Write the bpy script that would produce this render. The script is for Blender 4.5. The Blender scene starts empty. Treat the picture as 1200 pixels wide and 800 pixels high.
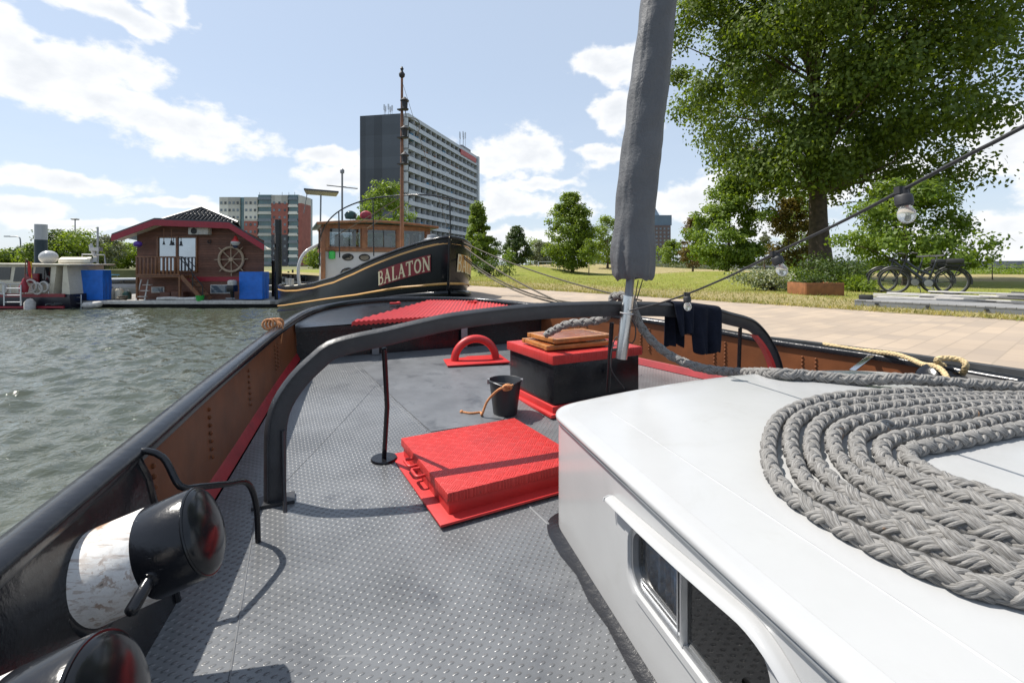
import bpy, bmesh, math, random
import numpy as np
from mathutils import Vector, Matrix, noise as mnoise

random.seed(7)
rng = np.random.default_rng(7)
SC = bpy.context.scene
COL = SC.collection
R = math.radians
EYE = 1.4            # eye height above the tug's deck (deck amidships is z = 0)
F = 550.0            # focal length in photo pixels (photo is 1200 wide)
WATER = -1.0
QUAY = 0.6

# ---------------------------------------------------------------- camera
cam = bpy.data.cameras.new('camera')
cam.sensor_width = 36.0
cam.lens = 36.0 * F / 1200.0
cam.shift_y = -90.0 / 1200.0
cam.clip_start = 0.05
cam.clip_end = 6000
camo = bpy.data.objects.new('camera', cam)
COL.objects.link(camo)
camo.location = (0, 0, EYE)
camo.rotation_euler = (R(90), 0, 0)
SC.camera = camo

# ---------------------------------------------------------------- light and sky
SUN_AZ = R(-72)      # left of the view direction
SUN_EL = R(58)
EXPOSURE = 0.48
SKY_STRENGTH = 0.10
SUN_STRENGTH = 5.0
SC.view_settings.view_transform = 'Standard'
SC.view_settings.look = 'None'
SC.view_settings.gamma = 1
SC.view_settings.use_curve_mapping = False
SC.view_settings.exposure = EXPOSURE
SC.cycles.use_denoising = True
SC.cycles.max_bounces = 6
SC.cycles.transparent_max_bounces = 8
SC.cycles.sample_clamp_indirect = 6.0

sd = bpy.data.lights.new('sun', 'SUN')
sd.energy = SUN_STRENGTH
sd.angle = R(0.53)
sd.color = (1.0, 0.95, 0.87)
so = bpy.data.objects.new('sun', sd)
COL.objects.link(so)
sundir = Vector((math.sin(SUN_AZ) * math.cos(SUN_EL), math.cos(SUN_AZ) * math.cos(SUN_EL), math.sin(SUN_EL)))
so.rotation_euler = sundir.to_track_quat('Z', 'Y').to_euler()
so.location = sundir * 60


class NT:
    """tiny helper round a node tree"""
    def __init__(self, tree):
        self.t = tree
        self.n = tree.nodes
        self.l = tree.links

    def node(self, typ, **kw):
        nd = self.n.new(typ)
        for k, v in kw.items():
            setattr(nd, k, v)
        return nd

    def link(self, a, b):
        self.l.new(a, b)

    def _in(self, sock, v):
        if isinstance(v, bpy.types.NodeSocket):
            self.l.new(v, sock)
        elif v is not None:
            sock.default_value = v

    def math(self, op, a, b=None, c=None, clamp=False):
        nd = self.n.new('ShaderNodeMath')
        nd.operation = op
        nd.use_clamp = clamp
        self._in(nd.inputs[0], a)
        self._in(nd.inputs[1], b)
        self._in(nd.inputs[2], c)
        return nd.outputs[0]

    def vmath(self, op, a, b=None, c=None):
        nd = self.n.new('ShaderNodeVectorMath')
        nd.operation = op
        self._in(nd.inputs[0], a)
        self._in(nd.inputs[1], b)
        if c is not None:
            self._in(nd.inputs[2], c)
        return nd.outputs['Value'] if op in ('LENGTH', 'DOT_PRODUCT', 'DISTANCE') else nd.outputs[0]

    def ramp(self, fac, stops, interp='LINEAR'):
        nd = self.n.new('ShaderNodeValToRGB')
        cr = nd.color_ramp
        cr.interpolation = interp
        while len(cr.elements) < len(stops):
            cr.elements.new(0.5)
        for e, (p, c) in zip(cr.elements, stops):
            e.position = p
            e.color = c if len(c) == 4 else (*c, 1)
        self._in(nd.inputs[0], fac)
        return nd.outputs[0]

    def smooth(self, v, a, b, lo=0.0, hi=1.0):
        nd = self.n.new('ShaderNodeMapRange')
        nd.interpolation_type = 'SMOOTHSTEP'
        self._in(nd.inputs['Value'], v)
        nd.inputs['From Min'].default_value = a
        nd.inputs['From Max'].default_value = b
        nd.inputs['To Min'].default_value = lo
        nd.inputs['To Max'].default_value = hi
        return nd.outputs[0]

    def noise(self, vec, scale, detail=4, rough=0.55, dist=0.0, color=False):
        nd = self.n.new('ShaderNodeTexNoise')
        self._in(nd.inputs['Vector'], vec)
        nd.inputs['Scale'].default_value = scale
        nd.inputs['Detail'].default_value = detail
        nd.inputs['Roughness'].default_value = rough
        nd.inputs['Distortion'].default_value = dist
        return nd.outputs['Color'] if color else nd.outputs['Fac']

    def mix(self, fac, a, b, blend='MIX'):
        nd = self.n.new('ShaderNodeMix')
        nd.data_type = 'RGBA'
        nd.blend_type = blend
        self._in(nd.inputs[0], fac)
        self._in(nd.inputs[6], a if not isinstance(a, tuple) or len(a) == 4 else (*a, 1))
        self._in(nd.inputs[7], b if not isinstance(b, tuple) or len(b) == 4 else (*b, 1))
        return nd.outputs[2]


def make_world():
    w = bpy.data.worlds.new('World')
    SC.world = w
    w.use_nodes = True
    t = NT(w.node_tree)
    t.n.clear()
    sky = t.node('ShaderNodeTexSky', sky_type='NISHITA')
    sky.sun_disc = False
    sky.sun_elevation = SUN_EL
    sky.sun_rotation = SUN_AZ
    sky.air_density = 1.0
    sky.dust_density = 0.8
    sky.ozone_density = 1.3
    geo = t.node('ShaderNodeTexCoord')
    d = t.vmath('NORMALIZE', geo.outputs['Generated'])
    sp = t.node('ShaderNodeSeparateXYZ')
    t.link(d, sp.inputs[0])
    az = t.math('ARCTAN2', sp.outputs[0], sp.outputs[1])
    el = t.math('ARCSINE', sp.outputs[2])
    cb = t.node('ShaderNodeCombineXYZ')
    t.link(az, cb.inputs[0])
    t.link(el, cb.inputs[1])
    wob = t.noise(t.vmath('MULTIPLY', d, (9.0, 9.0, 16.0)), 1.0, 3, 0.6, color=True)
    wv = t.vmath('MULTIPLY', t.vmath('SUBTRACT', wob, (0.5, 0.5, 0.5)), (0.16, 0.07, 0))
    p = t.vmath('ADD', cb.outputs[0], wv)
    clouds = [(55, 82, 150, 46), (15, 45, 75, 38), (125, 8, 95, 22), (238, 155, 95, 30), (130, 118, 90, 24),
              (70, 210, 105, 15), (25, 246, 85, 16), (210, 237, 80, 10), (618, 183, 72, 30), (606, 240, 80, 22),
              (715, 74, 55, 24), (727, 136, 34, 26), (392, 184, 44, 16), (402, 212, 60, 22), (1185, 178, 70, 46),
              (1160, 285, 150, 34), (826, 236, 60, 32), (905, 266, 80, 20), (120, 268, 120, 9), (585, 285, 120, 16),
              (700, 178, 36, 12), (640, 215, 40, 8), (330, 262, 60, 14), (205, 12, 30, 16), (980, 200, 120, 40),
              (1500, 100, 300, 60), (-300, 160, 300, 50), (-250, -120, 300, 90)]
    m = None
    for (px, py, rx, ry) in clouds:
        a0 = math.atan((px - 600) / F)
        ca = math.cos(a0)
        e0 = math.atan((310 - py) / F * ca)
        wx = rx / F * ca * ca * 1.25
        wy = ry / F * ca * math.cos(e0) ** 2 * 1.3
        q = t.vmath('MULTIPLY', t.vmath('SUBTRACT', p, (a0, e0, 0)), (1 / wx, 1 / wy, 0))
        v = t.math('SUBTRACT', 1.0, t.vmath('LENGTH', q))
        m = v if m is None else t.math('MAXIMUM', m, v)
    m = t.math('MAXIMUM', m, -0.6)
    n1 = t.noise(t.vmath('MULTIPLY', d, (11.0, 11.0, 17.0)), 1.0, 9, 0.6)
    dens = t.math('ADD', t.math('MULTIPLY', m, 0.80), t.math('MULTIPLY', t.math('SUBTRACT', n1, 0.5), 1.75))
    cov = t.smooth(dens, 0.08, 0.40)
    # thin veil near the horizon
    veil = t.smooth(sp.outputs[2], 0.40, 0.0, 0.0, 0.22)
    n2 = t.noise(t.vmath('MULTIPLY', d, (6.0, 6.0, 30.0)), 1.3, 5, 0.6)
    veil = t.math('MULTIPLY', veil, t.smooth(n2, 0.3, 0.7, 0.55, 1.0))
    n3 = t.noise(t.vmath('MULTIPLY', d, (13.0, 13.0, 24.0)), 1.3, 6, 0.6)
    shade = t.math('ADD', t.smooth(dens, 0.25, 1.0, 0.0, 0.55), t.math('MULTIPLY', n3, 0.5))
    ccol = t.ramp(shade, [(0.25, (7.7, 7.75, 7.8)), (0.95, (5.8, 6.05, 6.4))])
    base = t.mix(0.62, sky.outputs[0], (5.1, 5.95, 7.15))
    hz = t.mix(veil, base, (6.3, 6.75, 7.3))
    colr = t.mix(t.math('MULTIPLY', cov, 0.93), hz, ccol)
    up = t.smooth(sp.outputs[2], -0.03, 0.0)
    colr = t.mix(up, (1.2, 1.3, 1.2), colr)
    bg = t.node('ShaderNodeBackground')
    t.link(colr, bg.inputs[0])
    bg.inputs[1].default_value = SKY_STRENGTH
    out = t.node('ShaderNodeOutputWorld')
    t.link(bg.outputs[0], out.inputs[0])


make_world()

# ---------------------------------------------------------------- placing helpers


def deck_z(x, y):
    s = -0.454 * x + 0.891 * y
    return 0.0085 * max(0.0, s - 1.0) ** 2


def at(px, py, d):
    return Vector(((px - 600) / F * d, d, EYE + (310 - py) / F * d))


def on_plane(px, py, z):
    return at(px, py, F * (EYE - z) / (py - 310))


def on_deck(px, py, up=0.0):
    z = 0.0
    for _ in range(12):
        p = on_plane(px, py, z + up)
        z = deck_z(p.x, p.y)
    return p


def catmull(pts, step=0.1, closed=False):
    P = [Vector(p) for p in pts]
    n = len(P)
    out = []
    rngi = range(n if closed else n - 1)
    for i in rngi:
        p1, p2 = P[i], P[(i + 1) % n]
        p0 = P[(i - 1) % n] if (closed or i > 0) else p1 + (p1 - p2)
        p3 = P[(i + 2) % n] if (closed or i + 2 < n) else p2 + (p2 - p1)
        k = max(2, int(math.ceil((p2 - p1).length / step)))
        for j in range(k):
            t = j / k
            t2, t3 = t * t, t * t * t
            out.append(0.5 * ((2 * p1) + (p2 - p0) * t + (2 * p0 - 5 * p1 + 4 * p2 - p3) * t2 + (3 * p1 - p0 - 3 * p2 + p3) * t3))
    if not closed:
        out.append(P[-1].copy())
    return out


class MB:
    def __init__(self):
        self.v, self.f, self.m, self.uv = [], [], [], []

    def add(self, vs, fs, m=0, uvs=None):
        o = len(self.v)
        self.v.extend([tuple(p) for p in vs])
        for k, f in enumerate(fs):
            self.f.append([i + o for i in f])
            self.m.append(m if isinstance(m, int) else m[k])
            self.uv.append(uvs[k] if uvs else None)

    def box(self, c, s, rz=0.0, m=0, rot=None):
        M = rot if rot is not None else Matrix.Rotation(rz, 3, 'Z')
        c = Vector(c)
        h = Vector(s) * 0.5
        vs = [c + M @ Vector((sx * h.x, sy * h.y, sz * h.z)) for sz in (-1, 1) for sx, sy in ((-1, -1), (1, -1), (1, 1), (-1, 1))]
        self.add(vs, [(3, 2, 1, 0), (4, 5, 6, 7), (0, 1, 5, 4), (1, 2, 6, 5), (2, 3, 7, 6), (3, 0, 4, 7)], m)

    def bar(self, a, b, w, h, m=0, up=(0, 0, 1)):
        a, b = Vector(a), Vector(b)
        d = b - a
        x = d.normalized()
        u = Vector(up)
        y = u.cross(x)
        if y.length < 1e-4:
            y = Vector((1, 0, 0)).cross(x)
        y.normalize()
        z = x.cross(y)
        M = Matrix((x, y, z)).transposed()
        self.box((a + b) * 0.5, (d.length, w, h), m=m, rot=M)

    def prism(self, poly, z0, z1, m=0):
        n = len(poly)
        vs = [(p[0], p[1], z0) for p in poly] + [(p[0], p[1], z1) for p in poly]
        fs = [list(range(n))[::-1], list(range(n, 2 * n))] + [(i, (i + 1) % n, n + (i + 1) % n, n + i) for i in range(n)]
        self.add(vs, fs, m)

    def slab(self, poly, vec, m=0):
        """polygon of 3D points extruded by a vector"""
        n = len(poly)
        v = Vector(vec)
        vs = [Vector(p) for p in poly] + [Vector(p) + v for p in poly]
        fs = [list(range(n))[::-1], list(range(n, 2 * n))] + [(i, (i + 1) % n, n + (i + 1) % n, n + i) for i in range(n)]
        self.add(vs, fs, m)

    def grid(self, rows, m=0, closed=False, flip=False, uvscale=None):
        nr, nc = len(rows), len(rows[0])
        vs = [p for r in rows for p in r]
        fs, uvs = [], []
        for i in range(nr - 1):
            for j in range(nc if closed else nc - 1):
                k = (j + 1) % nc
                q = (i * nc + j, i * nc + k, (i + 1) * nc + k, (i + 1) * nc + j)
                fs.append(q[::-1] if flip else q)
        self.add(vs, fs, m)

    def tube(self, pts, r, n=8, caps=True, m=0, closed=False, uvlen=None):
        P = [Vector(p) for p in pts]
        N = len(P)
        rr = r if hasattr(r, '__len__') else [r] * N
        T = []
        for i in range(N):
            a = P[(i - 1) % N] if (closed or i > 0) else P[i]
            b = P[(i + 1) % N] if (closed or i < N - 1) else P[i]
            d = b - a
            T.append(d.normalized() if d.length > 1e-9 else Vector((0, 0, 1)))
        u = T[0].orthogonal().normalized()
        vs = []
        cs = [(math.cos(2 * math.pi * k / n), math.sin(2 * math.pi * k / n)) for k in range(n)]
        s = 0.0
        S = []
        for i in range(N):
            if i:
                u = (u - T[i] * u.dot(T[i]))
                u = u.normalized() if u.length > 1e-6 else T[i].orthogonal().normalized()
                s += (P[i] - P[i - 1]).length
            S.append(s)
            w = T[i].cross(u)
            for c, sn in cs:
                vs.append(P[i] + (u * c + w * sn) * rr[i])
        fs, uvs = [], []
        for i in range(N if closed else N - 1):
            i2 = (i + 1) % N
            for k in range(n):
                k2 = (k + 1) % n
                fs.append((i * n + k, i * n + k2, i2 * n + k2, i2 * n + k))
                if uvlen:
                    uvs.append(((k / n, S[i] * uvlen), ((k + 1) / n, S[i] * uvlen), ((k + 1) / n, S[i2] * uvlen), (k / n, S[i2] * uvlen)))
        if caps and not closed:
            fs.append(list(range(n))[::-1])
            fs.append([(N - 1) * n + k for k in range(n)])
            if uvlen:
                uvs.append([(0, 0)] * n)
                uvs.append([(0, 0)] * n)
        self.add(vs, fs, m, uvs if uvlen else None)

    def cyl(self, a, b, r0, r1=None, n=16, m=0):
        self.tube([a, b], [r0, r0 if r1 is None else r1], n, m=m)

    def lathe(self, prof, c=(0, 0, 0), axis=(0, 0, 1), n=24, m=0, ms=None):
        ax = Vector(axis).normalized()
        u = ax.orthogonal().normalized()
        w = ax.cross(u)
        c = Vector(c)
        vs, fs, mm = [], [], []
        for (r, z) in prof:
            for k in range(n):
                a = 2 * math.pi * k / n
                vs.append(c + ax * z + (u * math.cos(a) + w * math.sin(a)) * r)
        for i in range(len(prof) - 1):
            for k in range(n):
                k2 = (k + 1) % n
                fs.append((i * n + k, i * n + k2, (i + 1) * n + k2, (i + 1) * n + k))
                mm.append(ms[i] if ms else m)
        self.add(vs, fs, mm)

    def ball(self, c, r, n=10, m=0, sc=(1, 1, 1)):
        c = Vector(c)
        rows = []
        for i in range(n + 1):
            th = math.pi * i / n
            rad, z = max(1e-4, math.sin(th)) * r, -math.cos(th) * r
            rows.append([c + Vector((rad * math.cos(2 * math.pi * k / (2 * n)) * sc[0], rad * math.sin(2 * math.pi * k / (2 * n)) * sc[1], z * sc[2])) for k in range(2 * n)])
        self.grid(rows, m, closed=True)

    def torus(self, c, axis, Rr, r, n=32, k=8, a0=0.0, a1=2 * math.pi, u=None, m=0):
        ax = Vector(axis).normalized()
        uu = Vector(u).normalized() if u is not None else ax.orthogonal().normalized()
        w = ax.cross(uu)
        c = Vector(c)
        full = abs(a1 - a0 - 2 * math.pi) < 1e-6
        cnt = n if full else n + 1
        pts = [c + (uu * math.cos(a0 + (a1 - a0) * i / n) + w * math.sin(a0 + (a1 - a0) * i / n)) * Rr for i in range(cnt)]
        self.tube(pts, r, k, m=m, closed=full)

    def build(self, name, mats, parent=None, smooth=32, bevel=0.0, seg=2):
        off = Vector((0, 0, 0))
        q = parent
        while q is not None:
            off = off + Vector(q.location)
            q = q.parent
        me = bpy.data.meshes.new(name)
        me.from_pydata([(p[0] - off.x, p[1] - off.y, p[2] - off.z) for p in self.v], [], self.f)
        mats = mats if isinstance(mats, (list, tuple)) else [mats]
        for mt in mats:
            me.materials.append(mt)
        me.polygons.foreach_set('material_index', self.m)
        if any(x is not None for x in self.uv):
            lay = me.uv_layers.new(name='UVMap')
            flat = []
            for f, x in zip(self.f, self.uv):
                for k in range(len(f)):
                    flat.extend(x[k] if x is not None else (0.0, 0.0))
            lay.data.foreach_set('uv', flat)
        me.validate()
        if bevel > 0:
            bm = bmesh.new()
            bm.from_mesh(me)
            bmesh.ops.remove_doubles(bm, verts=bm.verts, dist=1e-5)
            ed = [e for e in bm.edges if len(e.link_faces) == 2 and e.calc_face_angle(0) > R(35)]
            bmesh.ops.bevel(bm, geom=ed, offset=bevel, segments=seg, profile=0.5, affect='EDGES', clamp_overlap=True)
            bm.to_mesh(me)
            bm.free()
        if smooth:
            me.polygons.foreach_set('use_smooth', [True] * len(me.polygons))
            me.set_sharp_from_angle(angle=R(smooth))
        o = bpy.data.objects.new(name, me)
        COL.objects.link(o)
        if parent is not None:
            o.parent = parent
        return o


def tag(o, label=None, cat=None, group=None, kind=None):
    if label:
        o['label'] = label
    if cat:
        o['category'] = cat
    if group:
        o['group'] = group
    if kind:
        o['kind'] = kind
    return o


def thing(name, loc, label, cat, group=None, rz=0.0):
    o = bpy.data.objects.new(name, None)
    o.empty_display_size = 0.2
    COL.objects.link(o)
    o.location = loc
    o.rotation_euler = (0, 0, rz)
    return tag(o, label, cat, group)


def copy_tree(o, parent=None):
    c = o.copy()
    COL.objects.link(c)
    if parent is not None:
        c.parent = parent
    for ch in list(o.children):
        copy_tree(ch, c)
    return c


def dup(o, loc, rz=None, label=None, scale=None):
    c = copy_tree(o)
    c.location = loc
    if rz is not None:
        c.rotation_euler = (0, 0, rz)
    if label:
        c['label'] = label
    if scale:
        c.scale = scale
    return c


# ---------------------------------------------------------------- materials
def mat(name, col, rough=0.5, metal=0.0, spec=0.5, var=0.15, vscale=6.0, bump=0.0, bscale=40.0, coat=0.0,
        dirt=None, dscale=3.0, damt=0.35, rvar=0.12, trans=0.0, alpha=1.0):
    m = bpy.data.materials.new(name)
    m.use_nodes = True
    t = NT(m.node_tree)
    b = t.n['Principled BSDF']
    tc = t.node('ShaderNodeTexCoord')
    o = tc.outputs['Object']
    n1 = t.noise(o, vscale, 5, 0.6)
    c0 = tuple(max(0, c * (1 - var)) for c in col)
    c1 = tuple(min(1, c * (1 + var)) for c in col)
    colr = t.ramp(n1, [(0.3, c0), (0.7, c1)])
    if dirt:
        n2 = t.noise(o, dscale, 7, 0.68, 0.4)
        colr = t.mix(t.smooth(n2, 0.52, 0.72, 0.0, damt), colr, dirt)
    t.link(colr, b.inputs['Base Color'])
    t.link(t.math('ADD', rough - rvar * 0.5, t.math('MULTIPLY', t.noise(o, vscale * 1.7, 5, 0.6), rvar)), b.inputs['Roughness'])
    b.inputs['Metallic'].default_value = metal
    b.inputs['Specular IOR Level'].default_value = spec
    b.inputs['Coat Weight'].default_value = coat
    b.inputs['Coat Roughness'].default_value = 0.08
    b.inputs['Transmission Weight'].default_value = trans
    b.inputs['Alpha'].default_value = alpha
    if bump > 0:
        bp = t.node('ShaderNodeBump')
        bp.inputs['Strength'].default_value = bump
        bp.inputs['Distance'].default_value = 0.01
        t.link(t.noise(o, bscale, 4, 0.6), bp.inputs['Height'])
        t.link(bp.outputs[0], b.inputs['Normal'])
    m['nt'] = 1
    return m


def bump_to(m, t, height, strength=0.6, dist=0.003):
    bp = t.node('ShaderNodeBump')
    bp.inputs['Strength'].default_value = strength
    bp.inputs['Distance'].default_value = dist
    t.link(height, bp.inputs['Height'])
    b = t.n['Principled BSDF']
    if b.inputs['Normal'].links:
        t.link(b.inputs['Normal'].links[0].from_socket, bp.inputs['Normal'])
    t.link(bp.outputs[0], b.inputs['Normal'])


def rot_obj(t, ang, scale):
    tc = t.node('ShaderNodeTexCoord')
    mp = t.node('ShaderNodeMapping')
    mp.inputs['Rotation'].default_value = (0, 0, ang)
    mp.inputs['Scale'].default_value = (scale, scale, scale)
    t.link(tc.outputs['Object'], mp.inputs['Vector'])
    return mp.outputs[0]


def studded(m, ang, pitch=0.045, dist=0.004, strength=0.7):
    t = NT(m.node_tree)
    v = rot_obj(t, ang, 1 / pitch)
    v = t.vmath('MULTIPLY', v, (1, 1, 0))
    a = t.vmath('MULTIPLY', t.vmath('SUBTRACT', t.vmath('FRACTION', v), (0.5, 0.5, 0)), (3.4, 6.0, 0))
    b = t.vmath('MULTIPLY', t.vmath('SUBTRACT', t.vmath('FRACTION', t.vmath('ADD', v, (0.5, 0.5, 0))), (0.5, 0.5, 0)), (3.4, 6.0, 0))
    d = t.math('MINIMUM', t.vmath('LENGTH', a), t.vmath('LENGTH', b))
    h = t.smooth(d, 1.0, 0.15)
    bump_to(m, t, h, strength, dist)
    return t, h


def treadplate(m, ang, pitch=0.06, dist=0.004, strength=0.8):
    t = NT(m.node_tree)
    v = rot_obj(t, ang, 1 / pitch)
    sp = t.node('ShaderNodeSeparateXYZ')
    t.link(v, sp.inputs[0])
    x, y = sp.outputs[0], sp.outputs[1]
    par = t.math('MODULO', t.math('ADD', t.math('ADD', t.math('FLOOR', x), t.math('FLOOR', y)), 4000.0), 2.0)
    fx = t.math('SUBTRACT', t.math('FRACT', t.math('ADD', x, 400.0)), 0.5)
    fy = t.math('SUBTRACT', t.math('FRACT', t.math('ADD', y, 400.0)), 0.5)
    sx = t.math('SINE', t.math('MULTIPLY', fx, 2 * math.pi * 4.5))
    sy = t.math('SINE', t.math('MULTIPLY', fy, 2 * math.pi * 4.5))
    mx = t.math('MULTIPLY', t.smooth(t.math('ABSOLUTE', fy), 0.46, 0.36), t.smooth(t.math('ABSOLUTE', fx), 0.5, 0.42))
    my = t.math('MULTIPLY', t.smooth(t.math('ABSOLUTE', fx), 0.46, 0.36), t.smooth(t.math('ABSOLUTE', fy), 0.5, 0.42))
    h1 = t.math('MULTIPLY', t.smooth(sx, -0.2, 0.9), mx)
    h2 = t.math('MULTIPLY', t.smooth(sy, -0.2, 0.9), my)
    h = t.math('ADD', t.math('MULTIPLY', h1, par), t.math('MULTIPLY', h2, t.math('SUBTRACT', 1.0, par)))
    bump_to(m, t, h, strength, dist)


M = {}
M['black'] = mat('black_paint', (0.009, 0.0095, 0.012), 0.22, spec=0.4, var=0.3, vscale=5, bump=0.25, bscale=14, rvar=0.2, dirt=(0.05, 0.047, 0.042), dscale=6, damt=0.12)
M['arch'] = mat('arch_paint', (0.03, 0.032, 0.037), 0.42, var=0.25, vscale=7, bump=0.2, bscale=25, rvar=0.2, dirt=(0.09, 0.08, 0.07), dscale=9, damt=0.25)
M['black_matte'] = mat('black_matte', (0.02, 0.02, 0.022), 0.6, var=0.25, bump=0.1)
M['brown'] = mat('brown_paint', (0.15, 0.050, 0.017), 0.5, spec=0.3, var=0.25, vscale=3, bump=0.12, bscale=12, dirt=(0.10, 0.04, 0.02), dscale=4, damt=0.5)
M['red'] = mat('red_paint', (0.48, 0.026, 0.025), 0.44, var=0.12, vscale=5, bump=0.1, bscale=18, dirt=(0.36, 0.03, 0.025), dscale=6, damt=0.35)
M['red_dark'] = mat('dark_red_paint', (0.30, 0.012, 0.018), 0.5, var=0.2, vscale=5, dirt=(0.10, 0.01, 0.01), dscale=6, damt=0.5)
M['red_plate'] = mat('red_tread_paint', (0.50, 0.030, 0.026), 0.42, var=0.12, vscale=5, dirt=(0.42, 0.04, 0.035), dscale=5, damt=0.4)
treadplate(M['red_plate'], R(-28.6 - 45), 0.062, 0.005, 1.0)
M['deck'] = mat('deck_paint', (0.13, 0.135, 0.142), 0.30, var=0.25, vscale=1.6, rvar=0.24, dirt=(0.052, 0.056, 0.066), dscale=1.3, damt=0.75)
M['deck_smooth'] = mat('deck_plain', (0.125, 0.13, 0.138), 0.42, var=0.2, vscale=3, bump=0.1, bscale=30, dirt=(0.04, 0.043, 0.05), dscale=3.5, damt=0.7)
M['white'] = mat('white_paint', (0.40, 0.403, 0.405), 0.2, var=0.04, vscale=2, bump=0.06, bscale=9, rvar=0.16, dirt=(0.36, 0.36, 0.35), dscale=4.5, damt=0.4)
M['white_worn'] = mat('worn_white_paint', (0.72, 0.71, 0.69), 0.55, var=0.08, vscale=10, bump=0.25, bscale=25, dirt=(0.26, 0.13, 0.06), dscale=6, damt=1.0)
M['steel'] = mat('stainless', (0.62, 0.63, 0.64), 0.22, metal=1.0, var=0.05, rvar=0.15)
M['alu'] = mat('aluminium', (0.55, 0.56, 0.57), 0.38, metal=1.0, var=0.06)
M['grey_metal'] = mat('grey_metal', (0.22, 0.23, 0.24), 0.5, metal=0.4)
M['cover'] = mat('cover_cloth', (0.090, 0.093, 0.099), 0.62, var=0.12, vscale=5, bump=0.3, bscale=60)
M['rope'] = mat('grey_rope', (0.105, 0.099, 0.092), 0.7, var=0.35, vscale=24, dirt=(0.045, 0.042, 0.038), dscale=5, damt=0.65)
M['yellow_rope'] = mat('yellow_rope', (0.52, 0.40, 0.22), 0.8, var=0.25, vscale=40, bump=0.8, bscale=90)
M['orange_rope'] = mat('orange_rope', (0.50, 0.22, 0.09), 0.8, var=0.3, vscale=50, bump=0.8, bscale=120)
M['dark_rope'] = mat('dark_rope', (0.09, 0.075, 0.055), 0.8, var=0.3, vscale=30, bump=0.6, bscale=90)
M['navy'] = mat('navy_cloth', (0.007, 0.009, 0.018), 0.9, var=0.25, vscale=14, bump=0.5, bscale=60, spec=0.2)
M['wood'] = mat('varnished_wood', (0.25, 0.065, 0.02), 0.16, var=0.3, vscale=12, rvar=0.1)
M['wood_light'] = mat('light_wood', (0.38, 0.15, 0.04), 0.25, var=0.25, vscale=14)
M['teak'] = mat('wheelhouse_wood', (0.17, 0.068, 0.026), 0.4, var=0.3, vscale=7)
M['bucket'] = mat('black_rubber', (0.022, 0.024, 0.028), 0.45, var=0.2)
M['rubber'] = mat('tyre_rubber', (0.02, 0.02, 0.02), 0.7)
M['bulb'] = mat('bulb_glass', (0.78, 0.77, 0.72), 0.08, var=0.02, trans=0.75)
M['cream'] = mat('cream_paint', (0.66, 0.60, 0.47), 0.45, var=0.08, vscale=6, dirt=(0.42, 0.36, 0.27), dscale=3, damt=0.4)
M['gold'] = mat('yellow_stripe', (0.55, 0.30, 0.09), 0.4, var=0.1)
M['maroon'] = mat('maroon_panel', (0.20, 0.012, 0.02), 0.35, var=0.12)
M['letter'] = mat('cream_lettering', (0.68, 0.58, 0.38), 0.45, var=0.05)
M['hullblack'] = mat('hull_black', (0.010, 0.011, 0.013), 0.18, spec=0.35, var=0.3, vscale=2, bump=0.12, bscale=3, rvar=0.12)
M['glass_dark'] = mat('dark_glass', (0.015, 0.018, 0.02), 0.05, spec=0.8, var=0.3, vscale=1.5, rvar=0.02)
M['glass_sky'] = mat('window_glass', (0.10, 0.13, 0.16), 0.04, spec=1.0, var=0.2, vscale=1.0, rvar=0.02)
M['glass_teal'] = mat('teal_glass', (0.05, 0.12, 0.13), 0.08, spec=0.9, var=0.35, vscale=0.35)
M['tarp'] = mat('blue_tarp', (0.012, 0.14, 0.56), 0.5, var=0.15, vscale=3, bump=0.8, bscale=3.0)
M['dock'] = mat('grey_planks', (0.24, 0.23, 0.215), 0.8, var=0.25, vscale=3, bump=0.4, bscale=10, dirt=(0.12, 0.11, 0.10), dscale=1.2, damt=0.6)
M['tile'] = mat('black_tiles', (0.035, 0.037, 0.042), 0.35, var=0.25, vscale=4)
M['fascia'] = mat('red_fascia', (0.28, 0.016, 0.03), 0.45, var=0.1)
M['concrete'] = mat('concrete', (0.40, 0.39, 0.37), 0.85, var=0.12, vscale=0.8, bump=0.2, bscale=6, dirt=(0.24, 0.23, 0.21), dscale=0.5, damt=0.5)
M['corten'] = mat('corten_steel', (0.22, 0.085, 0.03), 0.8, var=0.3, vscale=6)
M['bike'] = mat('bike_frame', (0.012, 0.014, 0.018), 0.35, var=0.1)
M['green'] = mat('green_plastic', (0.03, 0.35, 0.06), 0.4)
M['purple'] = mat('purple_plastic', (0.10, 0.04, 0.30), 0.4)
M['bluecloth'] = mat('blue_awning', (0.02, 0.16, 0.28), 0.6)
M['cloth_print'] = mat('printed_curtain', (0.26, 0.34, 0.46), 0.9, var=0.8, vscale=16, dirt=(0.55, 0.36, 0.24), dscale=9, damt=0.7)
M['bark'] = mat('bark', (0.085, 0.062, 0.045), 0.9, var=0.4, vscale=5, bump=1.0, bscale=9)
M['plankwhite'] = mat('weathered_white_timber', (0.50, 0.48, 0.45), 0.8, var=0.2)
M['plankdark'] = mat('dark_timber', (0.045, 0.047, 0.05), 0.7, var=0.3)

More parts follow.
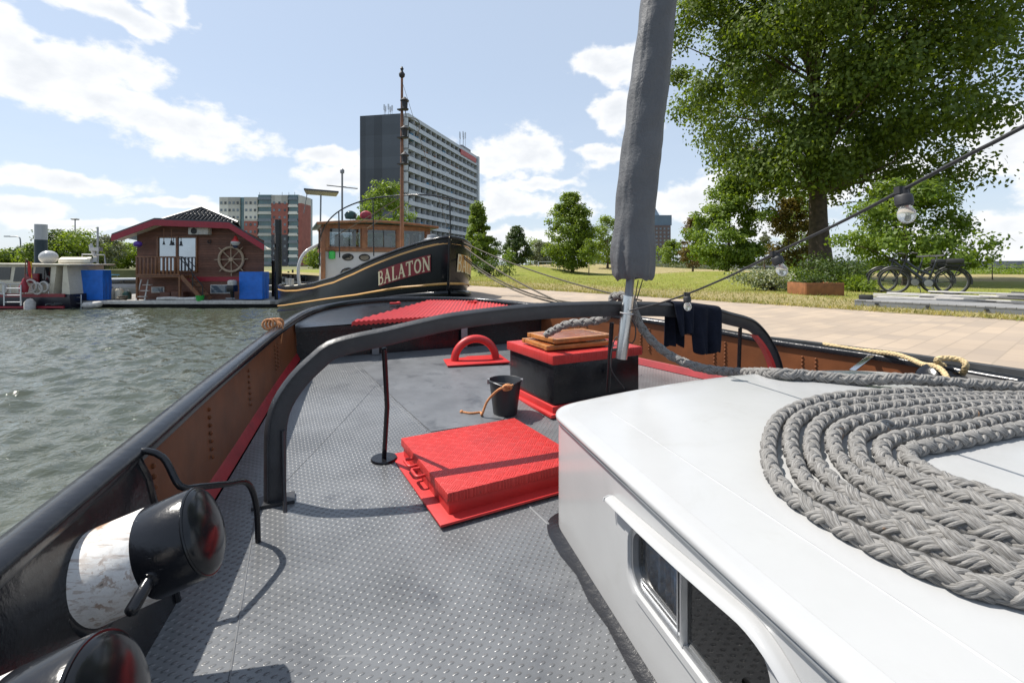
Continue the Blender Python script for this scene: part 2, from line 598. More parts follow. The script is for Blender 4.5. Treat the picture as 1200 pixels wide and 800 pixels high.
# pattern additions -----------------------------------------------------------
def deck_finish(m):
    t, h = studded(m, R(-27), 0.048, 0.0045, 0.95)
    b = t.n['Principled BSDF']
    src = b.inputs['Base Color'].links[0].from_socket
    tc = t.node('ShaderNodeTexCoord')
    n = t.noise(tc.outputs['Object'], 3.2, 6, 0.65)
    wear = t.math('MULTIPLY', h, t.smooth(n, 0.4, 0.65, 0.05, 0.4))
    t.link(t.mix(wear, src, (0.25, 0.255, 0.26)), b.inputs['Base Color'])
    n2 = t.noise(tc.outputs['Object'], 13.0, 5, 0.7)
    spots = t.smooth(n2, 0.69, 0.74, 0.0, 0.8)
    t.link(t.mix(spots, b.inputs['Base Color'].links[0].from_socket, (0.022, 0.024, 0.03)), b.inputs['Base Color'])


deck_finish(M['deck'])


def wrinkle(m):
    t = NT(m.node_tree)
    tc = t.node('ShaderNodeTexCoord').outputs['Object']
    n = t.noise(t.vmath('MULTIPLY', tc, (5.0, 5.0, 2.2)), 1.0, 4, 0.6, 1.6)
    n2 = t.noise(t.vmath('MULTIPLY', tc, (9.0, 9.0, 16.0)), 1.0, 3, 0.55, 0.8)
    bump_to(m, t, t.math('ADD', n, t.math('MULTIPLY', n2, 0.28)), 0.5, 0.03)


wrinkle(M['cover'])
wrinkle(M['tarp'])


def fibre(m):
    t = NT(m.node_tree)
    uv = t.node('ShaderNodeTexCoord').outputs['UV']
    n = t.noise(t.vmath('MULTIPLY', uv, (9.0, 1.6, 1.0)), 2.0, 5, 0.65)
    b = t.n['Principled BSDF']
    src = b.inputs['Base Color'].links[0].from_socket
    t.link(t.mix(t.smooth(n, 0.35, 0.65, 0.0, 0.75), src, (0.36, 0.35, 0.335)), b.inputs['Base Color'])
    n2 = t.noise(t.vmath('MULTIPLY', uv, (1.2, 1.3, 1.0)), 1.0, 2, 0.5)
    t.link(t.mix(t.smooth(n2, 0.73, 0.78, 0.0, 0.7), b.inputs['Base Color'].links[0].from_socket, (0.42, 0.20, 0.06)), b.inputs['Base Color'])
    bump_to(m, t, n, 0.9, 0.004)


fibre(M['rope'])


def boards(m, axis, pitch, dark=0.45):
    """plank joints: lines every pitch metres along the object axis"""
    t = NT(m.node_tree)
    tc = t.node('ShaderNodeTexCoord')
    sp = t.node('ShaderNodeSeparateXYZ')
    t.link(tc.outputs['Object'], sp.inputs[0])
    q = t.math('MULTIPLY', t.math('ADD', sp.outputs[axis], 500.0), 1 / pitch)
    f = t.math('ABSOLUTE', t.math('SUBTRACT', t.math('FRACT', q), 0.5))
    g = t.smooth(f, 0.5, 0.42)
    wn = t.node('ShaderNodeTexWhiteNoise')
    wn.noise_dimensions = '1D'
    t.link(t.math('FLOOR', q), wn.inputs['W'])
    b = t.n['Principled BSDF']
    src = b.inputs['Base Color'].links[0].from_socket
    k = t.math('ADD', 0.75, t.math('MULTIPLY', wn.outputs['Value'], 0.5))
    cc = t.node('ShaderNodeCombineXYZ')
    for i in range(3):
        t.link(k, cc.inputs[i])
    t.link(t.mix(1.0, src, cc.outputs[0], 'MULTIPLY'), b.inputs['Base Color'])
    bump_to(m, t, g, 0.9, 0.012)




def scuffed(m, chip, amount=0.8, sc=22.0, lo=0.68):
    """small chips and scratches of another colour"""
    t = NT(m.node_tree)
    b = t.n['Principled BSDF']
    tc = t.node('ShaderNodeTexCoord')
    src = b.inputs['Base Color'].links[0].from_socket
    n = t.noise(tc.outputs['Object'], sc, 6, 0.7, 0.3)
    n2 = t.noise(tc.outputs['Object'], sc * 0.12, 3, 0.6)
    f = t.math('MULTIPLY', t.smooth(n, lo, lo + 0.05, 0.0, amount), t.smooth(n2, 0.38, 0.62))
    st = t.noise(t.vmath('MULTIPLY', tc.outputs['Object'], (sc * 0.25, sc * 3.0, sc * 3.0)), 1.0, 3, 0.6)
    f2 = t.math('MULTIPLY', t.smooth(st, lo + 0.02, lo + 0.06, 0.0, amount * 0.6), t.smooth(n2, 0.62, 0.4))
    t.link(t.mix(t.math('MAXIMUM', f, f2), src, chip), b.inputs['Base Color'])


scuffed(M['red'], (0.20, 0.03, 0.02), 0.8, 24)
scuffed(M['red_plate'], (0.24, 0.05, 0.04), 0.7, 20, 0.64)
scuffed(M['black'], (0.26, 0.25, 0.24), 0.7, 30, 0.68)
scuffed(M['arch'], (0.20, 0.19, 0.18), 0.6, 24, 0.70)
scuffed(M['white'], (0.30, 0.24, 0.18), 0.6, 30, 0.73)
scuffed(M['deck'], (0.30, 0.30, 0.30), 0.6, 18, 0.68)
scuffed(M['deck_smooth'], (0.03, 0.032, 0.036), 0.8, 10, 0.64)
scuffed(M['white_worn'], (0.26, 0.14, 0.07), 0.75, 30, 0.52)
scuffed(M['white_worn'], (0.05, 0.045, 0.04), 0.8, 30, 0.63)
scuffed(M['brown'], (0.07, 0.03, 0.015), 0.7, 20, 0.66)
M['cladding'] = mat('brown_cladding', (0.135, 0.055, 0.033), 0.6, var=0.2, vscale=3)
boards(M['cladding'], 2, 0.145)
boards(M['dock'], 0, 0.16)


def leaf_mat(name, col, col2, tr=0.35):
    m = bpy.data.materials.new(name)
    m.use_nodes = True
    t = NT(m.node_tree)
    b = t.n['Principled BSDF']
    out = t.n['Material Output']
    tc = t.node('ShaderNodeTexCoord')
    n = t.noise(tc.outputs['Object'], 0.9, 3, 0.6)
    wn = t.node('ShaderNodeTexWhiteNoise')
    wn.noise_dimensions = '3D'
    v = t.vmath('FLOOR', t.vmath('MULTIPLY', tc.outputs['Object'], (9, 9, 9)))
    t.link(v, wn.inputs['Vector'])
    f = t.math('ADD', t.math('MULTIPLY', n, 0.7), t.math('MULTIPLY', wn.outputs['Value'], 0.35))
    c = t.ramp(f, [(0.3, col), (0.75, col2)])
    t.link(c, b.inputs['Base Color'])
    b.inputs['Roughness'].default_value = 0.5
    b.inputs['Specular IOR Level'].default_value = 0.35
    tl = t.node('ShaderNodeBsdfTranslucent')
    t.link(t.mix(1.0, c, (1.5, 1.45, 0.55), 'MULTIPLY'), tl.inputs[0])
    mx = t.node('ShaderNodeMixShader')
    mx.inputs[0].default_value = tr
    t.link(b.outputs[0], mx.inputs[1])
    t.link(tl.outputs[0], mx.inputs[2])
    t.link(mx.outputs[0], out.inputs[0])
    return m


M['leaf_big'] = leaf_mat('plane_leaves', (0.055, 0.100, 0.014), (0.155, 0.205, 0.030), 0.5)
M['leaf_mid'] = leaf_mat('mid_green_leaves', (0.10, 0.16, 0.02), (0.20, 0.265, 0.042), 0.52)
M['leaf_bright'] = leaf_mat('bright_leaves', (0.095, 0.16, 0.02), (0.19, 0.26, 0.042), 0.5)
M['leaf_dark'] = leaf_mat('dark_leaves', (0.04, 0.072, 0.018), (0.08, 0.12, 0.03), 0.38)
M['leaf_red'] = leaf_mat('bronze_leaves', (0.09, 0.06, 0.022), (0.15, 0.11, 0.035), 0.35)
M['leaf_yellow'] = leaf_mat('yellowing_leaves', (0.10, 0.11, 0.02), (0.22, 0.15, 0.035), 0.4)
M['leaf_grey'] = leaf_mat('grey_green_leaves', (0.09, 0.11, 0.06), (0.16, 0.18, 0.11), 0.35)
M['flower'] = leaf_mat('pale_flowers', (0.10, 0.14, 0.05), (0.42, 0.42, 0.33), 0.3)
# ================================================================ ground, water, lawn
P0 = Vector((7.27, 6.67, 0))
PE = Vector((-0.617, 0.787, 0))          # along the path
PN = Vector((0.787, 0.617, 0))           # away from the water
MOUNDS = [(9.5, 22.0, 4.6, 2.6, 0.48), (0.5, 37.0, 4.2, 2.2, 0.75), (7.0, 54.0, 13.0, 7.0, 0.85), (26, 40, 9, 5, 0.25), (-6, 46, 6, 3, 0.5)]


def lawn_z(x, y):
    v = (x - P0.x) * PN.x + (y - P0.y) * PN.y
    z = QUAY + 0.02
    for (mx, my, sx, sy, h) in MOUNDS:
        z += h * math.exp(-((x - mx) / sx) ** 2 - ((y - my) / sy) ** 2)
    z += 0.05 * mnoise.noise(Vector((x * 0.25, y * 0.25, 3))) * min(1, max(0, v) / 3)
    return z


def make_ground():
    m = mat('earth', (0.13, 0.13, 0.05), 0.95, var=0.3, vscale=0.3)
    EDGE = [(22, -22), (5.15, .2), (4.46, 2.05), (3.88, 3.48), (3.49, 4.24), (2.93, 5.02), (2.37, 5.66), (1.75, 6.4), (-0.75, 11.0), (-10.5, 27.0), (-32, 70), (-75, 74), (-3000, 76)]
    b = MB()
    poly = EDGE + [(-3000, 4000), (30, 4000), (30, 300), (18, 84), (60, 70), (140, 64), (600, 60), (600, -25)]
    b.prism(poly[::-1], -3.0, QUAY - 0.004)
    far = [(40, 270), (1500, 250), (3000, 250), (3000, 4000), (40, 4000)]
    b.prism(far, -3.0, QUAY + 0.3)
    g = b.build('ground', m, smooth=0)
    tag(g, kind='structure')
    # quay paving
    pm = mat('paving_bricks', (0.37, 0.30, 0.23), 0.85, var=0.10, vscale=0.6, bump=0.15, bscale=20, dirt=(0.25, 0.215, 0.18), dscale=0.5, damt=0.5)
    t = NT(pm.node_tree)
    v = rot_obj(t, R(-38), 1.0)
    br = t.node('ShaderNodeTexBrick')
    t.link(v, br.inputs['Vector'])
    br.inputs['Scale'].default_value = 1.0
    br.inputs['Brick Width'].default_value = 0.42
    br.inputs['Row Height'].default_value = 0.20
    br.inputs['Mortar Size'].default_value = 0.007
    br.inputs['Color1'].default_value = (1.06, 1.03, 1.0, 1)
    br.inputs['Color2'].default_value = (0.84, 0.84, 0.86, 1)
    br.inputs['Mortar'].default_value = (0.78, 0.78, 0.78, 1)
    bs = t.n['Principled BSDF']
    src = bs.inputs['Base Color'].links[0].from_socket
    t.link(t.mix(1.0, src, br.outputs[0], 'MULTIPLY'), bs.inputs['Base Color'])
    b = MB()
    rows = []
    ed = [Vector((a[0] + (c[0] - a[0]) * j / 8, a[1] + (c[1] - a[1]) * j / 8, 0)) for a, c in zip(EDGE[:10], EDGE[1:11]) for j in range(8)]
    for p in ed:
        n = PN
        q = Vector((p.x, p.y, 0)) + Vector((-0.0, 0, 0))
        far_v = 1.2 - (q - P0).dot(PN)
        rows.append([(p.x, p.y, QUAY), (p.x + n.x * far_v, p.y + n.y * far_v, QUAY)])
    b.grid(rows, flip=True)
    pv = b.build('paving', pm, smooth=0)
    tag(pv, kind='structure')
    # timber edge along the quay, its dark colour put in place of shade
    b = MB()
    e2 = [Vector((p.x, p.y, 0)) for p in ed]
    rows = []
    for i, p in enumerate(e2):
        d = (e2[min(i + 1, len(e2) - 1)] - e2[max(i - 1, 0)]).normalized()
        n = Vector((d.y, -d.x, 0))
        rows.append([p - n * 0.03 + Vector((0, 0, -0.5)), p - n * 0.03 + Vector((0, 0, QUAY + 0.006)), p + n * 0.06 + Vector((0, 0, QUAY + 0.006)), p + n * 0.06 + Vector((0, 0, QUAY - 0.05))])
    b.grid(rows, flip=True)
    tag(b.build('quay_edge', M['plankdark'], smooth=0), kind='structure')
    # lawn
    lm = bpy.data.materials.new('lawn_grass')
    lm.use_nodes = True
    t = NT(lm.node_tree)
    bs = t.n['Principled BSDF']
    tc = t.node('ShaderNodeTexCoord').outputs['Object']
    vd = t.math('SUBTRACT', t.vmath('DOT_PRODUCT', tc, tuple(PN)), P0.dot(PN))
    n1 = t.noise(tc, 0.35, 6, 0.65)
    n2 = t.noise(tc, 3.5, 6, 0.7)
    dry = t.math('ADD', t.smooth(vd, 4.6, 1.2, 0.0, 1.0), t.math('ADD', t.math('MULTIPLY', t.math('SUBTRACT', n1, 0.5), 1.9), t.math('MULTIPLY', t.math('SUBTRACT', n2, 0.5), 0.9)))
    far_dry = t.smooth(vd, 17, 25, 0.0, 0.7)
    dry = t.smooth(t.math('ADD', dry, far_dry), 0.05, 0.75)
    green = t.ramp(n2, [(0.3, (0.15, 0.18, 0.03)), (0.7, (0.25, 0.255, 0.06))])
    dryc = t.ramp(n2, [(0.3, (0.23, 0.19, 0.085)), (0.7, (0.36, 0.30, 0.16))])
    t.link(t.mix(dry, green, dryc), bs.inputs['Base Color'])
    bs.inputs['Roughness'].default_value = 0.9
    bs.inputs['Specular IOR Level'].default_value = 0.1
    bp = t.node('ShaderNodeBump')
    bp.inputs['Distance'].default_value = 0.05
    bp.inputs['Strength'].default_value = 0.8
    t.link(t.noise(tc, 22, 5, 0.7), bp.inputs['Height'])
    t.link(bp.outputs[0], bs.inputs['Normal'])
    b = MB()
    rows = []
    us = np.concatenate([np.linspace(-26, 30, 113), np.linspace(31.5, 75, 30)])
    vs = np.concatenate([np.linspace(0, 20, 41), np.linspace(21, 46, 26)])
    for v in vs:
        r = []
        for u in us:
            p = P0 + PE * u + PN * v
            if v == 0:
                p = p + PN * (0.22 * mnoise.noise(Vector((u * 1.1, 0, 0))) + 0.12 * mnoise.noise(Vector((u * 4, 5, 0))))
            z = lawn_z(p.x, p.y)
            if v == 0:
                z = QUAY + 0.006
            r.append((p.x, p.y, z))
        rows.append(r)
    b.grid(rows, flip=True)
    tag(b.build('lawn', lm, smooth=60), kind='structure')
    # grass blades and tufts over the near part of the lawn
    N = 42000
    v = np.abs(rng.normal(0, 5.0, N)) + rng.uniform(-0.12, 0.15, N)
    u = rng.uniform(-7, 24, N)
    edge = rng.random(N) < 0.16
    v[edge] = rng.normal(0.1, 0.12, edge.sum())
    x = P0.x + PE.x * u + PN.x * v
    y = P0.y + PE.y * u + PN.y * v
    zz = np.array([lawn_z(a, c) for a, c in zip(x, y)])
    hgt = rng.uniform(0.02, 0.07, N) * np.where(rng.random(N) < 0.03, 2.0, 1.0)
    ang = rng.uniform(0, 2 * np.pi, N)
    w = rng.uniform(0.006, 0.014, N)
    lean = rng.normal(0, 0.04, (N, 2))
    V = np.empty((N, 3, 3))
    V[:, 0] = np.stack([x - np.cos(ang) * w, y - np.sin(ang) * w, zz - 0.01], 1)
    V[:, 1] = np.stack([x + np.cos(ang) * w, y + np.sin(ang) * w, zz - 0.01], 1)
    V[:, 2] = np.stack([x + lean[:, 0], y + lean[:, 1], zz + hgt], 1)
    gm = leaf_mat('grass_blades', (0.14, 0.165, 0.03), (0.40, 0.34, 0.15), 0.35)
    o = poly_mesh('grass', V.reshape(-1, 3), 3, gm)
    tag(o, 'short sunburnt grass blades on the park lawn', kind='stuff')


def poly_mesh(name, V, k, m, parent=None, off=(0, 0, 0)):
    n = len(V) // k
    me = bpy.data.meshes.new(name)
    me.vertices.add(len(V))
    me.vertices.foreach_set('co', (V - np.array(off)).astype(np.float32).ravel())
    me.loops.add(n * k)
    me.loops.foreach_set('vertex_index', np.arange(n * k, dtype=np.int32))
    me.polygons.add(n)
    me.polygons.foreach_set('loop_start', np.arange(0, n * k, k, dtype=np.int32))
    me.polygons.foreach_set('loop_total', np.full(n, k, dtype=np.int32))
    me.materials.append(m)
    me.update(calc_edges=True)
    o = bpy.data.objects.new(name, me)
    COL.objects.link(o)
    if parent is not None:
        o.parent = parent
    return o


def make_water():
    m = bpy.data.materials.new('river_water')
    m.use_nodes = True
    t = NT(m.node_tree)
    b = t.n['Principled BSDF']
    tc = t.node('ShaderNodeTexCoord').outputs['Object']
    c = t.ramp(t.noise(tc, 0.15, 3), [(0.3, (0.045, 0.054, 0.036)), (0.7, (0.066, 0.073, 0.050))])
    t.link(c, b.inputs['Base Color'])
    b.inputs['Roughness'].default_value = 0.04
    b.inputs['IOR'].default_value = 1.33
    b.inputs['Specular IOR Level'].default_value = 0.9
    w1 = t.noise(t.vmath('MULTIPLY', tc, (1.0, 1.25, 1.0)), 1.1, 3, 0.5, 0.8)
    w2 = t.noise(tc, 7.0, 3, 0.5, 0.6)
    w3 = t.noise(tc, 15.0, 2, 0.5)
    gust = t.smooth(t.noise(tc, 0.12, 3, 0.6), 0.35, 0.65, 0.55, 1.0)
    h = t.math('ADD', t.math('MULTIPLY', w1, 0.03), t.math('ADD', t.math('MULTIPLY', w2, 0.030), t.math('MULTIPLY', w3, 0.005)))
    bp = t.node('ShaderNodeBump')
    bp.inputs['Strength'].default_value = 1.0
    bp.inputs['Distance'].default_value = 1.0
    t.link(t.math('MULTIPLY', h, gust), bp.inputs['Height'])
    t.link(bp.outputs[0], b.inputs['Normal'])
    bb = MB()
    bb.add([(-3500, -300, WATER - .05), (3500, -300, WATER - .05), (3500, 4000, WATER - .05), (-3500, 4000, WATER - .05)], [(0, 1, 2, 3)])
    # the near basin is a real wave surface; beyond it a flat sheet meets it a little lower
    x0, x1, y0, y1, st = -27.0, 1.0, -3.0, 26.5, 0.08
    nx, ny = int((x1 - x0) / st), int((y1 - y0) / st)
    rows = []
    for j in range(ny + 1):
        y = y0 + st * j
        r = []
        for i in range(nx + 1):
            x = x0 + st * i
            e = min(1.0, (x - x0) / 2, (y1 - y) / 2)
            h = .050 * mnoise.noise(Vector((x * .8, y * 1.0, 0))) + .085 * mnoise.noise(Vector((x * 1.7 + .4 * y, y * 2.2, 4))) + .050 * mnoise.noise(Vector((x * 3.4, y * 4.4 - x, 9)))
            r.append((x, y, WATER + .03 + h * e))
        rows.append(r)
    bb.grid(rows, flip=True)
    tag(bb.build('water', m, smooth=180), kind='structure')


# ================================================================ vegetation
def leaf_verts(C, size, rg, up=0.35, out=None, ratio=0.62):
    n = len(C)
    nr = rg.normal(size=(n, 3))
    nr[:, 2] = np.abs(nr[:, 2]) * (0.6 + up) + up
    if out is not None:
        nr += out * 0.9
    nr /= np.linalg.norm(nr, axis=1, keepdims=True) + 1e-9
    a = rg.normal(size=(n, 3))
    a -= nr * (a * nr).sum(1, keepdims=True)
    a /= np.linalg.norm(a, axis=1, keepdims=True) + 1e-9
    b = np.cross(nr, a)
    s = (size * rg.uniform(0.65, 1.25, n))[:, None]
    V = np.empty((n, 4, 3))
    V[:, 0] = C - a * s * 0.5
    V[:, 1] = C + b * s * 0.5 * ratio - nr * s * 0.08
    V[:, 2] = C + a * s * 0.5 - nr * s * 0.12
    V[:, 3] = C - b * s * 0.5 * ratio - nr * s * 0.08
    return V.reshape(-1, 3)


def tree(name, label, x, y, z0, h, w, crown0, trunk_r, clumps, per, leaf, m, shape='round', seed=1, group=None, clump_r=0.16, cat='tree', droop=0.0, trunk_m=None, skew=0.0):
    """trunk with limbs that end in leaf clumps; crown0 = height at which foliage starts"""
    rg = np.random.default_rng(seed)
    rd = random.Random(seed)
    root = thing(name, (x, y, z0), label, cat, group)
    cz0, cz1 = crown0, h
    ch = cz1 - cz0
    tips = []
    tries = 0
    # outline lumps make the silhouette uneven
    lump = [(rg.normal(size=3), rg.uniform(0.62, 1.14)) for _ in range(16)]
    for L in lump:
        L[0][:] /= np.linalg.norm(L[0])
    while len(tips) < clumps and tries < clumps * 60:
        tries += 1
        a = rg.uniform(0, 2 * np.pi)
        t = rg.random()
        if shape == 'cone':
            prof = (1 - t) ** 0.75 * min(1, 0.45 + t * 4)
        elif shape == 'egg':
            prof = math.sin(math.pi * min(1, (t * 0.93 + 0.07)) ** 0.72) ** 0.75
        elif shape == 'column':
            prof = math.sin(math.pi * min(1, t * 0.92 + 0.08)) ** 0.45
        elif shape == 'spread':
            prof = math.sin(math.pi * min(1, t * 0.82 + 0.15)) ** 0.6
        else:
            prof = math.sin(math.pi * min(1, t * 0.9 + 0.08)) ** 0.6
        rr = math.sqrt(rg.uniform(0.05, 1.0))
        dvec = np.array([math.cos(a) * prof, math.sin(a) * prof, (t - 0.5) * 1.2])
        dn = dvec / (np.linalg.norm(dvec) + 1e-9)
        k = 0.86
        for (lv, ls) in lump:
            c = float(dn @ lv)
            if c > 0.8:
                k = max(k, ls) if ls > 0.9 else min(k, ls)
        rad = w * 0.5 * prof * rr * k
        tips.append((math.cos(a) * rad + skew * min(1.0, rr * 1.2), math.sin(a) * rad, cz0 + ch * t * (0.97 if shape == 'cone' else 1.0) * (0.9 + 0.1 * k), rr))
    # trunk and limbs
    tb = MB()
    lean = (rd.uniform(-.02, .02) * h, rd.uniform(-.02, .02) * h)
    top = cz0 + ch * 0.62
    tp = [(0, 0, -0.15), (0, 0, 0.02 * h)]
    for i in range(1, 7):
        f = i / 6
        tp.append((lean[0] * f + rd.uniform(-.3, .3) * trunk_r, lean[1] * f + rd.uniform(-.3, .3) * trunk_r, top * f))
    rr_ = [trunk_r * 1.5, trunk_r * 1.15] + [trunk_r * (1.0 - 0.8 * (i / 6) ** 0.9) for i in range(1, 7)]
    tb.tube([Vector(p) + root.location for p in tp], rr_, 10)
    order = sorted(range(len(tips)), key=lambda i: rd.random())
    nl = min(len(tips), max(9, int(len(tips) * (0.30 if per > 60 else 0.18))))
    for i in order[:nl]:
        tx, ty, tz, _ = tips[i]
        hz = max(cz0 * 0.95, min(top * 0.95, tz - math.hypot(tx, ty) * rd.uniform(0.45, 0.95)))
        f = hz / top
        bx, by = lean[0] * f, lean[1] * f
        mid = Vector((bx + (tx - bx) * 0.5 + rd.uniform(-.06, .06) * w, by + (ty - by) * 0.5 + rd.uniform(-.06, .06) * w, hz + (tz - hz) * rd.uniform(0.45, 0.7)))
        r0 = trunk_r * rd.uniform(0.16, 0.34) * (1 - 0.5 * f)
        pts = catmull([Vector((bx, by, hz)), mid, Vector((tx, ty, tz))], max(0.15, w / 12))
        tb.tube([p + root.location for p in pts], [r0 * (1 - 0.85 * q / (len(pts) - 1)) for q in range(len(pts))], 6, caps=False)
    tb.build('trunk', trunk_m or M['bark'], root, smooth=60)
    # leaves
    T = np.array([t[:3] for t in tips])
    cr = clump_r * w
    cnt = rg.integers(int(per * 0.6), int(per * 1.4) + 1, len(T))
    idx = np.repeat(np.arange(len(T)), cnt)
    g = np.clip(rg.normal(size=(len(idx), 3)), -1.7, 1.7) * np.array([0.52, 0.52, 0.34])
    csz = rg.uniform(0.65, 1.25, len(T))[idx][:, None]
    C = T[idx] + g * cr * csz
    C[:, 2] -= droop * np.linalg.norm(g[:, :2], axis=1) * cr
    cen = np.array([0, 0, cz0 + ch * 0.45])
    out = C - cen
    out /= np.linalg.norm(out, axis=1, keepdims=True) + 1e-9
    loc = C - T[idx]
    loc /= np.linalg.norm(loc, axis=1, keepdims=True) + 1e-9
    V = leaf_verts(C, leaf, rg, 0.15, out * 0.5 + loc * 1.1)
    poly_mesh('crown', V, 4, m, root)
    return root


def shrub(name, label, x, y, z0, w, h, count, leaf, m, seed, cat='shrub', group=None):
    rg = np.random.default_rng(seed)
    root = thing(name, (x, y, z0), label, cat, group)
    nb = 14
    T = np.stack([rg.normal(0, w * 0.24, nb), rg.normal(0, w * 0.24, nb), rg.uniform(0.25, 0.85, nb) * h], 1)
    idx = rg.integers(0, nb, count)
    C = T[idx] + rg.normal(size=(count, 3)) * np.array([0.13 * w, 0.13 * w, 0.16 * h])
    C[:, 2] = np.abs(C[:, 2])
    V = leaf_verts(C, leaf, rg, 0.3)
    poly_mesh('foliage', V, 4, m, root)
    b = MB()
    for t in T:
        b.tube([root.location + Vector((0, 0, -0.05)), root.location + Vector((t[0] * .6, t[1] * .6, t[2] * .55)), root.location + Vector(t)], [0.02, 0.014, 0.005], 5)
    b.build('stem', M['bark'], root)
    return root


def make_trees():
    def put(px, d):
        x = (px - 600) / F * d
        return x, d, lawn_z(x, d)
    # big plane tree on the quay lawn
    x, y, z = put(962, 24.0)
    tree('plane_tree', 'huge dark green plane tree with thick trunk on the lawn at right', x, y, z, 25.0, 19.0, 4.7, 0.50, 410, 430, 0.22, M['leaf_big'], 'spread', 14, clump_r=0.070, skew=0.9)
    put_list = [
        ('maple_tree', 'small bright green maple behind the two bicycles', 1062, 17.5, 3.9, 4.9, 0.8, 0.13, 90, 150, 0.15, 'leaf_bright', 'spread', 21, 0.105),
        ('hornbeam_tree', 'green hornbeam growing on the low mound left of the big tree trunk', 852, 24.0, 4.9, 4.2, 0.5, 0.12, 110, 170, 0.16, 'leaf_bright', 'egg', 22, 0.11),
        ('hornbeam_tree', 'dense egg shaped tree standing alone in the middle of the lawn', 671, 36.0, 5.9, 4.9, 0.4, 0.12, 150, 170, 0.17, 'leaf_mid', 'egg', 23, 0.095),
        ('lime_tree', 'tall pointed green tree right behind the moored black tugboat bow', 560, 44.0, 6.6, 4.6, 0.5, 0.13, 120, 130, 0.22, 'leaf_mid', 'cone', 24, 0.10),
        ('lime_tree', 'small dark green tree between the pointed tree and the egg shaped tree', 605, 58.0, 4.8, 3.6, 0.5, 0.12, 90, 110, 0.24, 'leaf_dark', 'egg', 25, 0.14),
        ('beech_tree', 'bronze leaved young tree left of the green hornbeam', 812, 31.0, 3.9, 2.4, 0.8, 0.08, 50, 60, 0.16, 'leaf_red', 'cone', 26, 0.15),
        ('maple_tree', 'yellowing young tree right against the left side of the thick trunk', 924, 27.0, 4.5, 2.7, 0.8, 0.07, 70, 110, 0.16, 'leaf_yellow', 'column', 27, 0.15),
        ('poplar_tree', 'grey green slim tree between the hornbeam and the yellowing tree', 896, 52.0, 4.2, 2.2, 0.6, 0.1, 45, 60, 0.2, 'leaf_grey', 'egg', 28, 0.15),
        ('lime_tree', 'loose green tree partly hidden by the grey covered mast', 712, 48.0, 5.2, 3.6, 0.6, 0.12, 70, 70, 0.2, 'leaf_mid', 'round', 29, 0.14),
        ('oak_tree', 'round far tree below the brown tower', 789, 75.0, 4.6, 4.6, 0.5, 0.15, 70, 60, 0.3, 'leaf_mid', 'round', 30, 0.14),
        ('oak_tree', 'green tree directly behind the wheelhouse roof of the black tugboat', 447, 46.0, 8.6, 6.6, 1.5, 0.2, 110, 80, 0.26, 'leaf_bright', 'round', 31, 0.12),
        ('sapling', 'thin young tree on the lawn right of the bicycles', 1163, 24.0, 2.1, 1.0, 0.9, 0.025, 16, 26, 0.13, 'leaf_bright', 'egg', 32, 0.2),
        ('sapling', 'thin young tree tied to a stake on the dark mound', 597, 33.0, 1.9, 1.2, 0.7, 0.03, 16, 26, 0.15, 'leaf_bright', 'egg', 33, 0.2),
        ('sapling', 'small young tree right of the egg shaped tree', 690, 33.5, 2.6, 1.6, 0.8, 0.04, 24, 36, 0.15, 'leaf_mid', 'egg', 34, 0.2),
        ('lime_tree', 'pale green tree at the foot of the thick trunk on its left side', 940, 33.0, 6.2, 3.8, 0.7, 0.1, 60, 70, 0.18, 'leaf_bright', 'round', 35, 0.14),
        ('lime_tree', 'small bushy tree beyond the swing frame', 634, 70.0, 4.2, 4.0, 0.6, 0.14, 60, 60, 0.28, 'leaf_grey', 'round', 36, 0.15),
    ]
    for (n, lab, px, d, h, w, c0, tr, cl, per, lf, mm, shp, sd_, cr) in put_list:
        x, y, z = put(px, d)
        tree(n, lab, x, y, z, h, w, c0, tr, cl, per, lf, M[mm], shp, sd_, clump_r=cr)
    # row of park trees far behind (individuals)
    k = 0
    labs = ['far dark tree just right of the pointed tree by the tug bow', 'far tree behind the swing frame left of the egg shaped tree', 'far dark tree behind the left edge of the egg shaped tree', 'far wide tree right behind the egg shaped tree', 'far dark tree mostly hidden by the left edge of the covered mast', 'far tree behind the covered mast left of the brown tower foot', 'small far tree seen beside the bronze leaved tree', 'small far dark tree behind the green hornbeam on the mound']
    for (px, d, h, w, mm) in [(575, 95, 6, 6, 'leaf_dark'), (622, 100, 6.5, 7, 'leaf_mid'), (648, 110, 6, 7, 'leaf_dark'), (700, 105, 6, 8, 'leaf_mid'), (730, 90, 5, 6, 'leaf_dark'), (760, 100, 5, 7, 'leaf_mid'), (815, 80, 3.6, 4, 'leaf_mid'), (838, 80, 3.4, 5, 'leaf_dark')]:
        x = (px - 600) / F * d
        tree('park_tree', labs[k], x, d, QUAY, h, w, 0.7, 0.16, 40, 40, 0.42, M[mm], 'round', 60 + k, 'trees at the far end of the lawn', 0.17)
        k += 1
    # trees on the far bank at the left
    blabs = ['leftmost low bank tree above the cream cruiser', 'low dark bank tree behind the white radar dome', 'bank tree directly behind the white topped mooring pile', 'tall dark bank tree just right of the white topped mooring pile', 'broad bright bank tree between mooring pile and flagpole', 'dark bank tree squeezed in behind the two tallest bank trees', 'grey green bank tree just right of the flagpole', 'bank tree above the blue awning left of the houseboat', 'bank tree partly hidden by the left eave of the houseboat', 'dark bank tree right behind the slim white flagpole', 'low tree behind the curved white vent pipe of the black tug', 'dark tree behind the left half of the black tug wheelhouse']
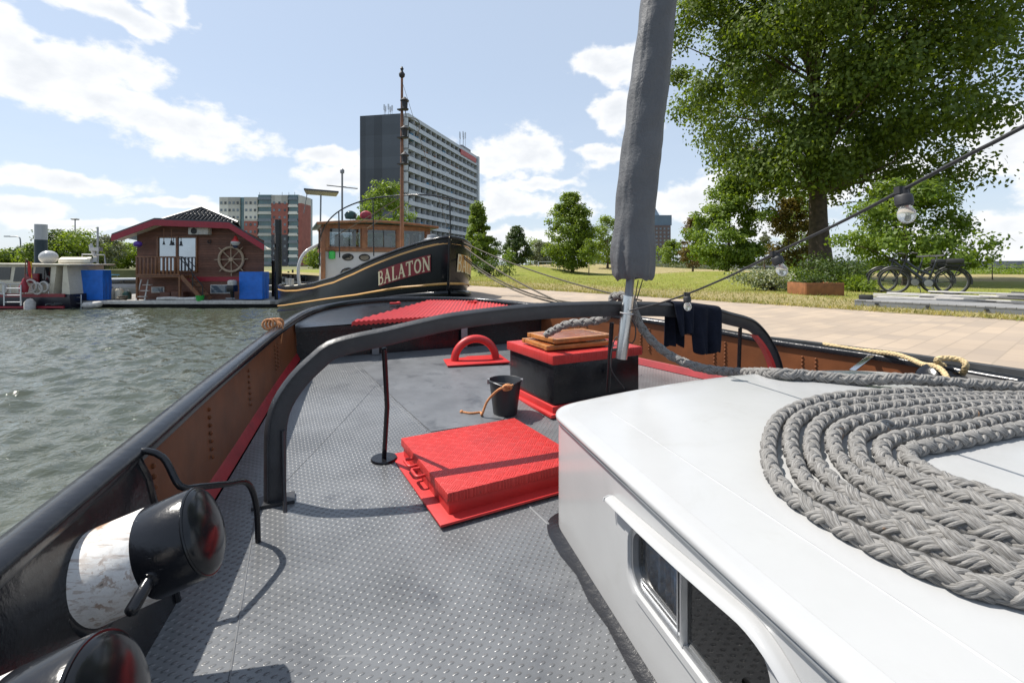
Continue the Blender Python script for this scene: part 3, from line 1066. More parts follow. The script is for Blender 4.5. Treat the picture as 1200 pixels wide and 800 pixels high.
    for i, (px, d, h, w, mm) in enumerate([(4, 82, 3.2, 7, 'leaf_mid'), (30, 84, 3.5, 7, 'leaf_dark'), (46, 80, 4.2, 6, 'leaf_mid'), (66, 78, 6.4, 7, 'leaf_dark'), (92, 78, 6.2, 8.5, 'leaf_mid'), (78, 84, 6.2, 7, 'leaf_dark'), (122, 82, 5.6, 7, 'leaf_grey'), (136, 88, 5.2, 7, 'leaf_mid'), (150, 92, 4.6, 6, 'leaf_mid'), (110, 90, 5.0, 7, 'leaf_dark'),
                                           (375, 90, 4.0, 7, 'leaf_mid'), (412, 95, 6, 8, 'leaf_dark')]):
        x = (px - 600) / F * d
        tree('bank_tree', blabs[i], x, d, QUAY, h, w, 0.4, 0.18, 60, 60, 0.38, M[mm], 'round', 90 + i, 'trees along the far bank', 0.16)
    # bushes round the big trunk
    for (px, d, w, h, mm, lab, sd_) in [(905, 14.4, 1.3, 0.62, 'flower', 'pale flowering bush left of the rusty planter', 1),
                                        (975, 15.0, 1.7, 1.0, 'leaf_dark', 'dark leafy shrub between the planter and the thick trunk', 2),
                                        (992, 15.8, 1.2, 0.7, 'leaf_dark', 'low dark bush right of the thick trunk', 3),
                                        (1003, 14.0, 0.9, 0.45, 'leaf_mid', 'low green bush right of the rusty planter', 4),
                                        (936, 16.8, 1.6, 0.6, 'leaf_mid', 'green bush behind the pale flowering bush', 5),
                                        (575, 31.0, 1.9, 1.0, 'leaf_dark', 'dark bush beside the bow of the black tugboat', 6)]:
        x, y, z = put(px, d)
        shrub('bush', lab, x, y, z, w, h, 2800, 0.085 if d < 20 else 0.12, M[mm], 300 + sd_)
    # low hedge band right of the bicycles
    x, y, z = put(1180, 33)
    b = []
    rg = np.random.default_rng(5)
    n = 9000
    C = np.stack([rg.uniform(25, 52, n), rg.normal(37, 0.7, n), np.abs(rg.normal(0, 0.38, n)) + 0.55], 1)
    o = poly_mesh('hedge', leaf_verts(C, 0.16, rg), 4, M['leaf_bright'])
    tag(o, 'long low green hedge at the back of the lawn by the bridge', 'hedge')
    n = 9000
    C = np.stack([rg.uniform(10, 30, n), rg.normal(63, 1.0, n), np.abs(rg.normal(0, 0.5, n)) + 0.55], 1)
    o = poly_mesh('hedge', leaf_verts(C, 0.2, rg), 4, M['leaf_grey'])
    tag(o, 'ragged grey green bank growth along the river behind the hornbeam', 'hedge')


# ================================================================ far buildings
def make_towers():
    # --- dark slab tower with balconies
    A = Vector((-32.2, 137, 0)); B = Vector((-15.6, 194, 0)); Cc = Vector((-45.2, 139.5, 0))
    D = B + (Cc - A)
    H = 45.5
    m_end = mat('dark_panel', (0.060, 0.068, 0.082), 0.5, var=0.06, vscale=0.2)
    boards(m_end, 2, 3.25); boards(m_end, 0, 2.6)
    m_face = mat('dark_facade', (0.16, 0.165, 0.18), 0.5, var=0.3, vscale=0.25)  # dark grey wall behind the balconies, also on the plant room
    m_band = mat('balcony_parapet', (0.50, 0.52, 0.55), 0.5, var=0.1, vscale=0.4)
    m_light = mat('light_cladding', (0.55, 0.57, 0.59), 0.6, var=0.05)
    root = thing('apartment_tower', A, 'tall slab tower with dark blank end wall and long balconies', 'building')
    b = MB()
    b.prism([A, B, D, Cc], QUAY, H)
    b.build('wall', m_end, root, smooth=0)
    e = (B - A).normalized(); n = Vector((e.y, -e.x, 0)); L = (B - A).length
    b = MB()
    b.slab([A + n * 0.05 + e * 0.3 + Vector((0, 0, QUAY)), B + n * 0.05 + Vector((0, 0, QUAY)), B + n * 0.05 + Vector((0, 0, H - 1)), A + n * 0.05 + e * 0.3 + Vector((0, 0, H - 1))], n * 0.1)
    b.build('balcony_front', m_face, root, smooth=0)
    fl = 13
    fh = (H - 3.2) / fl
    for i in range(fl):
        z = 3.0 + i * fh
        b = MB()
        p = A + e * (L * 0.5 + 0.3) + n * 0.95
        M3 = Matrix((e, n, Vector((0, 0, 1)))).transposed()
        b.box(p + Vector((0, 0, z - 0.12)), (L - 1.8, 1.6, 0.24), rot=M3)
        b.box(p + n * 0.75 + Vector((0, 0, z + 0.52)), (L - 1.8, 0.1, 1.04), rot=M3)
        nb = 15
        for k in range(nb + 1):
            q = A + e * (0.9 + (L - 1.8) * k / nb) + n * 0.9
            b.box(q + Vector((0, 0, z + 1.4)), (0.14, 1.4, 2.7), rot=M3)
        b.build('balcony', m_band, root, smooth=0)
        b = MB()
        rb = random.Random(i)
        for k in range(7):
            q = A + e * rb.uniform(2, L - 3) + n * 1.0
            b.box(q + Vector((0, 0, z + .7)), (rb.uniform(.6, 2.4), .6, rb.uniform(1.2, 2.2)), rot=M3)
        b.build('balcony_furniture', (m_end, m_light, M['corten'], M['bluecloth'])[i % 4], root, smooth=0)
        for k in range(5):
            b = MB()
            q = A + e * (4 + k * (L - 8) / 4.4) + n * 0.17
            b.box(q + Vector((0, 0, z + 1.5)), (7.5, 0.06, 1.7), rot=M3)
            b.build('window', (M['glass_sky'], M['glass_dark'], M['glass_sky'], m_light, M['glass_dark'])[(i * 7 + k * 3 + i * k) % 5], root, smooth=0)
    b = MB()
    M3 = Matrix((e, n, Vector((0, 0, 1)))).transposed()
    b.box(B - e * 0.4 + n * 1.0 + Vector((0, 0, (H + QUAY) / 2)), (1.6, 2.4, H - QUAY + 0.4), rot=M3)
    b.box(A + e * L * 0.5 + n * 0.6 + Vector((0, 0, H - 0.25)), (L - 2.2, 2.0, 1.1), rot=M3)
    b.build('cladding', m_light, root, smooth=0)
    b = MB()
    b.box(A + e * (L - 11) + n * 1.85 + Vector((0, 0, H - 1.9)), (16, 0.3, 1.9), rot=M3)
    b.build('roof_sign', mat('red_sign', (0.45, 0.06, 0.05), 0.5), root, smooth=0)
    b = MB()
    c = A + (D - A) * 0.5
    b.box(B - e * 6 - n * 5 + Vector((0, 0, H + 1.4)), (9, 8, 3.0), rot=M3)
    b.build('plant_room', m_face, root, smooth=0)
    for (q, hh) in ((A * 0.55 + Cc * 0.45 + e * 3, 3.6), (B - e * 8 - n * 2, 5.5)):
        b = MB()
        for k in range(5):
            o_ = Vector((math.cos(k * 1.26) * 1.2, math.sin(k * 1.26) * 1.2, 0))
            b.cyl(q + o_ + Vector((0, 0, H)), q + o_ + Vector((0, 0, H + hh + (2.9 if q.y > 160 else 0))), 0.09, n=6)
            b.box(q + o_ + Vector((0, 0, H + hh * 0.8 + (2.9 if q.y > 160 else 0))), (0.45, 0.25, hh * 0.45))
        b.build('antenna', M['alu'], root, smooth=0)

    # --- red, grey and glass apartment block
    d = 190.0
    X = lambda px: (px - 600) / F * d
    Z = lambda py: EYE + (310 - py) / F * d
    m_grey = mat('grey_panels', (0.60, 0.58, 0.54), 0.7, var=0.08, vscale=0.3)
    boards(m_grey, 2, 2.9); boards(m_grey, 0, 2.7)
    m_brick = mat('red_brick', (0.34, 0.12, 0.10), 0.85, var=0.15, vscale=0.5)
    m_dark = mat('dark_brick', (0.075, 0.075, 0.09), 0.8, var=0.15, vscale=0.5)
    root = thing('apartment_block', (X(300), d, QUAY), 'red brick and grey apartment block with teal glass strips', 'building')
    bays = [(257, 281, 231, m_grey, 268), (286, 301.5, 231, m_grey, 259), (318, 337, 228.5, m_grey, 238)]
    lower = [(257, 281, 268, 285, m_brick), (286, 301.5, 259, 285, m_brick), (318, 337, 238, 275, m_brick), (257, 301.5, 285, 311, m_dark), (318, 337, 275, 311, m_dark)]
    for (a, c, yt, mm, yb) in bays:
        b = MB(); b.prism([(X(a), d), (X(c), d), (X(c), d + 14), (X(a), d + 14)], Z(yb), Z(yt)); b.build('wall', mm, root, smooth=0)
    for (a, c, yt, yb, mm) in lower:
        b = MB(); b.prism([(X(a), d), (X(c), d), (X(c), d + 14), (X(a), d + 14)], Z(yb), Z(yt)); b.build('wall', mm, root, smooth=0)
    b = MB(); b.prism([(X(349), d + .4), (X(349) + 1.4, d + 0.4), (X(349) + 1.4, d + 9), (X(349), d + 9)], Z(311), Z(238)); b.build('wall', m_brick, root, smooth=0)
    b = MB(); b.prism([(X(349), d + .4), (X(349) + 1.4, d + .4), (X(349) + 1.4, d + 9), (X(349), d + 9)], Z(238), Z(229)); b.build('wall', m_grey, root, smooth=0)
    for (a, c, yt) in ((281, 286, 231), (301.5, 318, 228), (337, 349, 228)):
        b = MB(); b.prism([(X(a), d + .6), (X(c), d + .6), (X(c), d + 14), (X(a), d + 14)], QUAY, Z(yt)); b.build('glazing', M['glass_teal'], root, smooth=0)
        if c - a > 8:
            for k in range(10):
                z = QUAY + 1.0 + k * 2.92
                b = MB()
                b.box(((X(a) + X(c)) / 2, d + .35, z), (X(c) - X(a), 0.5, 0.5))
                b.box(((X(a) + X(c)) / 2, d + .2, z + .55), (X(c) - X(a) - .6, 0.08, 0.7))
                b.build('balcony', m_grey if k % 3 else M['glass_sky'], root, smooth=0)
    for (a, c, n_) in ((257, 281, 5), (286, 301.5, 3), (318, 337, 3)):
        for k in range(9):
            z = QUAY + 2.4 + k * 2.92
            for j in range(n_):
                b = MB()
                xx = X(a) + (X(c) - X(a)) * (j + .5) / n_
                b.box((xx, d - 0.02, z), (0.85, 0.1, 1.0))
                b.build('window', M['glass_sky'] if (k + j) % 3 else M['glass_dark'], root, smooth=0)
    for px in (298, 325, 333, 340):
        b = MB(); b.cyl((X(px), d + 4, Z(230)), (X(px), d + 4, Z(223.5)), 0.12, n=6); b.build('roof_vent', M['alu'], root)

    # --- brown tower with a pointed blue roof
    d = 300.0
    root = thing('office_tower', (X(770) if False else (765 - 600) / F * d, d, QUAY), 'far brown tower with a pointed slate blue roof behind the mast', 'building')
    X = lambda px: (px - 600) / F * d
    Z = lambda py: EYE + (310 - py) / F * d
    m_br = mat('brown_facade', (0.16, 0.115, 0.105), 0.8, var=0.1, vscale=.3)
    m_sl = mat('slate_roof', (0.13, 0.18, 0.23), 0.4, var=0.1, vscale=.3)
    b = MB(); b.prism([(X(744), d), (X(786), d), (X(786), d + 20), (X(744), d + 20)], QUAY, Z(264)); b.build('wall', m_br, root, smooth=0)
    b = MB(); b.prism([(X(745), d + .5), (X(787.5), d + .5), (X(787.5), d + 19), (X(745), d + 19)], Z(264) + .01, Z(252))
    cx, cy = X(763), d + 10
    s = X(775) - X(763)
    b.add([(cx - s, cy - s, Z(252) + .02), (cx + s, cy - s, Z(252) + .02), (cx + s, cy + s, Z(252) + .02), (cx - s, cy + s, Z(252) + .02), (cx, cy, Z(222))], [(0, 1, 4), (1, 2, 4), (2, 3, 4), (3, 0, 4)])
    b.build('roof', m_sl, root, smooth=0)
    for k in range(9):
        for j in range(9):
            b = MB(); b.box((X(746.5 + j * 4.6), d - .03, Z(268 + k * 4.6)), (1.2, .1, 1.3)); b.build('window', M['glass_sky'], root, smooth=0)
    # --- low house with dark roof far left
    d = 84.0
    root = thing('bank_house', ((8 - 600) / F * d, d, QUAY), 'low building with grey hipped roof at the far left bank', 'house')
    xa, xb = (-12 - 600) / F * d, (21 - 600) / F * d
    b = MB(); b.prism([(xa, d - 2), (xb, d - 2), (xb, d + 6), (xa, d + 6)], QUAY, 2.0); b.build('wall', M['concrete'], root, smooth=0)
    b = MB()
    b.add([(xa - .5, d - 2.5, 2.01), (xb + .5, d - 2.5, 2.01), (xb + .5, d + 6.5, 2.01), (xa - .5, d + 6.5, 2.01), (xa + 1.5, d + 2, 4.0), (xb - 2.0, d + 2, 4.0)], [(0, 1, 5, 4), (1, 2, 5), (2, 3, 4, 5), (3, 0, 4), (3, 2, 1, 0)])
    b.build('roof', M['tile'], root, smooth=0)


def make_bridge():
    m = mat('bridge_concrete', (0.30, 0.30, 0.30), 0.8, var=0.1, vscale=0.2, dirt=(0.18, 0.18, 0.18), dscale=0.3, damt=.5)
    d = 128.0
    X = lambda px: (px - 600) / F * d
    root = thing('road_bridge', (X(1100), d, WATER), 'long flat concrete road bridge over the river behind the bicycles', 'bridge')
    b = MB(); b.prism([(X(820), d + 40), (X(1190), d), (700, d - 40), (700, d - 30), (X(1190), d + 12), (X(820), d + 52)], EYE - 0.9, EYE + 0.35); b.build('deck', m, root, smooth=0)
    b = MB(); b.prism([(X(820), d + 39.5), (X(1190), d - .5), (700, d - 40.5), (700, d - 40.2), (X(1190), d - .2), (X(820), d + 39.8)], EYE - 0.1, EYE + 1.0); b.build('parapet', M['grey_metal'], root, smooth=0)
    for px in (900, 1030):
        b = MB(); b.prism([(X(px) - 1, d + 14), (X(px) + 1, d + 14), (X(px) + 1, d + 26), (X(px) - 1, d + 26)], WATER - 1, EYE - 0.9); b.build('pier', m, root, smooth=0)
    b = MB(); b.prism([(X(1166), d + .6), (700, d - 38), (700, d - 20), (X(1166), d + 10)], WATER - 1, EYE - 0.95); b.build('abutment', M['black_matte'], root, smooth=0)
    lamp = None
    for k, (px, py, dd) in enumerate([(1109, 287, 140), (1137, 284, 120)]):
        p = at(px, py, dd)
        t = thing('street_lamp', (p.x, dd, EYE + .3), ['shorter of the two lamp posts on the bridge behind the bicycles', 'taller of the two lamp posts on the bridge behind the bicycles'][k], 'street lamp', 'lamps on the bridge')
        b = MB(); b.tube([(p.x, dd, EYE + .3), (p.x, dd, p.z)], [0.12, 0.08], 6); b.build('pole', M['grey_metal'], t)
        b = MB(); b.box((p.x + .5, dd, p.z), (1.3, .3, .14)); b.build('lamp_head', M['grey_metal'], t)
    # lamps on the left bank
    for (px, py, dd, lab, kind) in [(88, 257, 82, 'slim mast lamp with flat round top on the left bank', 0), (24, 258 + 19, 80, 'curved arm street lamp at the far left bank', 1)]:
        p = at(px, py, dd)
        t = thing('street_lamp', (p.x, dd, QUAY), lab, 'street lamp')
        b = MB()
        if kind == 0:
            b.tube([(p.x, dd, QUAY), (p.x, dd, p.z)], [.13, .08], 6)
        else:
            b.tube(catmull([(p.x, dd, QUAY), (p.x, dd, p.z - 1), (p.x - .4, dd, p.z - .1), (p.x - 2.0, dd, p.z)], .3), .09, 6)
        b.build('pole', M['grey_metal'], t)
        b = MB()
        if kind == 0:
            b.lathe([(.01, -.12), (.5, -.1), (.62, .05), (.3, .18), (.01, .2)], (p.x, dd, p.z), n=12)
        else:
            b.box((p.x - 2.2, dd, p.z), (1.0, .3, .16))
        b.build('lamp_head', M['grey_metal'], t)


# ================================================================ things on the lawn
def make_bikes():
    def wheel(root, c, r, fork):
        b = MB(); b.torus(c, (0, 1, 0), r - .03, .032, 40, 8); w = b.build('wheel', M['rubber'], root)
        b = MB(); b.torus(c, (0, 1, 0), r - .055, .012, 40, 6); b.build('rim', M['grey_metal'], w)
        b = MB()
        for k in range(18):
            a = k * 2 * math.pi / 18
            c0 = Vector(c) + Vector((math.cos(a) * .03, (.02 if k % 2 else -.02), math.sin(a) * .03))
            b.tube([c0, Vector(c) + Vector((math.cos(a + .25) * (r - .055), 0, math.sin(a + .25) * (r - .055)))], .0025, 4, caps=False)
        b.build('spokes', M['grey_metal'], w)
        b = MB(); b.cyl(Vector(c) + Vector((0, -.04, 0)), Vector(c) + Vector((0, .04, 0)), .04, n=12); b.build('hub', M['bike'], w)

    root = thing('bicycle', (0, 0, 0), 'black step-through electric bicycle nearest the path with rear rack', 'bicycle', 'bicycles on the lawn')
    r = 0.35
    fw, rw = (-0.58, 0, r), (0.56, 0, r)
    wheel(root, fw, r, 1); wheel(root, rw, r, 0)
    bb_ = Vector((0.10, 0, .30))
    b = MB()
    head_t, head_b = Vector((-.33, 0, .93)), Vector((-.38, 0, .74))
    b.tube([head_b, head_t], .028, 8)
    b.tube([head_b + Vector((0.01, 0, .02)), bb_], .042, 8)
    b.tube(catmull([head_t - Vector((0, 0, .06)), (-.1, 0, .66), (.16, 0, .52)], .06), .032, 8)
    b.tube([bb_, (.27, 0, .86)], .026, 8)
    for s in (-.05, .05):
        b.tube([bb_ + Vector((0, s * .6, 0)), (rw[0], s, r)], .012, 6)
        b.tube([(.24, s * .5, .76), (rw[0], s, r)], .010, 6)
        b.tube([head_b + Vector((0, s, -.02)), (-.47, s, .52), (fw[0], s, r)], .014, 6)
    b.build('frame', M['bike'], root)
    b = MB(); b.box((.12, 0, .31), (.26, .11, .17)); b.build('motor', M['bike'], root, bevel=.03)
    b = MB(); b.cyl((.12, -.08, .3), (.12, -.065, .3), .09, n=20); b.bar((.12, -.1, .3), (.2, -.1, .16), .02, .015); b.bar((.12, .1, .3), (.04, .1, .44), .02, .015)
    b.box((.2, -.14, .15), (.09, .09, .02)); b.box((.04, .14, .45), (.09, .09, .02)); b.build('crankset', M['grey_metal'], root)
    b = MB(); b.tube([(.25, 0, .82), (.285, 0, .98)], .014, 8); b.build('seat_post', M['grey_metal'], root)
    b = MB()
    prof = [(-.14, .025, .0), (-.05, .045, .005), (.05, .09, .01), (.12, .10, .02), (.15, .05, .025)]
    b.grid([[(x + .29, -w, .985 + z), (x + .29, -w * .6, 1.02 + z), (x + .29, 0, 1.03 + z), (x + .29, w * .6, 1.02 + z), (x + .29, w, .985 + z), (x + .29, 0, .975 + z)] for x, w, z in prof], closed=True)
    b.build('saddle', M['rubber'], root)
    b = MB(); b.tube([head_t, (-.31, 0, 1.02)], .016, 8)
    b.tube(catmull([(-.14, -.32, 1.08), (-.24, -.26, 1.10), (-.31, -.08, 1.06), (-.31, .08, 1.06), (-.24, .26, 1.10), (-.14, .32, 1.08)], .05), .013, 8)
    b.build('handlebar', M['bike'], root)
    for s in (-1, 1):
        b = MB(); b.cyl((-.21, s * .29, 1.09), (-.10, s * .33, 1.075), .019, n=8); b.build('grip', M['rubber'], root)
    b = MB(); b.box((-.40, 0, .90), (.07, .07, .07)); b.build('headlight', M['bike'], root, bevel=.012)
    for (c, a0, a1) in ((fw, R(20), R(165)), (rw, R(-10), R(150))):
        b = MB(); b.torus(c, (0, -1, 0), r + .025, .022, 20, 6, a0, a1, (1, 0, 0)); b.build('mudguard', M['bike'], root)
    b = MB()
    for s in (-.07, .07):
        b.tube([(.30, s, .80), (.40, s, .80), (.92, s, .82)], .009, 6)
        b.tube([(.74, s, .80), (rw[0], s * .8, r)], .008, 6)
    for k in range(5):
        b.tube([(.42 + k * .12, -.07, .81), (.42 + k * .12, .07, .81)], .007, 5)
    b.build('rack', M['bike'], root)
    b = MB(); b.box((.62, 0, .87), (.34, .20, .13)); b.build('rack_bag', M['black_matte'], root, bevel=.03)
    b = MB(); b.box((.62, 0, .765), (.38, .11, .06)); b.build('battery', M['black_matte'], root, bevel=.015)
    b = MB(); b.tube([(.2, .07, .28), (.26, .2, .0)], .01, 6); b.build('kickstand', M['grey_metal'], root)
    b = MB(); b.torus((.62, -.02, .62), (0, 1, .2), .12, .016, 20, 6); b.build('chain_lock', M['rubber'], root)
    ang = R(-40)
    x, y = 10.8, 12.35
    root.location = (x, y, lawn_z(x, y) - .005)
    root.rotation_euler = (0, 0, ang)
    x2, y2 = 11.0, 13.0
    dup(root, (x2, y2, lawn_z(x2, y2) - .005), ang + R(3), 'black step-through electric bicycle behind the first with its front wheel further left')


def make_lawn_things():
    # rusty planter in front of the trunk
    p = on_plane(967, 346.5, QUAY + .02)
    root = thing('planter', (p.x, p.y, QUAY + .02), 'rusty corten steel planter box at the foot of the big tree', 'planter')
    b = MB()
    w, dd, h, th = .95, .8, .32, .02
    for (cx, cy, sx, sy) in ((0, -dd / 2, w, th), (0, dd / 2, w, th), (-w / 2, 0, th, dd - th), (w / 2, 0, th, dd - th)):
        b.box((p.x + cx, p.y + dd / 2 + cy, QUAY + h / 2), (sx, sy, h + .04))
    b.build('side_panel', M['corten'], root, bevel=.004)
    b = MB(); b.box((p.x, p.y + dd / 2, QUAY + h - .06), (w - .05, dd - .05, .04)); b.build('soil', M['bark'], root)
    shrub('planter_shrub', 'leafy plants growing in the rusty planter', p.x, p.y + dd / 2, QUAY + h - .06, .7, .26, 700, .06, M['leaf_dark'], 377, 'plant')
    # swing frame
    d = 43.0
    x0, x1 = (631 - 600) / F * d, (653 - 600) / F * d
    z0 = lawn_z((x0 + x1) / 2, d)
    zt = EYE + (310 - 309.5) / F * d + .0
    root = thing('swing_frame', ((x0 + x1) / 2, d, z0), 'metal swing frame with splayed legs on the far lawn', 'swing')
    for (xx, s) in ((x0, -1), (x1, 1)):
        for q in (-1, 1):
            b = MB(); b.tube([(xx, d, zt + .2), (xx + s * .45 * (q > 0), d + q * .6, lawn_z(xx, d) - .05)], .045, 6); b.build('leg', M['grey_metal'], root)
    b = MB(); b.tube([(x0, d, zt + .2), (x1, d, zt + .2)], .05, 6); b.build('crossbar', M['grey_metal'], root)
    for f in (.35, .65):
        xx = x0 + (x1 - x0) * f
        b = MB()
        b.tube([(xx - .18, d, zt + .2), (xx - .18, d, z0 + .5)], .012, 4); b.tube([(xx + .18, d, zt + .2), (xx + .18, d, z0 + .5)], .012, 4)
        b.box((xx, d, z0 + .5), (.45, .18, .04)); b.build('swing_seat', M['bluecloth'], root)
    # grey deck panels at the path edge
    m = mat('grey_decking', (0.20, 0.20, 0.20), .75, var=.2, vscale=2, bump=.3, bscale=15, dirt=(.10, .10, .10), dscale=2)
    boards(m, 1, .09)
    e = Vector((0.62, -0.785, 0)); n = Vector((0.785, .62, 0))
    a = on_plane(1001, 359, QUAY)
    root = thing('decking_panel', a, 'flat grey decking platform lying at the edge of the path', 'decking')
    M3 = Matrix((e, n, Vector((0, 0, 1)))).transposed()
    L, W = 6.5, 1.9
    b = MB()
    b.box(a + e * L / 2 + n * W / 2 + Vector((0, 0, .115)), (L, W, .03), rot=M3)
    b.build('deck_top', m, root, bevel=.004)
    b = MB()
    b.box(a + e * L / 2 + n * .03 + Vector((0, 0, .055)), (L - .01, .05, .088), rot=M3)
    b.box(a + e * .03 + n * W / 2 + Vector((0, 0, .055)), (.05, W - .02, .088), rot=M3)
    b.build('edge_beam', M['grey_metal'], root)
    for k in range(9):
        b = MB(); q = a + e * (.35 + k * .72) - n * .008 + Vector((0, 0, .07)); b.box(q, (.05, .03, .035), rot=M3); b.build('clip', M['black_matte'], root)
    b = MB(); b.box(a + e * .12 + n * .25 + Vector((0, 0, .175)), (.2, .16, .09), rot=M3)
    tag(b.build('black_block', M['rubber'], bevel=.015), 'small black rubber block on the left corner of the grey decking', 'block')
    # loose planks lying on the panel
    rd = random.Random(3)
    labs = {0: 'weathered white plank lying in the pile on the grey decking', 1: 'dark grey plank lying in the pile on the grey decking'}
    for k in range(22):
        dark = k >= 11
        f = rd.uniform(.25, 2.6) if not dark else rd.uniform(2.4, 4.6)
        q = a + e * f + n * (rd.uniform(1.0, 1.85)) + Vector((0, 0, .145 + .03 * (k % 6)))
        ang = rd.uniform(-.22, .22)
        ee = e * math.cos(ang) + n * math.sin(ang)
        b = MB(); ln = rd.uniform(1.2, 2.2)
        b.bar(q - ee * ln / 2, q + ee * ln / 2, .09, .024)
        tag(b.build('plank', M['plankdark'] if dark else M['plankwhite'], bevel=.003), labs[int(dark)], 'plank', 'dark planks on the decking' if dark else 'white planks on the decking')


make_ground()
make_water()
make_trees()
make_towers()
make_bridge()
make_bikes()
make_lawn_things()
# ================================================================ the tug we stand on
RAIL = [(0.75, -5.2, .6), (0.2, -3.0, .6), (-0.62, -0.9, .61), (-1.03, .2, .615), (-1.376, 1.26, .62), (-1.59, 1.99, .64), (-1.89, 2.97, .67), (-2.46, 4.9, .72),
        (-2.83, 6.5, .76), (-2.74, 7.4, .79), (-2.35, 7.95, .81), (-1.6, 8.2, .82), (-.6, 8.1, .81), (.27, 7.4, .78), (1.2, 6.58, .73), (2.23, 5.57, .66), (2.79, 4.94, .60),
        (3.36, 4.18, .58), (3.73, 3.42, .56), (4.3, 2.0, .56), (4.75, .4, .56), (5.0, -1.5, .56), (5.0, -3.5, .58), (4.7, -5.2, .6)]


def make_tug():
    root = thing('tugboat', (0.9, 2.0, WATER), 'black steel tugboat in the foreground with grey studded deck and red hatches', 'boat')
    rail = catmull(RAIL, .11)
    n = len(rail)
    nor = []
    for i in range(n):
        d = rail[min(n - 1, i + 1)] - rail[max(0, i - 1)]
        nor.append(Vector((-d.y, d.x, 0)).normalized())   # outward: curve runs clockwise seen from above

    def off(i, o, z):
        p = rail[i] + nor[i] * o
        return Vector((p.x, p.y, z))
    # outward check
    cen = Vector((1.0, 2.0, 0))
    if (rail[6] - cen).dot(nor[6]) < 0:
        nor = [-q for q in nor]
    tip = min(range(n), key=lambda i: -(-0.454 * rail[i].x + .891 * rail[i].y))
    # hull plating
    b = MB()
    rows = []
    for i in range(n):
        z = rail[i].z
        rows.append([off(i, .045, z - .03), off(i, .03, z - .25), off(i, .0, .1), off(i, .06, .04), off(i, .06, -.06), off(i, -.01, -.12), off(i, -.12, -.7), off(i, -.35, -1.6)])
    b.grid(rows, flip=False)
    b.build('hull', M['hullblack'], root, smooth=40)
    # rail
    b = MB()
    rows = []
    for i in range(n):
        z = rail[i].z
        w = 0.5 + 0.5 * min(1, max(0, (i - 0) / n))
        rows.append([off(i, -.056, z - .04), off(i, -.061, z - .01), off(i, -.045, z + .014), off(i, 0, z + .022), off(i, .045, z + .014), off(i, .061, z - .01), off(i, .056, z - .04)])
    b.grid(rows, closed=True)
    b.build('rail', M['black'], root, smooth=50)
    # inner bulwark: brown plating, red margin, rivets
    b = MB()
    rows = []
    for i in range(n):
        z = rail[i].z
        q = off(i, -.13, 0)
        dz = deck_z(q.x, q.y)
        rows.append([off(i, -.03, z - .035), off(i, -.05, dz + .085), off(i, -.056, dz + .075), off(i, -.09, dz + .004)])
    for k, mm in ((0, 0), (1, 1), (2, 1)):
        b.grid([[r[k], r[k + 1]] for r in rows], m=mm)
    # frames (stiffeners) with rivet rows
    for i in range(8, n - 4, 9):
        if rail[i].y < 1.9 and rail[i].x < 0:
            continue
        z = rail[i].z
        q = off(i, -.13, 0); dz = deck_z(q.x, q.y)
        d = (rail[i + 1] - rail[i]).normalized()
        for s in (-.06, .06):
            if (rail[i] - Vector((-1.7, 2.3, .65))).length > .5 and s > 0 and rail[i].y < 4.3:
                continue
            for k in range(7):
                f = (k + .5) / 7
                p = off(i, -.035 - .02 * (1 - f), dz + .19 + (z - .1 - dz - .19) * f) + d * s
                b.lathe([(.0125, -.002), (.011, .006), (.006, .010), (.001, .011)], p, -nor[i], 8)
    b.build('bulwark', [M['brown'], M['red_dark']], root, smooth=35)
    # deck
    Ls = rail[:tip + 1]
    Rs = rail[tip:][::-1]
    m_ = min(len(Ls), len(Rs))

    def res(ids, k):
        L = len(ids) - 1
        o = []
        for j in range(k):
            f = L * j / (k - 1)
            a = int(f); c = min(L, a + 1)
            o.append((ids[a], ids[c], f - a))
        return o
    K = 90
    li = res(list(range(0, tip + 1)), K)
    ri = res(list(range(n - 1, tip - 1, -1)), K)
    b = MB()
    rows = []
    for (a, c, f), (a2, c2, f2) in zip(li, ri):
        pl = off(a, -.10, 0).lerp(off(c, -.10, 0), f)
        pr = off(a2, -.10, 0).lerp(off(c2, -.10, 0), f2)
        r = []
        for j in range(17):
            p = pl.lerp(pr, j / 16)
            r.append((p.x, p.y, deck_z(p.x, p.y)))
        rows.append(r)
    b.grid(rows, flip=True)
    b.build('deck', M['deck'], root, smooth=60)
    # smooth plating strip in the middle of the after deck, weld seams
    b = MB()
    ax = Vector((-.454, .891, 0)); la = Vector((.891, .454, 0))
    c0 = on_deck(440, 470)

    def deck_strip(p, q, w, h=.004):
        p, q = Vector((p.x, p.y, 0)), Vector((q.x, q.y, 0))
        d = (q - p).normalized(); s = Vector((-d.y, d.x, 0)) * w * .5
        k = max(2, int((q - p).length / .2))
        rws = []
        for j in range(k + 1):
            t = p.lerp(q, j / k)
            rws.append([((t + s * u).x, (t + s * u).y, deck_z((t + s * u).x, (t + s * u).y) + hh) for u, hh in ((-1, .0005), (-.5, h), (.5, h), (1, .0005))])
        b.grid(rws)
    for (p, q, w, h) in (((415, 428), (500, 505), .012, .003), ((300, 600), (268, 800), .008, .003), ((440, 452), (300, 600), .006, .003), ((612, 585), (655, 625), .018, .005)):
        b = MB()
        deck_strip(on_deck(*p), on_deck(*q), w, h)
        b.build('weld_seam', M['deck_smooth'], root, smooth=60)
    # smooth deck plate on the after part
    b = MB()
    pl = [on_deck(x, y) for x, y in ((425, 432), (505, 506), (588, 494), (606, 470), (596, 424), (520, 415), (470, 417))]
    bmv = [(p.x, p.y, deck_z(p.x, p.y) + .005) for p in pl]
    # fan grid so the plate follows the sheer
    cc = Vector((sum(p.x for p in pl) / len(pl), sum(p.y for p in pl) / len(pl), 0))
    rws = []
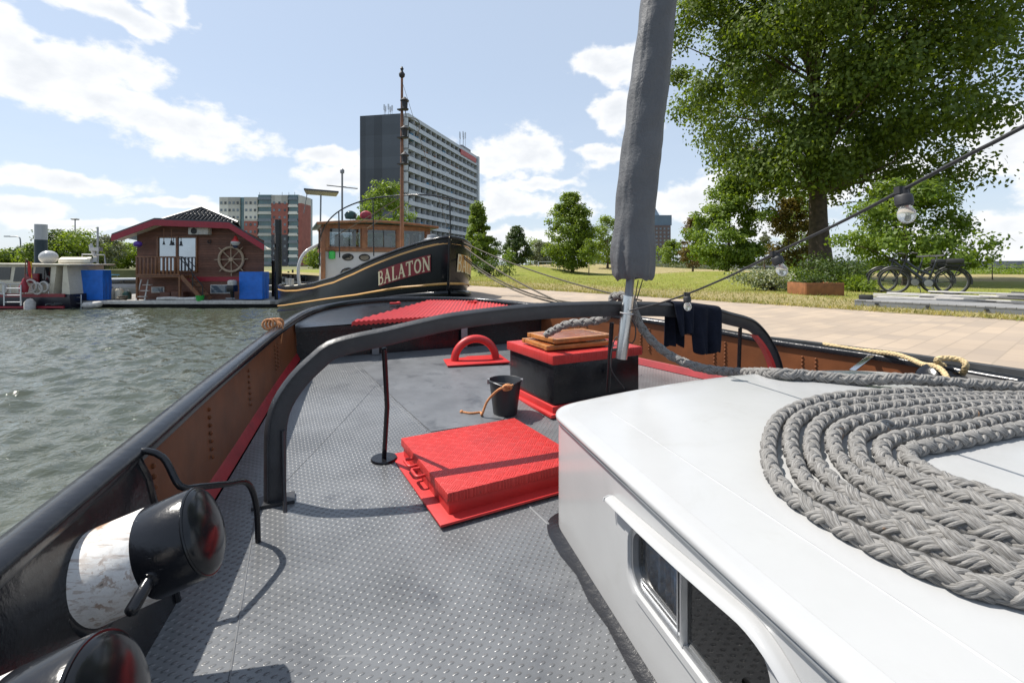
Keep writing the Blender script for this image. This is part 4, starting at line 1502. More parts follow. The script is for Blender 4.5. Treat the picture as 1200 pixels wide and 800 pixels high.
    for f in np.linspace(0.001, 1, 9):
        r = []
        for i in range(len(pl)):
            for g in np.linspace(0, 1, 6)[:-1]:
                p = pl[i].lerp(pl[(i + 1) % len(pl)], g)
                x, y = cc.x + (p.x - cc.x) * f, cc.y + (p.y - cc.y) * f
                r.append((x, y, deck_z(x, y) + .005))
        rws.append(r)
    b.grid(rws, closed=True)
    b.build('deck_plate', M['deck_smooth'], root, smooth=60)

    # after platform on its bulkhead
    F0, FD = Vector((-2.28, 5.84, 0)), Vector((.92, .39, 0))

    def hit(side):
        best = None
        rg_ = range(0, tip) if side < 0 else range(tip, n - 1)
        for i in rg_:
            p = off(i, -.06, 0) - F0
            q = off(i + 1, -.06, 0) - F0
            a, c = p.cross(FD).z, q.cross(FD).z
            if a * c <= 0 and rail[i].y > 3:
                best = i
        return best
    iL, iR = hit(-1), hit(1)
    fr = []
    K = 60
    back = []
    for j in range(K + 1):
        f = iL + (iR - iL) * j / K
        a = int(f); c = min(n - 1, a + 1)
        back.append(off(a, -.055, rail[a].z - .05).lerp(off(c, -.055, rail[c].z - .05), f - a))
    A, B = Vector((back[0].x, back[0].y, .64)), Vector((back[-1].x, back[-1].y, .64))
    for j in range(K + 1):
        fr.append(A.lerp(B, j / K) + Vector((0, 0, .03 * math.sin(math.pi * j / K))))
    b = MB()
    rows = []
    for t in np.linspace(0, 1, 9):
        rows.append([fr[j].lerp(back[j], t) for j in range(K + 1)])
    rows_pf = rows
    b.grid(rows)
    b.slab([fr[0], fr[-1], fr[-1] - Vector((0, 0, .05)), fr[0] - Vector((0, 0, .05))], Vector((-.39, .92, 0)) * .02)
    b.build('stern_platform', M['black'], root, smooth=40)
    b = MB()
    rows = [[Vector((p.x, p.y, 0)) + Vector((-.39, .92, 0)) * .12 for p in fr]]
    top = [Vector((p.x, p.y, fr[j].z - .012)) for j, p in enumerate(rows[0])]
    bot = [Vector((p.x, p.y, deck_z(p.x, p.y) - .01)) for p in rows[0]]
    b.grid([bot, top])
    b.build('bulkhead', M['black'], root, smooth=30)
    # support bracket under the platform, low red strip
    for f in (.27, .62):
        b = MB()
        p = A.lerp(B, f)
        b.box((p.x - .02, p.y + .06, (.62 + deck_z(p.x, p.y)) / 2), (.09, .03, .60 - deck_z(p.x, p.y)), rz=R(23))
        b.build('bracket', M['grey_metal'], root, bevel=.004)
    # red ribbed grating on the platform
    b = MB()
    g0, g1 = .185, .97

    def gp(f, t, h):
        j = f * K
        a = int(j); c = min(K, a + 1)
        p = fr[a].lerp(fr[c], j - a)
        q = back[a].lerp(back[c], j - a)
        # back edge is pulled in so that the grating tapers
        r = p.lerp(q, t)
        return r + Vector((0, 0, h))
    from mathutils.bvhtree import BVHTree
    pv = [p for r in rows_pf for p in r]
    W1 = K + 1
    bt = BVHTree.FromPolygons(pv, [(i * W1 + j, i * W1 + j + 1, (i + 1) * W1 + j + 1, (i + 1) * W1 + j) for i in range(8) for j in range(K)])

    def pz(x, y, fallback):
        h = bt.ray_cast(Vector((x, y, 2)), Vector((0, 0, -1)))
        return h[0].z if h[0] is not None else fallback
    NR = 46
    rws = []
    dv = Vector((-.03, 1, 0)).normalized()
    for k in range(NR * 4 + 1):
        f = g0 + (g1 - g0) * k / (NR * 4)
        p = gp(f, 0, 0) - Vector((-.39, .92, 0)) * .015
        h = (.022, .030, .040, .030)[k % 4]
        ln = 0.02
        while ln < 2.2:
            q = p + dv * ln
            if min((Vector((q.x, q.y, 0)) - Vector((w.x, w.y, 0))).length for w in rail[iL - 4:iR + 4]) < .17:
                break
            ln += .03
        lim = .06 + (f - g0) * 9.0
        ln = max(.05, min(ln, lim * 1.0 + .0))
        r = []
        z = p.z
        for t in np.linspace(0, 1, 8):
            q = p + dv * ln * t
            z = pz(q.x, q.y, z)
            r.append(Vector((q.x, q.y, z + h)))
        rws.append(r)
    b.grid(rws, flip=True)
    fe = [r[0] for r in rws]
    b.grid([[p, p - Vector((0, 0, .05))] for p in fe])
    b.build('red_grating', M['red'], root, smooth=25)
    for f, t in ((.47, .74), (.72, .80)):
        b = MB()
        p = gp(f, t, .036)
        b.box(p, (.17, .06, .03), rz=R(10)); b.box(p + Vector((.05, -.02, .01)), (.05, .16, .03), rz=R(10))
        b.build('grating_hinge', M['red'], root, bevel=.005)

    # double bollard on a sloping black panel
    b = MB()
    i0 = [i for i in range(n) if rail[i].x < 0 and -3.0 < rail[i].y < 1.93 and i < tip]
    rows = []
    for i in i0:
        p = off(i, -.40, 0)
        rows.append([off(i, -.045, rail[i].z - .012), off(i, -.085, rail[i].z - .10), off(i, -.16, .16), off(i, -.19, .004)])
    b.grid(rows)
    e = rows[-1]
    i = i0[-1]
    b.add([off(i, -.045, rail[i].z - .015), off(i, -.085, rail[i].z - .10), off(i, -.16, .16), off(i, -.19, .004), off(i, -.05, .004)], [(0, 1, 2, 3, 4)])
    b.build('bollard_panel', M['black'], root, smooth=50)
    b = MB()
    b.tube([q + Vector((0, 0.004, 0)) for q in (off(i, -.05, rail[i].z - .02), off(i, -.085, rail[i].z - .10), off(i, -.16, .16), off(i, -.19, .01))], .012, 6)
    b.build('panel_edge', M['black'], root, smooth=50)
    ax_b = Vector((.961, .2756, .34)).normalized()
    al = Vector((.276, -.961, 0))
    for k, base in enumerate((Vector((-1.40, 1.49, .375)), Vector((-1.36, 1.50, .375)) + al * .68)):
        b = MB()
        r = .145
        b.lathe([(r, -.12), (r, .245)], base, ax_b, 48, m=0)
        b.lathe([(r, .245), (r + .001, .248), (r + .001, .375), (r - .004, .39)], base, ax_b, 48, m=1)
        o = b.build('bollard', [M['white_worn'], M['black']], root, smooth=40)
        b = MB()
        b.lathe([(r - .004, .388), (r - .008, .397), (r * .84, .406), (r * .55, .417), (r * .28, .423), (.001, .425)], base, ax_b, 48)
        b.torus(base + ax_b * .388, ax_b, r - .004, .005, 48, 6)
        b.build('bollard_cap', M['hullblack'], o, smooth=40)
        b = MB()
        pts = []
        b.torus(base + ax_b * .055, ax_b, r + .004, .017, 48, 8)
        b.build('base_weld', M['black'], o, smooth=60)
        p0 = base + ax_b * .285 + al * r * .9 + Vector((0, 0, -.02))
        pd = (al * 1.0 + Vector((0.0, 0, -.34)) - ax_b * .12).normalized()
        b = MB(); b.tube([p0 - pd * .03, p0 + pd * .015, p0 + pd * .02, p0 + pd * .105, p0 + pd * .115], [.027, .026, .018, .019, .008], 16)
        b.build('bollard_pin', M['black'], o, smooth=50)
    # bent rod guard
    b = MB()
    b.tube(catmull([(-1.60, 1.93, .60), (-1.53, 1.93, .635), (-1.45, 1.95, .60), (-1.365, 1.93, .49), (-1.33, 2.0, .455), (-1.29, 2.12, .41), (-1.265, 2.24, .36), (-1.26, 2.31, .22), (-1.262, 2.335, .0)], .03), .0135, 10)
    b.build('guard_rod', M['black'], root, smooth=60)

    # towing arch
    S0 = Vector((-1.35, 2.70, 0)); SD = Vector((.9135, .4067, 0)); SN = Vector((-.4067, .9135, 0))
    prof = [(-.062, -.02), (-.062, .25), (-.057, .475), (-.02, .62), (.07, .76), (.18, .868), (.27, .935), (.42, .972), (.6, .999), (.85, 1.045), (1.10, 1.08), (1.61, 1.113), (2.19, 1.112), (2.65, 1.095), (3.046, 1.065),
            (3.40, 1.02), (3.60, .972), (3.80, .925), (3.92, .875), (4.06, .76), (4.17, .62), (4.25, .45), (4.29, .25), (4.30, -.0)]
    pts = []
    P2 = [Vector((a, c, 0)) for a, c in prof]
    P2 = catmull(P2, .06)
    b = MB()
    rows = []
    for k, p in enumerate(P2):
        d = (P2[min(len(P2) - 1, k + 1)] - P2[max(0, k - 1)]).normalized()
        nn = Vector((d.y, -d.x, 0))      # inward (towards the deck side)
        r = []
        for (u, w) in ((0.0, -.022), (-.008, 0), (0.0, .022), (.012, .035), (.018, .035), (.020, .02), (.096, .02), (.109, .012), (.109, -.012), (.096, -.02), (.020, -.02), (.018, -.035), (.012, -.035)):
            q = p + nn * u
            dzp = deck_z(*(S0 + SD * q.x).xy)
            r.append(S0 + SD * q.x + SN * w + Vector((0, 0, q.y)))
        rows.append(r)
    b.grid(rows, closed=True)
    arch = b.build('tow_arch', M['arch'], root, smooth=35)
    # left foot plate and stay
    b = MB()
    z = deck_z(-1.35, 2.7)
    b.box(S0 + Vector((-.02, 0, z + .01)), (.22, .12, .016), rz=R(24))
    b.tube([S0 + SD * .03 - SN * .03 + Vector((0, 0, .45)), S0 + SD * .035 - SN * .05 + Vector((0, 0, .2)), S0 + SD * .045 - SN * .13 + Vector((0, 0, z - .01))], .011, 8)
    b.build('foot_plate', M['arch'], arch, smooth=40)
    # stanchions
    f = on_deck(450, 538)
    for (L, zt, foot, kink, mm) in ((.60, .875, f, Vector((.03, -.05, .42)), 0), (3.72, .83, S0 + SD * 3.7 + SN * .06 + Vector((0, 0, .05)), Vector((.0, 0, .4)), 0)):
        b = MB()
        t = S0 + SD * L + Vector((0, 0, zt))
        k = foot + kink
        k = foot.lerp(t, .5) + Vector((.02, .0, 0))
        b.tube([t, k + (t - k) * .1, k, k + (foot - k) * .1, foot], .0165, 10)
        b.lathe([(.001, .014), (.085, .014), (.09, .008), (.09, 0)], Vector((foot.x, foot.y, deck_z(foot.x, foot.y) + .001)), n=24)
        b.build('stanchion', M['black'], arch, smooth=40)
    # red inside face of the right leg
    b = MB()
    rr = []
    for k, p in enumerate(P2):
        if p.x > 3.93:
            d = (P2[min(len(P2) - 1, k + 1)] - P2[k - 1]).normalized()
            nn = Vector((d.y, -d.x, 0))
            q = p + nn * .112
            rr.append([S0 + SD * q.x + SN * w + Vector((0, 0, q.y)) for w in (-.045, .045)])
    b.grid(rr)
    q2 = [[r[0] - SD * .0, r[0] - SD * .04 - SN * .0] for r in rr]
    b.grid(q2)
    b.build('red_leg_plate', M['red'], arch, smooth=40)

    # red hatch
    D_ = Vector((-.345, 2.524, 0)); U = Vector((.878, .478, 0)); V = Vector((-.478, .878, 0)); S = .91
    M3 = Matrix((U, V, Vector((0, 0, 1)))).transposed()
    cen = D_ + U * S / 2 + V * S / 2
    z0 = deck_z(cen.x, cen.y)
    b = MB(); b.box(cen + Vector((0, 0, z0 + .012)), (S + .13, S + .13, .014), rot=M3); hb = b.build('hatch_flange', M['red'], root, bevel=.003)
    b = MB(); b.box(cen + Vector((0, 0, z0 + .075)), (S - .02, S - .02, .12), rot=M3); b.build('hatch_coaming', M['red'], root, bevel=.004)
    b = MB(); b.box(cen + Vector((0, 0, z0 + .116)), (S + .01, S + .01, .055), rot=M3); lid = b.build('hatch_lid', M['red_plate'], root, bevel=.006)
    b = MB()
    for s in (.42, .60):
        p = D_ + V * S * s - U * .0 + Vector((0, 0, z0 + .09))
        b.tube(catmull([p, p - U * .05 + Vector((0, 0, .0)), p - U * .055 + V * .055, p + V * .11 - U * .05, p + V * .11], .015), .010, 8)
    b.build('hatch_handle', M['red'], lid, smooth=50)

    # black locker with red lid
    C0 = Vector((.36, 4.13, 0)); U2 = Vector((.887, .462, 0)); V2 = Vector((-.462, .887, 0))
    M4 = Matrix((U2, V2, Vector((0, 0, 1)))).transposed()
    W_, Dp = 1.03, .885
    cen = C0 + U2 * W_ / 2 + V2 * Dp / 2
    z0 = deck_z(cen.x, cen.y)
    zt = .596
    b = MB(); b.box(cen + Vector((0, 0, (zt - .08 + z0 - .03) / 2)), (W_ - .04, Dp - .04, zt - .08 - z0 + .03), rot=M4); lk = b.build('locker', M['black'], root, bevel=.008)
    b = MB(); b.box(cen + Vector((0, 0, zt - .040)), (W_ + .01, Dp + .01, .085), rot=M4); b.build('locker_lid', M['red_plate'], lk, bevel=.008)
    b = MB(); b.box(cen + Vector((0, 0, z0 + .03)), (W_ + .012, Dp + .012, .09), rot=M4); b.box(cen + Vector((0, 0, z0 + .004)), (W_ + .09, Dp + .09, .03), rot=M4); b.build('locker_base', M['red'], lk, bevel=.004)
    b = MB()
    q = C0 + U2 * .60 - V2 * .02
    b.cyl(q + Vector((0, 0, .40)), q - V2 * .012 + Vector((0, 0, .40)), .02, n=12)
    b.build('lock', M['steel'], lk)

    # red mooring ring on its plate
    p = on_deck(557, 423)
    z0 = p.z
    e = Vector((.96, .28, 0)); n2 = Vector((-.28, .96, 0))
    M5 = Matrix((e, n2, Vector((0, 0, 1)))).transposed()
    b = MB(); b.box(p + Vector((0, 0, .012)), (.78, .50, .018), rot=M5); pl = b.build('ring_plate', M['red'], root, bevel=.004)
    b = MB(); b.torus(p + Vector((0, 0, .02)), -n2, .265, .05, 32, 14, 0, math.pi, e); b.build('mooring_ring', M['red'], pl, smooth=60)

    # stainless socket and brace for the covered mast
    b = MB()
    sb, st = at(728, 420, 3.6), at(736.6, 347, 3.6)
    b.tube([sb, st], .044, 24)
    b.tube([st - (st - sb) * .012, st + (st - sb) * .004], .047, 24)
    sk = b.build('mast_socket', M['steel'], root, smooth=50)
    b = MB()
    b.tube([at(717, 378, 3.72), at(715, 410, 3.75), at(712, 459, 3.8)], .018, 8)
    b.tube([at(717, 410, 3.72), at(733, 408, 3.62)], .012, 8)
    b.tube([at(719, 368, 3.72), at(733, 366, 3.62)], .016, 8)
    b.build('socket_brace', M['black'], sk, smooth=50)
    b = MB(); b.torus(at(734.3, 367, 3.6), st - sb, .047, .006, 24, 6); b.build('cable_tie', M['white'], sk)

    # deck cleat strap on the right bulwark, black fender roll with mooring bollard
    b = MB()
    pA, pB = on_plane(1024, 414, .575), Vector((2.95, 4.2, .33))
    pA = at(1022, 416, 4.25); pB = at(999, 434, 4.1)
    b.bar(pA, pB, .05, .012)
    b.build('bulwark_strap', M['steel'], root, bevel=.003)
    b = MB()
    ir = [i for i in range(tip, n) if 1.2 < rail[i].y < 4.0]
    rows = []
    for i in ir:
        rows.append([off(i, .05, rail[i].z - .02), off(i, -.045, rail[i].z + .0), off(i, -.10, rail[i].z - .06), off(i, -.30, .16), off(i, -.36, .004)])
    b.grid(rows)
    i = ir[0]
    b.add([off(i, -.02, rail[i].z - .015), off(i, -.10, rail[i].z - .06), off(i, -.30, .16), off(i, -.36, .004), off(i, -.05, .004)], [(0, 1, 2, 3, 4)])
    b.build('bollard_panel', M['black_matte'], root, smooth=50)
    ax2 = Vector((-.80, -.52, .30)).normalized()
    for k in range(2):
        base = at(1098, 447, 3.55) + Vector((.42, -.72, 0)) * (.62 * k) - ax2 * .30
        b = MB(); r = .145
        b.lathe([(r, -.06), (r, .20)], base, ax2, 40, m=1); b.lathe([(r, .20), (r, .29)], base, ax2, 40, m=1)
        o = b.build('bollard', [M['white_worn'], M['black']], root, smooth=40)
        b = MB(); b.lathe([(r, .288), (r - .016, .305), (r * .6, .335), (.001, .35)], base, ax2, 40); b.build('bollard_cap', M['black'], o, smooth=60)
    return root, S0, SD, SN


ROOF_C = Vector((.215, 2.57, 0))
ROOF_L = Vector((.252, -.968, 0))     # along the left side towards the camera
ROOF_F = Vector((.951, .309, 0))      # along the front edge


def roof_z(x, y):
    # camber across the roof
    p = Vector((x, y, 0)) - ROOF_C
    k = -p.dot(ROOF_F.cross(Vector((0, 0, 1)))) 
    # left edge and right edge at this station
    fwd = max(0.0, (2.57 - y) / .968)
    xl = ROOF_C.x + .252 * fwd
    wr = 2.7 + .55 * fwd
    u = min(1, max(0, (p - ROOF_L * fwd).dot(ROOF_F) / wr if False else (x - xl) / (wr * .951)))
    return .615 + .085 * (1 - (2 * u - 1) ** 2)


def on_roof(px, py, up=0.0):
    z = .66
    for _ in range(14):
        p = on_plane(px, py, z + up)
        z = roof_z(p.x, p.y)
    return p


def make_cabin(root):
    wht = M['white']
    fr_, rt = Vector((2.78, 3.40, 0)), Vector((.574, -.819, 0))
    # plan outline with rounded corners
    corners = [ROOF_C + ROOF_L * 5.2, ROOF_C, fr_, fr_ + rt * 5.0]

    def rounded(c, r):
        out = [c[0]]
        for i in (1, 2):
            a, p, q = c[i - 1], c[i], c[i + 1]
            d0, d1 = (a - p).normalized(), (q - p).normalized()
            s, e = p + d0 * r, p + d1 * r
            for k in range(9):
                t = k / 8
                out.append(s * (1 - t) ** 2 + p * 2 * t * (1 - t) + e * t * t)
        out.append(c[3])
        return out
    plan = rounded(corners, .16)
    # wall
    b = MB()
    full = []
    for i in range(len(plan) - 1):
        L = (plan[i + 1] - plan[i]).length
        k = max(1, int(L / .15))
        for j in range(k):
            full.append(plan[i].lerp(plan[i + 1], j / k))
    full.append(plan[-1])
    plan = full
    N = len(plan)
    nor = []
    for i in range(N):
        d = plan[min(N - 1, i + 1)] - plan[max(0, i - 1)]
        nor.append(Vector((-d.y, d.x, 0)).normalized())
    cen = Vector((2.0, .5, 0))
    if (plan[N // 3] - cen).dot(nor[N // 3]) < 0:
        nor = [-q for q in nor]

    def edge_z(p):
        return roof_z(p.x, p.y)
    # window opening on the left side is cut from the wall grid: build left wall separately
    def side(k, z, o=0.0):
        p = ROOF_C + ROOF_L * k
        nl = Vector((-.968, -.252, 0))
        return Vector((p.x, p.y, z)) + nl * o
    K0, K1 = .87, 1.54

    def ztop(k):
        return .455 + .085 * (k - K0)
    ZB = .235
    b = MB()
    i_start = next(i for i in range(N) if (plan[i] - ROOF_C).dot(ROOF_L) < .36)
    rows = [[Vector((p.x, p.y, deck_z(p.x, p.y) - .02)), Vector((p.x, p.y, edge_z(p) - .028))] for p in plan[i_start:]]
    b.grid(rows, flip=True)
    ks = plan[i_start]
    kk0 = (ks - ROOF_C).dot(ROOF_L)
    # left wall with rounded window hole
    r = .075
    hole = []
    for (cx, cz, a0) in ((K0 + r, ZB + r, 180), (K1 - r, ZB + r, 270), (K1 - r, None, 0), (K0 + r, None, 90)):
        for j in range(7):
            a = R(a0 + 90 * j / 6)
            kk = cx + r * math.cos(a)
            zc = cz if cz is not None else ztop(cx) - r
            hole.append((kk, zc + r * math.sin(a)))
    me_v = [(kk0, -.02), (3.1, -.02), (3.1, .59), (kk0, .59)]
    # strips around the hole: quads fan between hole ring and outer rectangle
    outer = []
    cxm, czm = (K0 + K1) / 2, (ZB + ztop(1.2)) / 2
    for (k_, z_) in hole:
        dx, dz_ = k_ - cxm, z_ - czm
        s = 1e9
        if dx > 0: s = min(s, (3.1 - cxm) / dx)
        if dx < 0: s = min(s, (kk0 - cxm) / dx)
        if dz_ > 0: s = min(s, (.587 - czm) / dz_)
        if dz_ < 0: s = min(s, (-.02 - czm) / dz_)
        outer.append((cxm + dx * s, czm + dz_ * s))
    ring_in = [side(a, c) for a, c in hole]
    ring_out = [side(a, c) for a, c in outer]
    b.grid([ring_out, ring_in], closed=True)
    # fill the rectangle corners
    for (ck, cz) in ((kk0, -.02), (3.1, -.02), (3.1, .587), (kk0, .587)):
        cand = []
        for j in range(len(outer)):
            o1, o2 = outer[j], outer[(j + 1) % len(outer)]
            on1 = (abs(o1[0] - ck) < 1e-6, abs(o1[1] - cz) < 1e-6)
            on2 = (abs(o2[0] - ck) < 1e-6, abs(o2[1] - cz) < 1e-6)
            if (on1[0] and on2[1]) or (on1[1] and on2[0]):
                b.add([side(*o1), side(ck, cz), side(*o2)], [(0, 1, 2)])
    # reveal
    b.grid([ring_in, [side(a, c, -.045) for a, c in hole]], closed=True)
    b.grid([[side(3.1, -.02), side(3.1, .587)], [side(5.2, -.02), side(5.2, .587)]])
    wl = b.build('cabin_wall', wht, root, smooth=30)
    # roof with rounded edge
    b = MB()
    rows = []
    prof = [(.006, -.03), (.014, -.024), (.016, -.012), (.012, -.003), (.0, .002), (-.02, .004), (-.06, .006)]
    ring = [[Vector(((p + nor[i] * o).x, (p + nor[i] * o).y, (edge_z(p) if o > -.01 else roof_z((p + nor[i] * o).x, (p + nor[i] * o).y)) + dz)) for (o, dz) in prof] for i, p in enumerate(plan)]
    b.grid(ring)
    # top surface: join left half and right half across
    mid = min(range(N), key=lambda i: (plan[i] - (ROOF_C + ROOF_F * 1.35)).length)
    Lp = [plan[i] + nor[i] * -.052 for i in range(mid, -1, -1)]
    Rp = [plan[i] + nor[i] * -.052 for i in range(mid, N)]

    def resamp(P, k):
        d = [0]
        for i in range(1, len(P)):
            d.append(d[-1] + (P[i] - P[i - 1]).length)
        out = []
        for j in range(k):
            s = d[-1] * j / (k - 1)
            i = max(i for i in range(len(d)) if d[i] <= s + 1e-9)
            i = min(i, len(P) - 2)
            out.append(P[i].lerp(P[i + 1], (s - d[i]) / max(1e-9, d[i + 1] - d[i])))
        return out
    kk = 120
    Lr, Rr = resamp(Lp, kk), resamp(Rp, kk)
    rows = []
    for a, c in zip(Lr, Rr):
        r = []
        for j in range(25):
            p = a.lerp(c, j / 24)
            r.append(Vector((p.x, p.y, roof_z(p.x, p.y) + .006)))
        rows.append(r)
    b.grid(rows, flip=True)
    b.build('cabin_roof', wht, root, smooth=45)
    # weld bead along the roof, a hand's width in from the edge
    b = MB()
    pts = []
    for j in range(60):
        p = ROOF_C + ROOF_L * (.25 + 2.9 * j / 59) + ROOF_F * (.24 + .02 * j / 59)
        pts.append(Vector((p.x, p.y, roof_z(p.x, p.y) + .004 + .0012 * mnoise.noise(Vector((j * .7, 0, 0))))))
    b.tube(pts, .0042, 6)
    b.build('roof_weld', wht, root, smooth=60)
    # rubber bead under the roof edge
    b = MB()
    b.tube([Vector((p.x, p.y, edge_z(p) - .036)) + nor[i] * .006 for i, p in enumerate(plan)], .006, 6, caps=False)
    b.build('roof_bead', M['grey_metal'], root, smooth=60)
    # tar strip where wall and deck meet
    b = MB()
    rows = []
    for i, p in enumerate(plan):
        o = .055 + .03 * mnoise.noise(Vector((p.x * 6, p.y * 6, 0)))
        q = p + nor[i] * max(.02, o)
        w = p + nor[i] * .012
        rows.append([Vector((q.x, q.y, deck_z(q.x, q.y) + .003)), Vector((q.x, q.y, deck_z(q.x, q.y) + .005)) - nor[i] * .01, Vector((w.x, w.y, deck_z(w.x, w.y) + .012)), Vector((p.x, p.y, deck_z(p.x, p.y) + .02)) + nor[i] * .001])
    b.grid(rows)
    tar = mat('tar_seal', (.010, .010, .012), .34, var=.3, bump=.35, bscale=30)
    b.build('tar_seal', tar, root, smooth=60)

    # window: aluminium frame, two panes, curtain, hood, latch
    win = MB()
    ring = lambda grow, o: [side(a + (a - cxm) * grow / (K1 - K0) * 2, c + (c - czm) * grow / .22 * 2, o) for a, c in hole]
    win.grid([ring(.024, .0005), ring(.022, .010), ring(.0, .010), ring(-.004, .004), ring(-.004, -.03)], closed=True)
    wf = win.build('cabin_window', M['white'], root, smooth=50)
    g = MB()
    g.grid([ring(-.003, -.002), ring(-.014, -.004), ring(-.014, -.028)], closed=True)
    for z in (ZB + .018, ZB + .03):
        g.bar(side(K0 + .04, z, -.012 - (z - ZB) * .4), side(K1 - .04, z, -.012 - (z - ZB) * .4), .006, .006)
    km = 1.185
    g.bar(side(km, ZB + .01, -.013), side(km, ztop(km) - .004, -.013), .012, .030)
    g.bar(side(km - .042, ZB + .01, -.026), side(km - .042, ztop(km) - .004, -.026), .008, .022)
    g.build('window_frame', M['alu'], wf, smooth=40)
    gl = bpy.data.materials.new('cabin_glass')
    gl.use_nodes = True
    t = NT(gl.node_tree)
    t.n.clear()
    tr = t.node('ShaderNodeBsdfTransparent'); tr.inputs[0].default_value = (.85, .87, .87, 1)
    gs = t.node('ShaderNodeBsdfGlossy'); gs.inputs['Roughness'].default_value = .02
    fr = t.node('ShaderNodeFresnel'); fr.inputs[0].default_value = 1.5
    mx = t.node('ShaderNodeMixShader')
    t.link(t.math('ADD', fr.outputs[0], .03), mx.inputs[0]); t.link(tr.outputs[0], mx.inputs[1]); t.link(gs.outputs[0], mx.inputs[2])
    o_ = t.node('ShaderNodeOutputMaterial'); t.link(mx.outputs[0], o_.inputs[0])
    for (a, c, o) in ((K0 - .02, km, -.027), (km - .03, K1 + .02, -.016)):
        g = MB(); g.add([side(a, ZB - .02, o), side(c, ZB - .02, o), side(c, ztop(c) + .02, o), side(a, ztop(a) + .02, o)], [(0, 1, 2, 3)]); g.build('glass', gl, wf, smooth=0)
    # printed curtain hanging behind the far pane
    g = MB(); rws = []
    for j in range(40):
        k_ = K0 - .02 + .27 * j / 39
        o = -.075 + .012 * math.sin(j * .9) + .006 * math.sin(j * 2.3)
        rws.append([side(k_, ZB - .06, o), side(k_, .52, o)])
    g.grid(rws); g.build('curtain', M['cloth_print'], wf, smooth=60)
    # dark cabin inside with a wooden shelf
    g = MB()
    q = [side(.4, .0, -.9), side(2.2, .0, -.9), side(2.2, .56, -.9), side(.4, .56, -.9)]
    g.add(q, [(3, 2, 1, 0)])
    g.add([side(.4, .0, -.9), side(2.2, .0, -.9), side(2.2, .0, -.05), side(.4, .0, -.05)], [(0, 1, 2, 3)])
    g.box(side(1.5, .2, -.55), (.5, .25, .03))
    g.build('interior', M['wood'], wf, smooth=0)
    g = MB()
    g.box(side(1.425, ZB + .055, .004), (.052, .016, .075), rot=Matrix((ROOF_L, Vector((-.968, -.252, 0)), Vector((0, 0, 1)))).transposed())
    g.build('latch', M['black_matte'], wf, bevel=.008)
    # rain hood above the window
    g = MB(); rws = []
    npt = 34
    path = []
    for j in range(npt):
        f = j / (npt - 1)
        k_ = .745 + (1.64 - .745) * f
        z = ztop(k_) + .033
        if f > .80:
            z -= .085 * ((f - .80) / .20) ** 2.0
        path.append((k_, z, .042 + .012 * math.sin(f * 3.14)))
    for (k_, z, o) in path:
        rws.append([side(k_, z + .014, .001), side(k_, z + .016, o * .5), side(k_, z + .010, o * .9), side(k_, z + .0, o), side(k_, z - .004, o - .004), side(k_, z + .006, o * .85 - .004), side(k_, z + .009, .001)])
    g.grid(rws)
    k_, z, o = path[0]
    g.tube([side(k_, z + .012, .002), side(k_ - .006, z + .014, o * .5), side(k_ - .01, z + .004, o * .95), side(k_ - .008, z - .006, o)], .004, 6)
    g.build('window_hood', M['white'], wf, smooth=50)
    return wl


# ================================================================ braided hawser and other loose things on board
def braid(b, path, Rb, r, amp, pitch, sides=6, spp=20, pairs=True):
    """eight strands: four one way, four the other, woven over and under"""
    P = path
    L = [0.0]
    for i in range(1, len(P)):
        L.append(L[-1] + (P[i] - P[i - 1]).length)
    tot = L[-1]
    N = int(tot / pitch * spp)
    pts, fr = [], []
    i = 0
    for j in range(N + 1):
        s = tot * j / N
        while i < len(L) - 2 and L[i + 1] < s:
            i += 1
        t = (s - L[i]) / max(1e-9, L[i + 1] - L[i])
        pts.append(P[i].lerp(P[i + 1], t))
    u = None
    for j in range(N + 1):
        d = (pts[min(N, j + 1)] - pts[max(0, j - 1)]).normalized()
        if u is None:
            u = d.orthogonal().normalized()
        u = (u - d * u.dot(d)).normalized()
        fr.append((u, d.cross(u)))
    # mooring plait: two pairs of strands each way; plain: four single strands each way
    m = 2 if pairs else 4
    for s in range(12 if pairs else 8):
        q = s // 3 if pairs else s
        e = (-.62, 0, .62)[s % 3] if pairs else 0
        sg = 1 if q % 2 == 0 else -1
        ph = (q // 2) * 2 * math.pi / m
        sp = []
        for j in range(N + 1):
            th = 2 * math.pi * (tot * j / N) / pitch
            a = sg * th + ph + e
            rad = Rb + sg * amp * math.cos(m * th + (sg * m * .5 * e))
            uu, ww = fr[j]
            sp.append(pts[j] + (uu * math.cos(a) + ww * math.sin(a)) * rad)
        b.tube(sp, r, sides, uvlen=9.0)


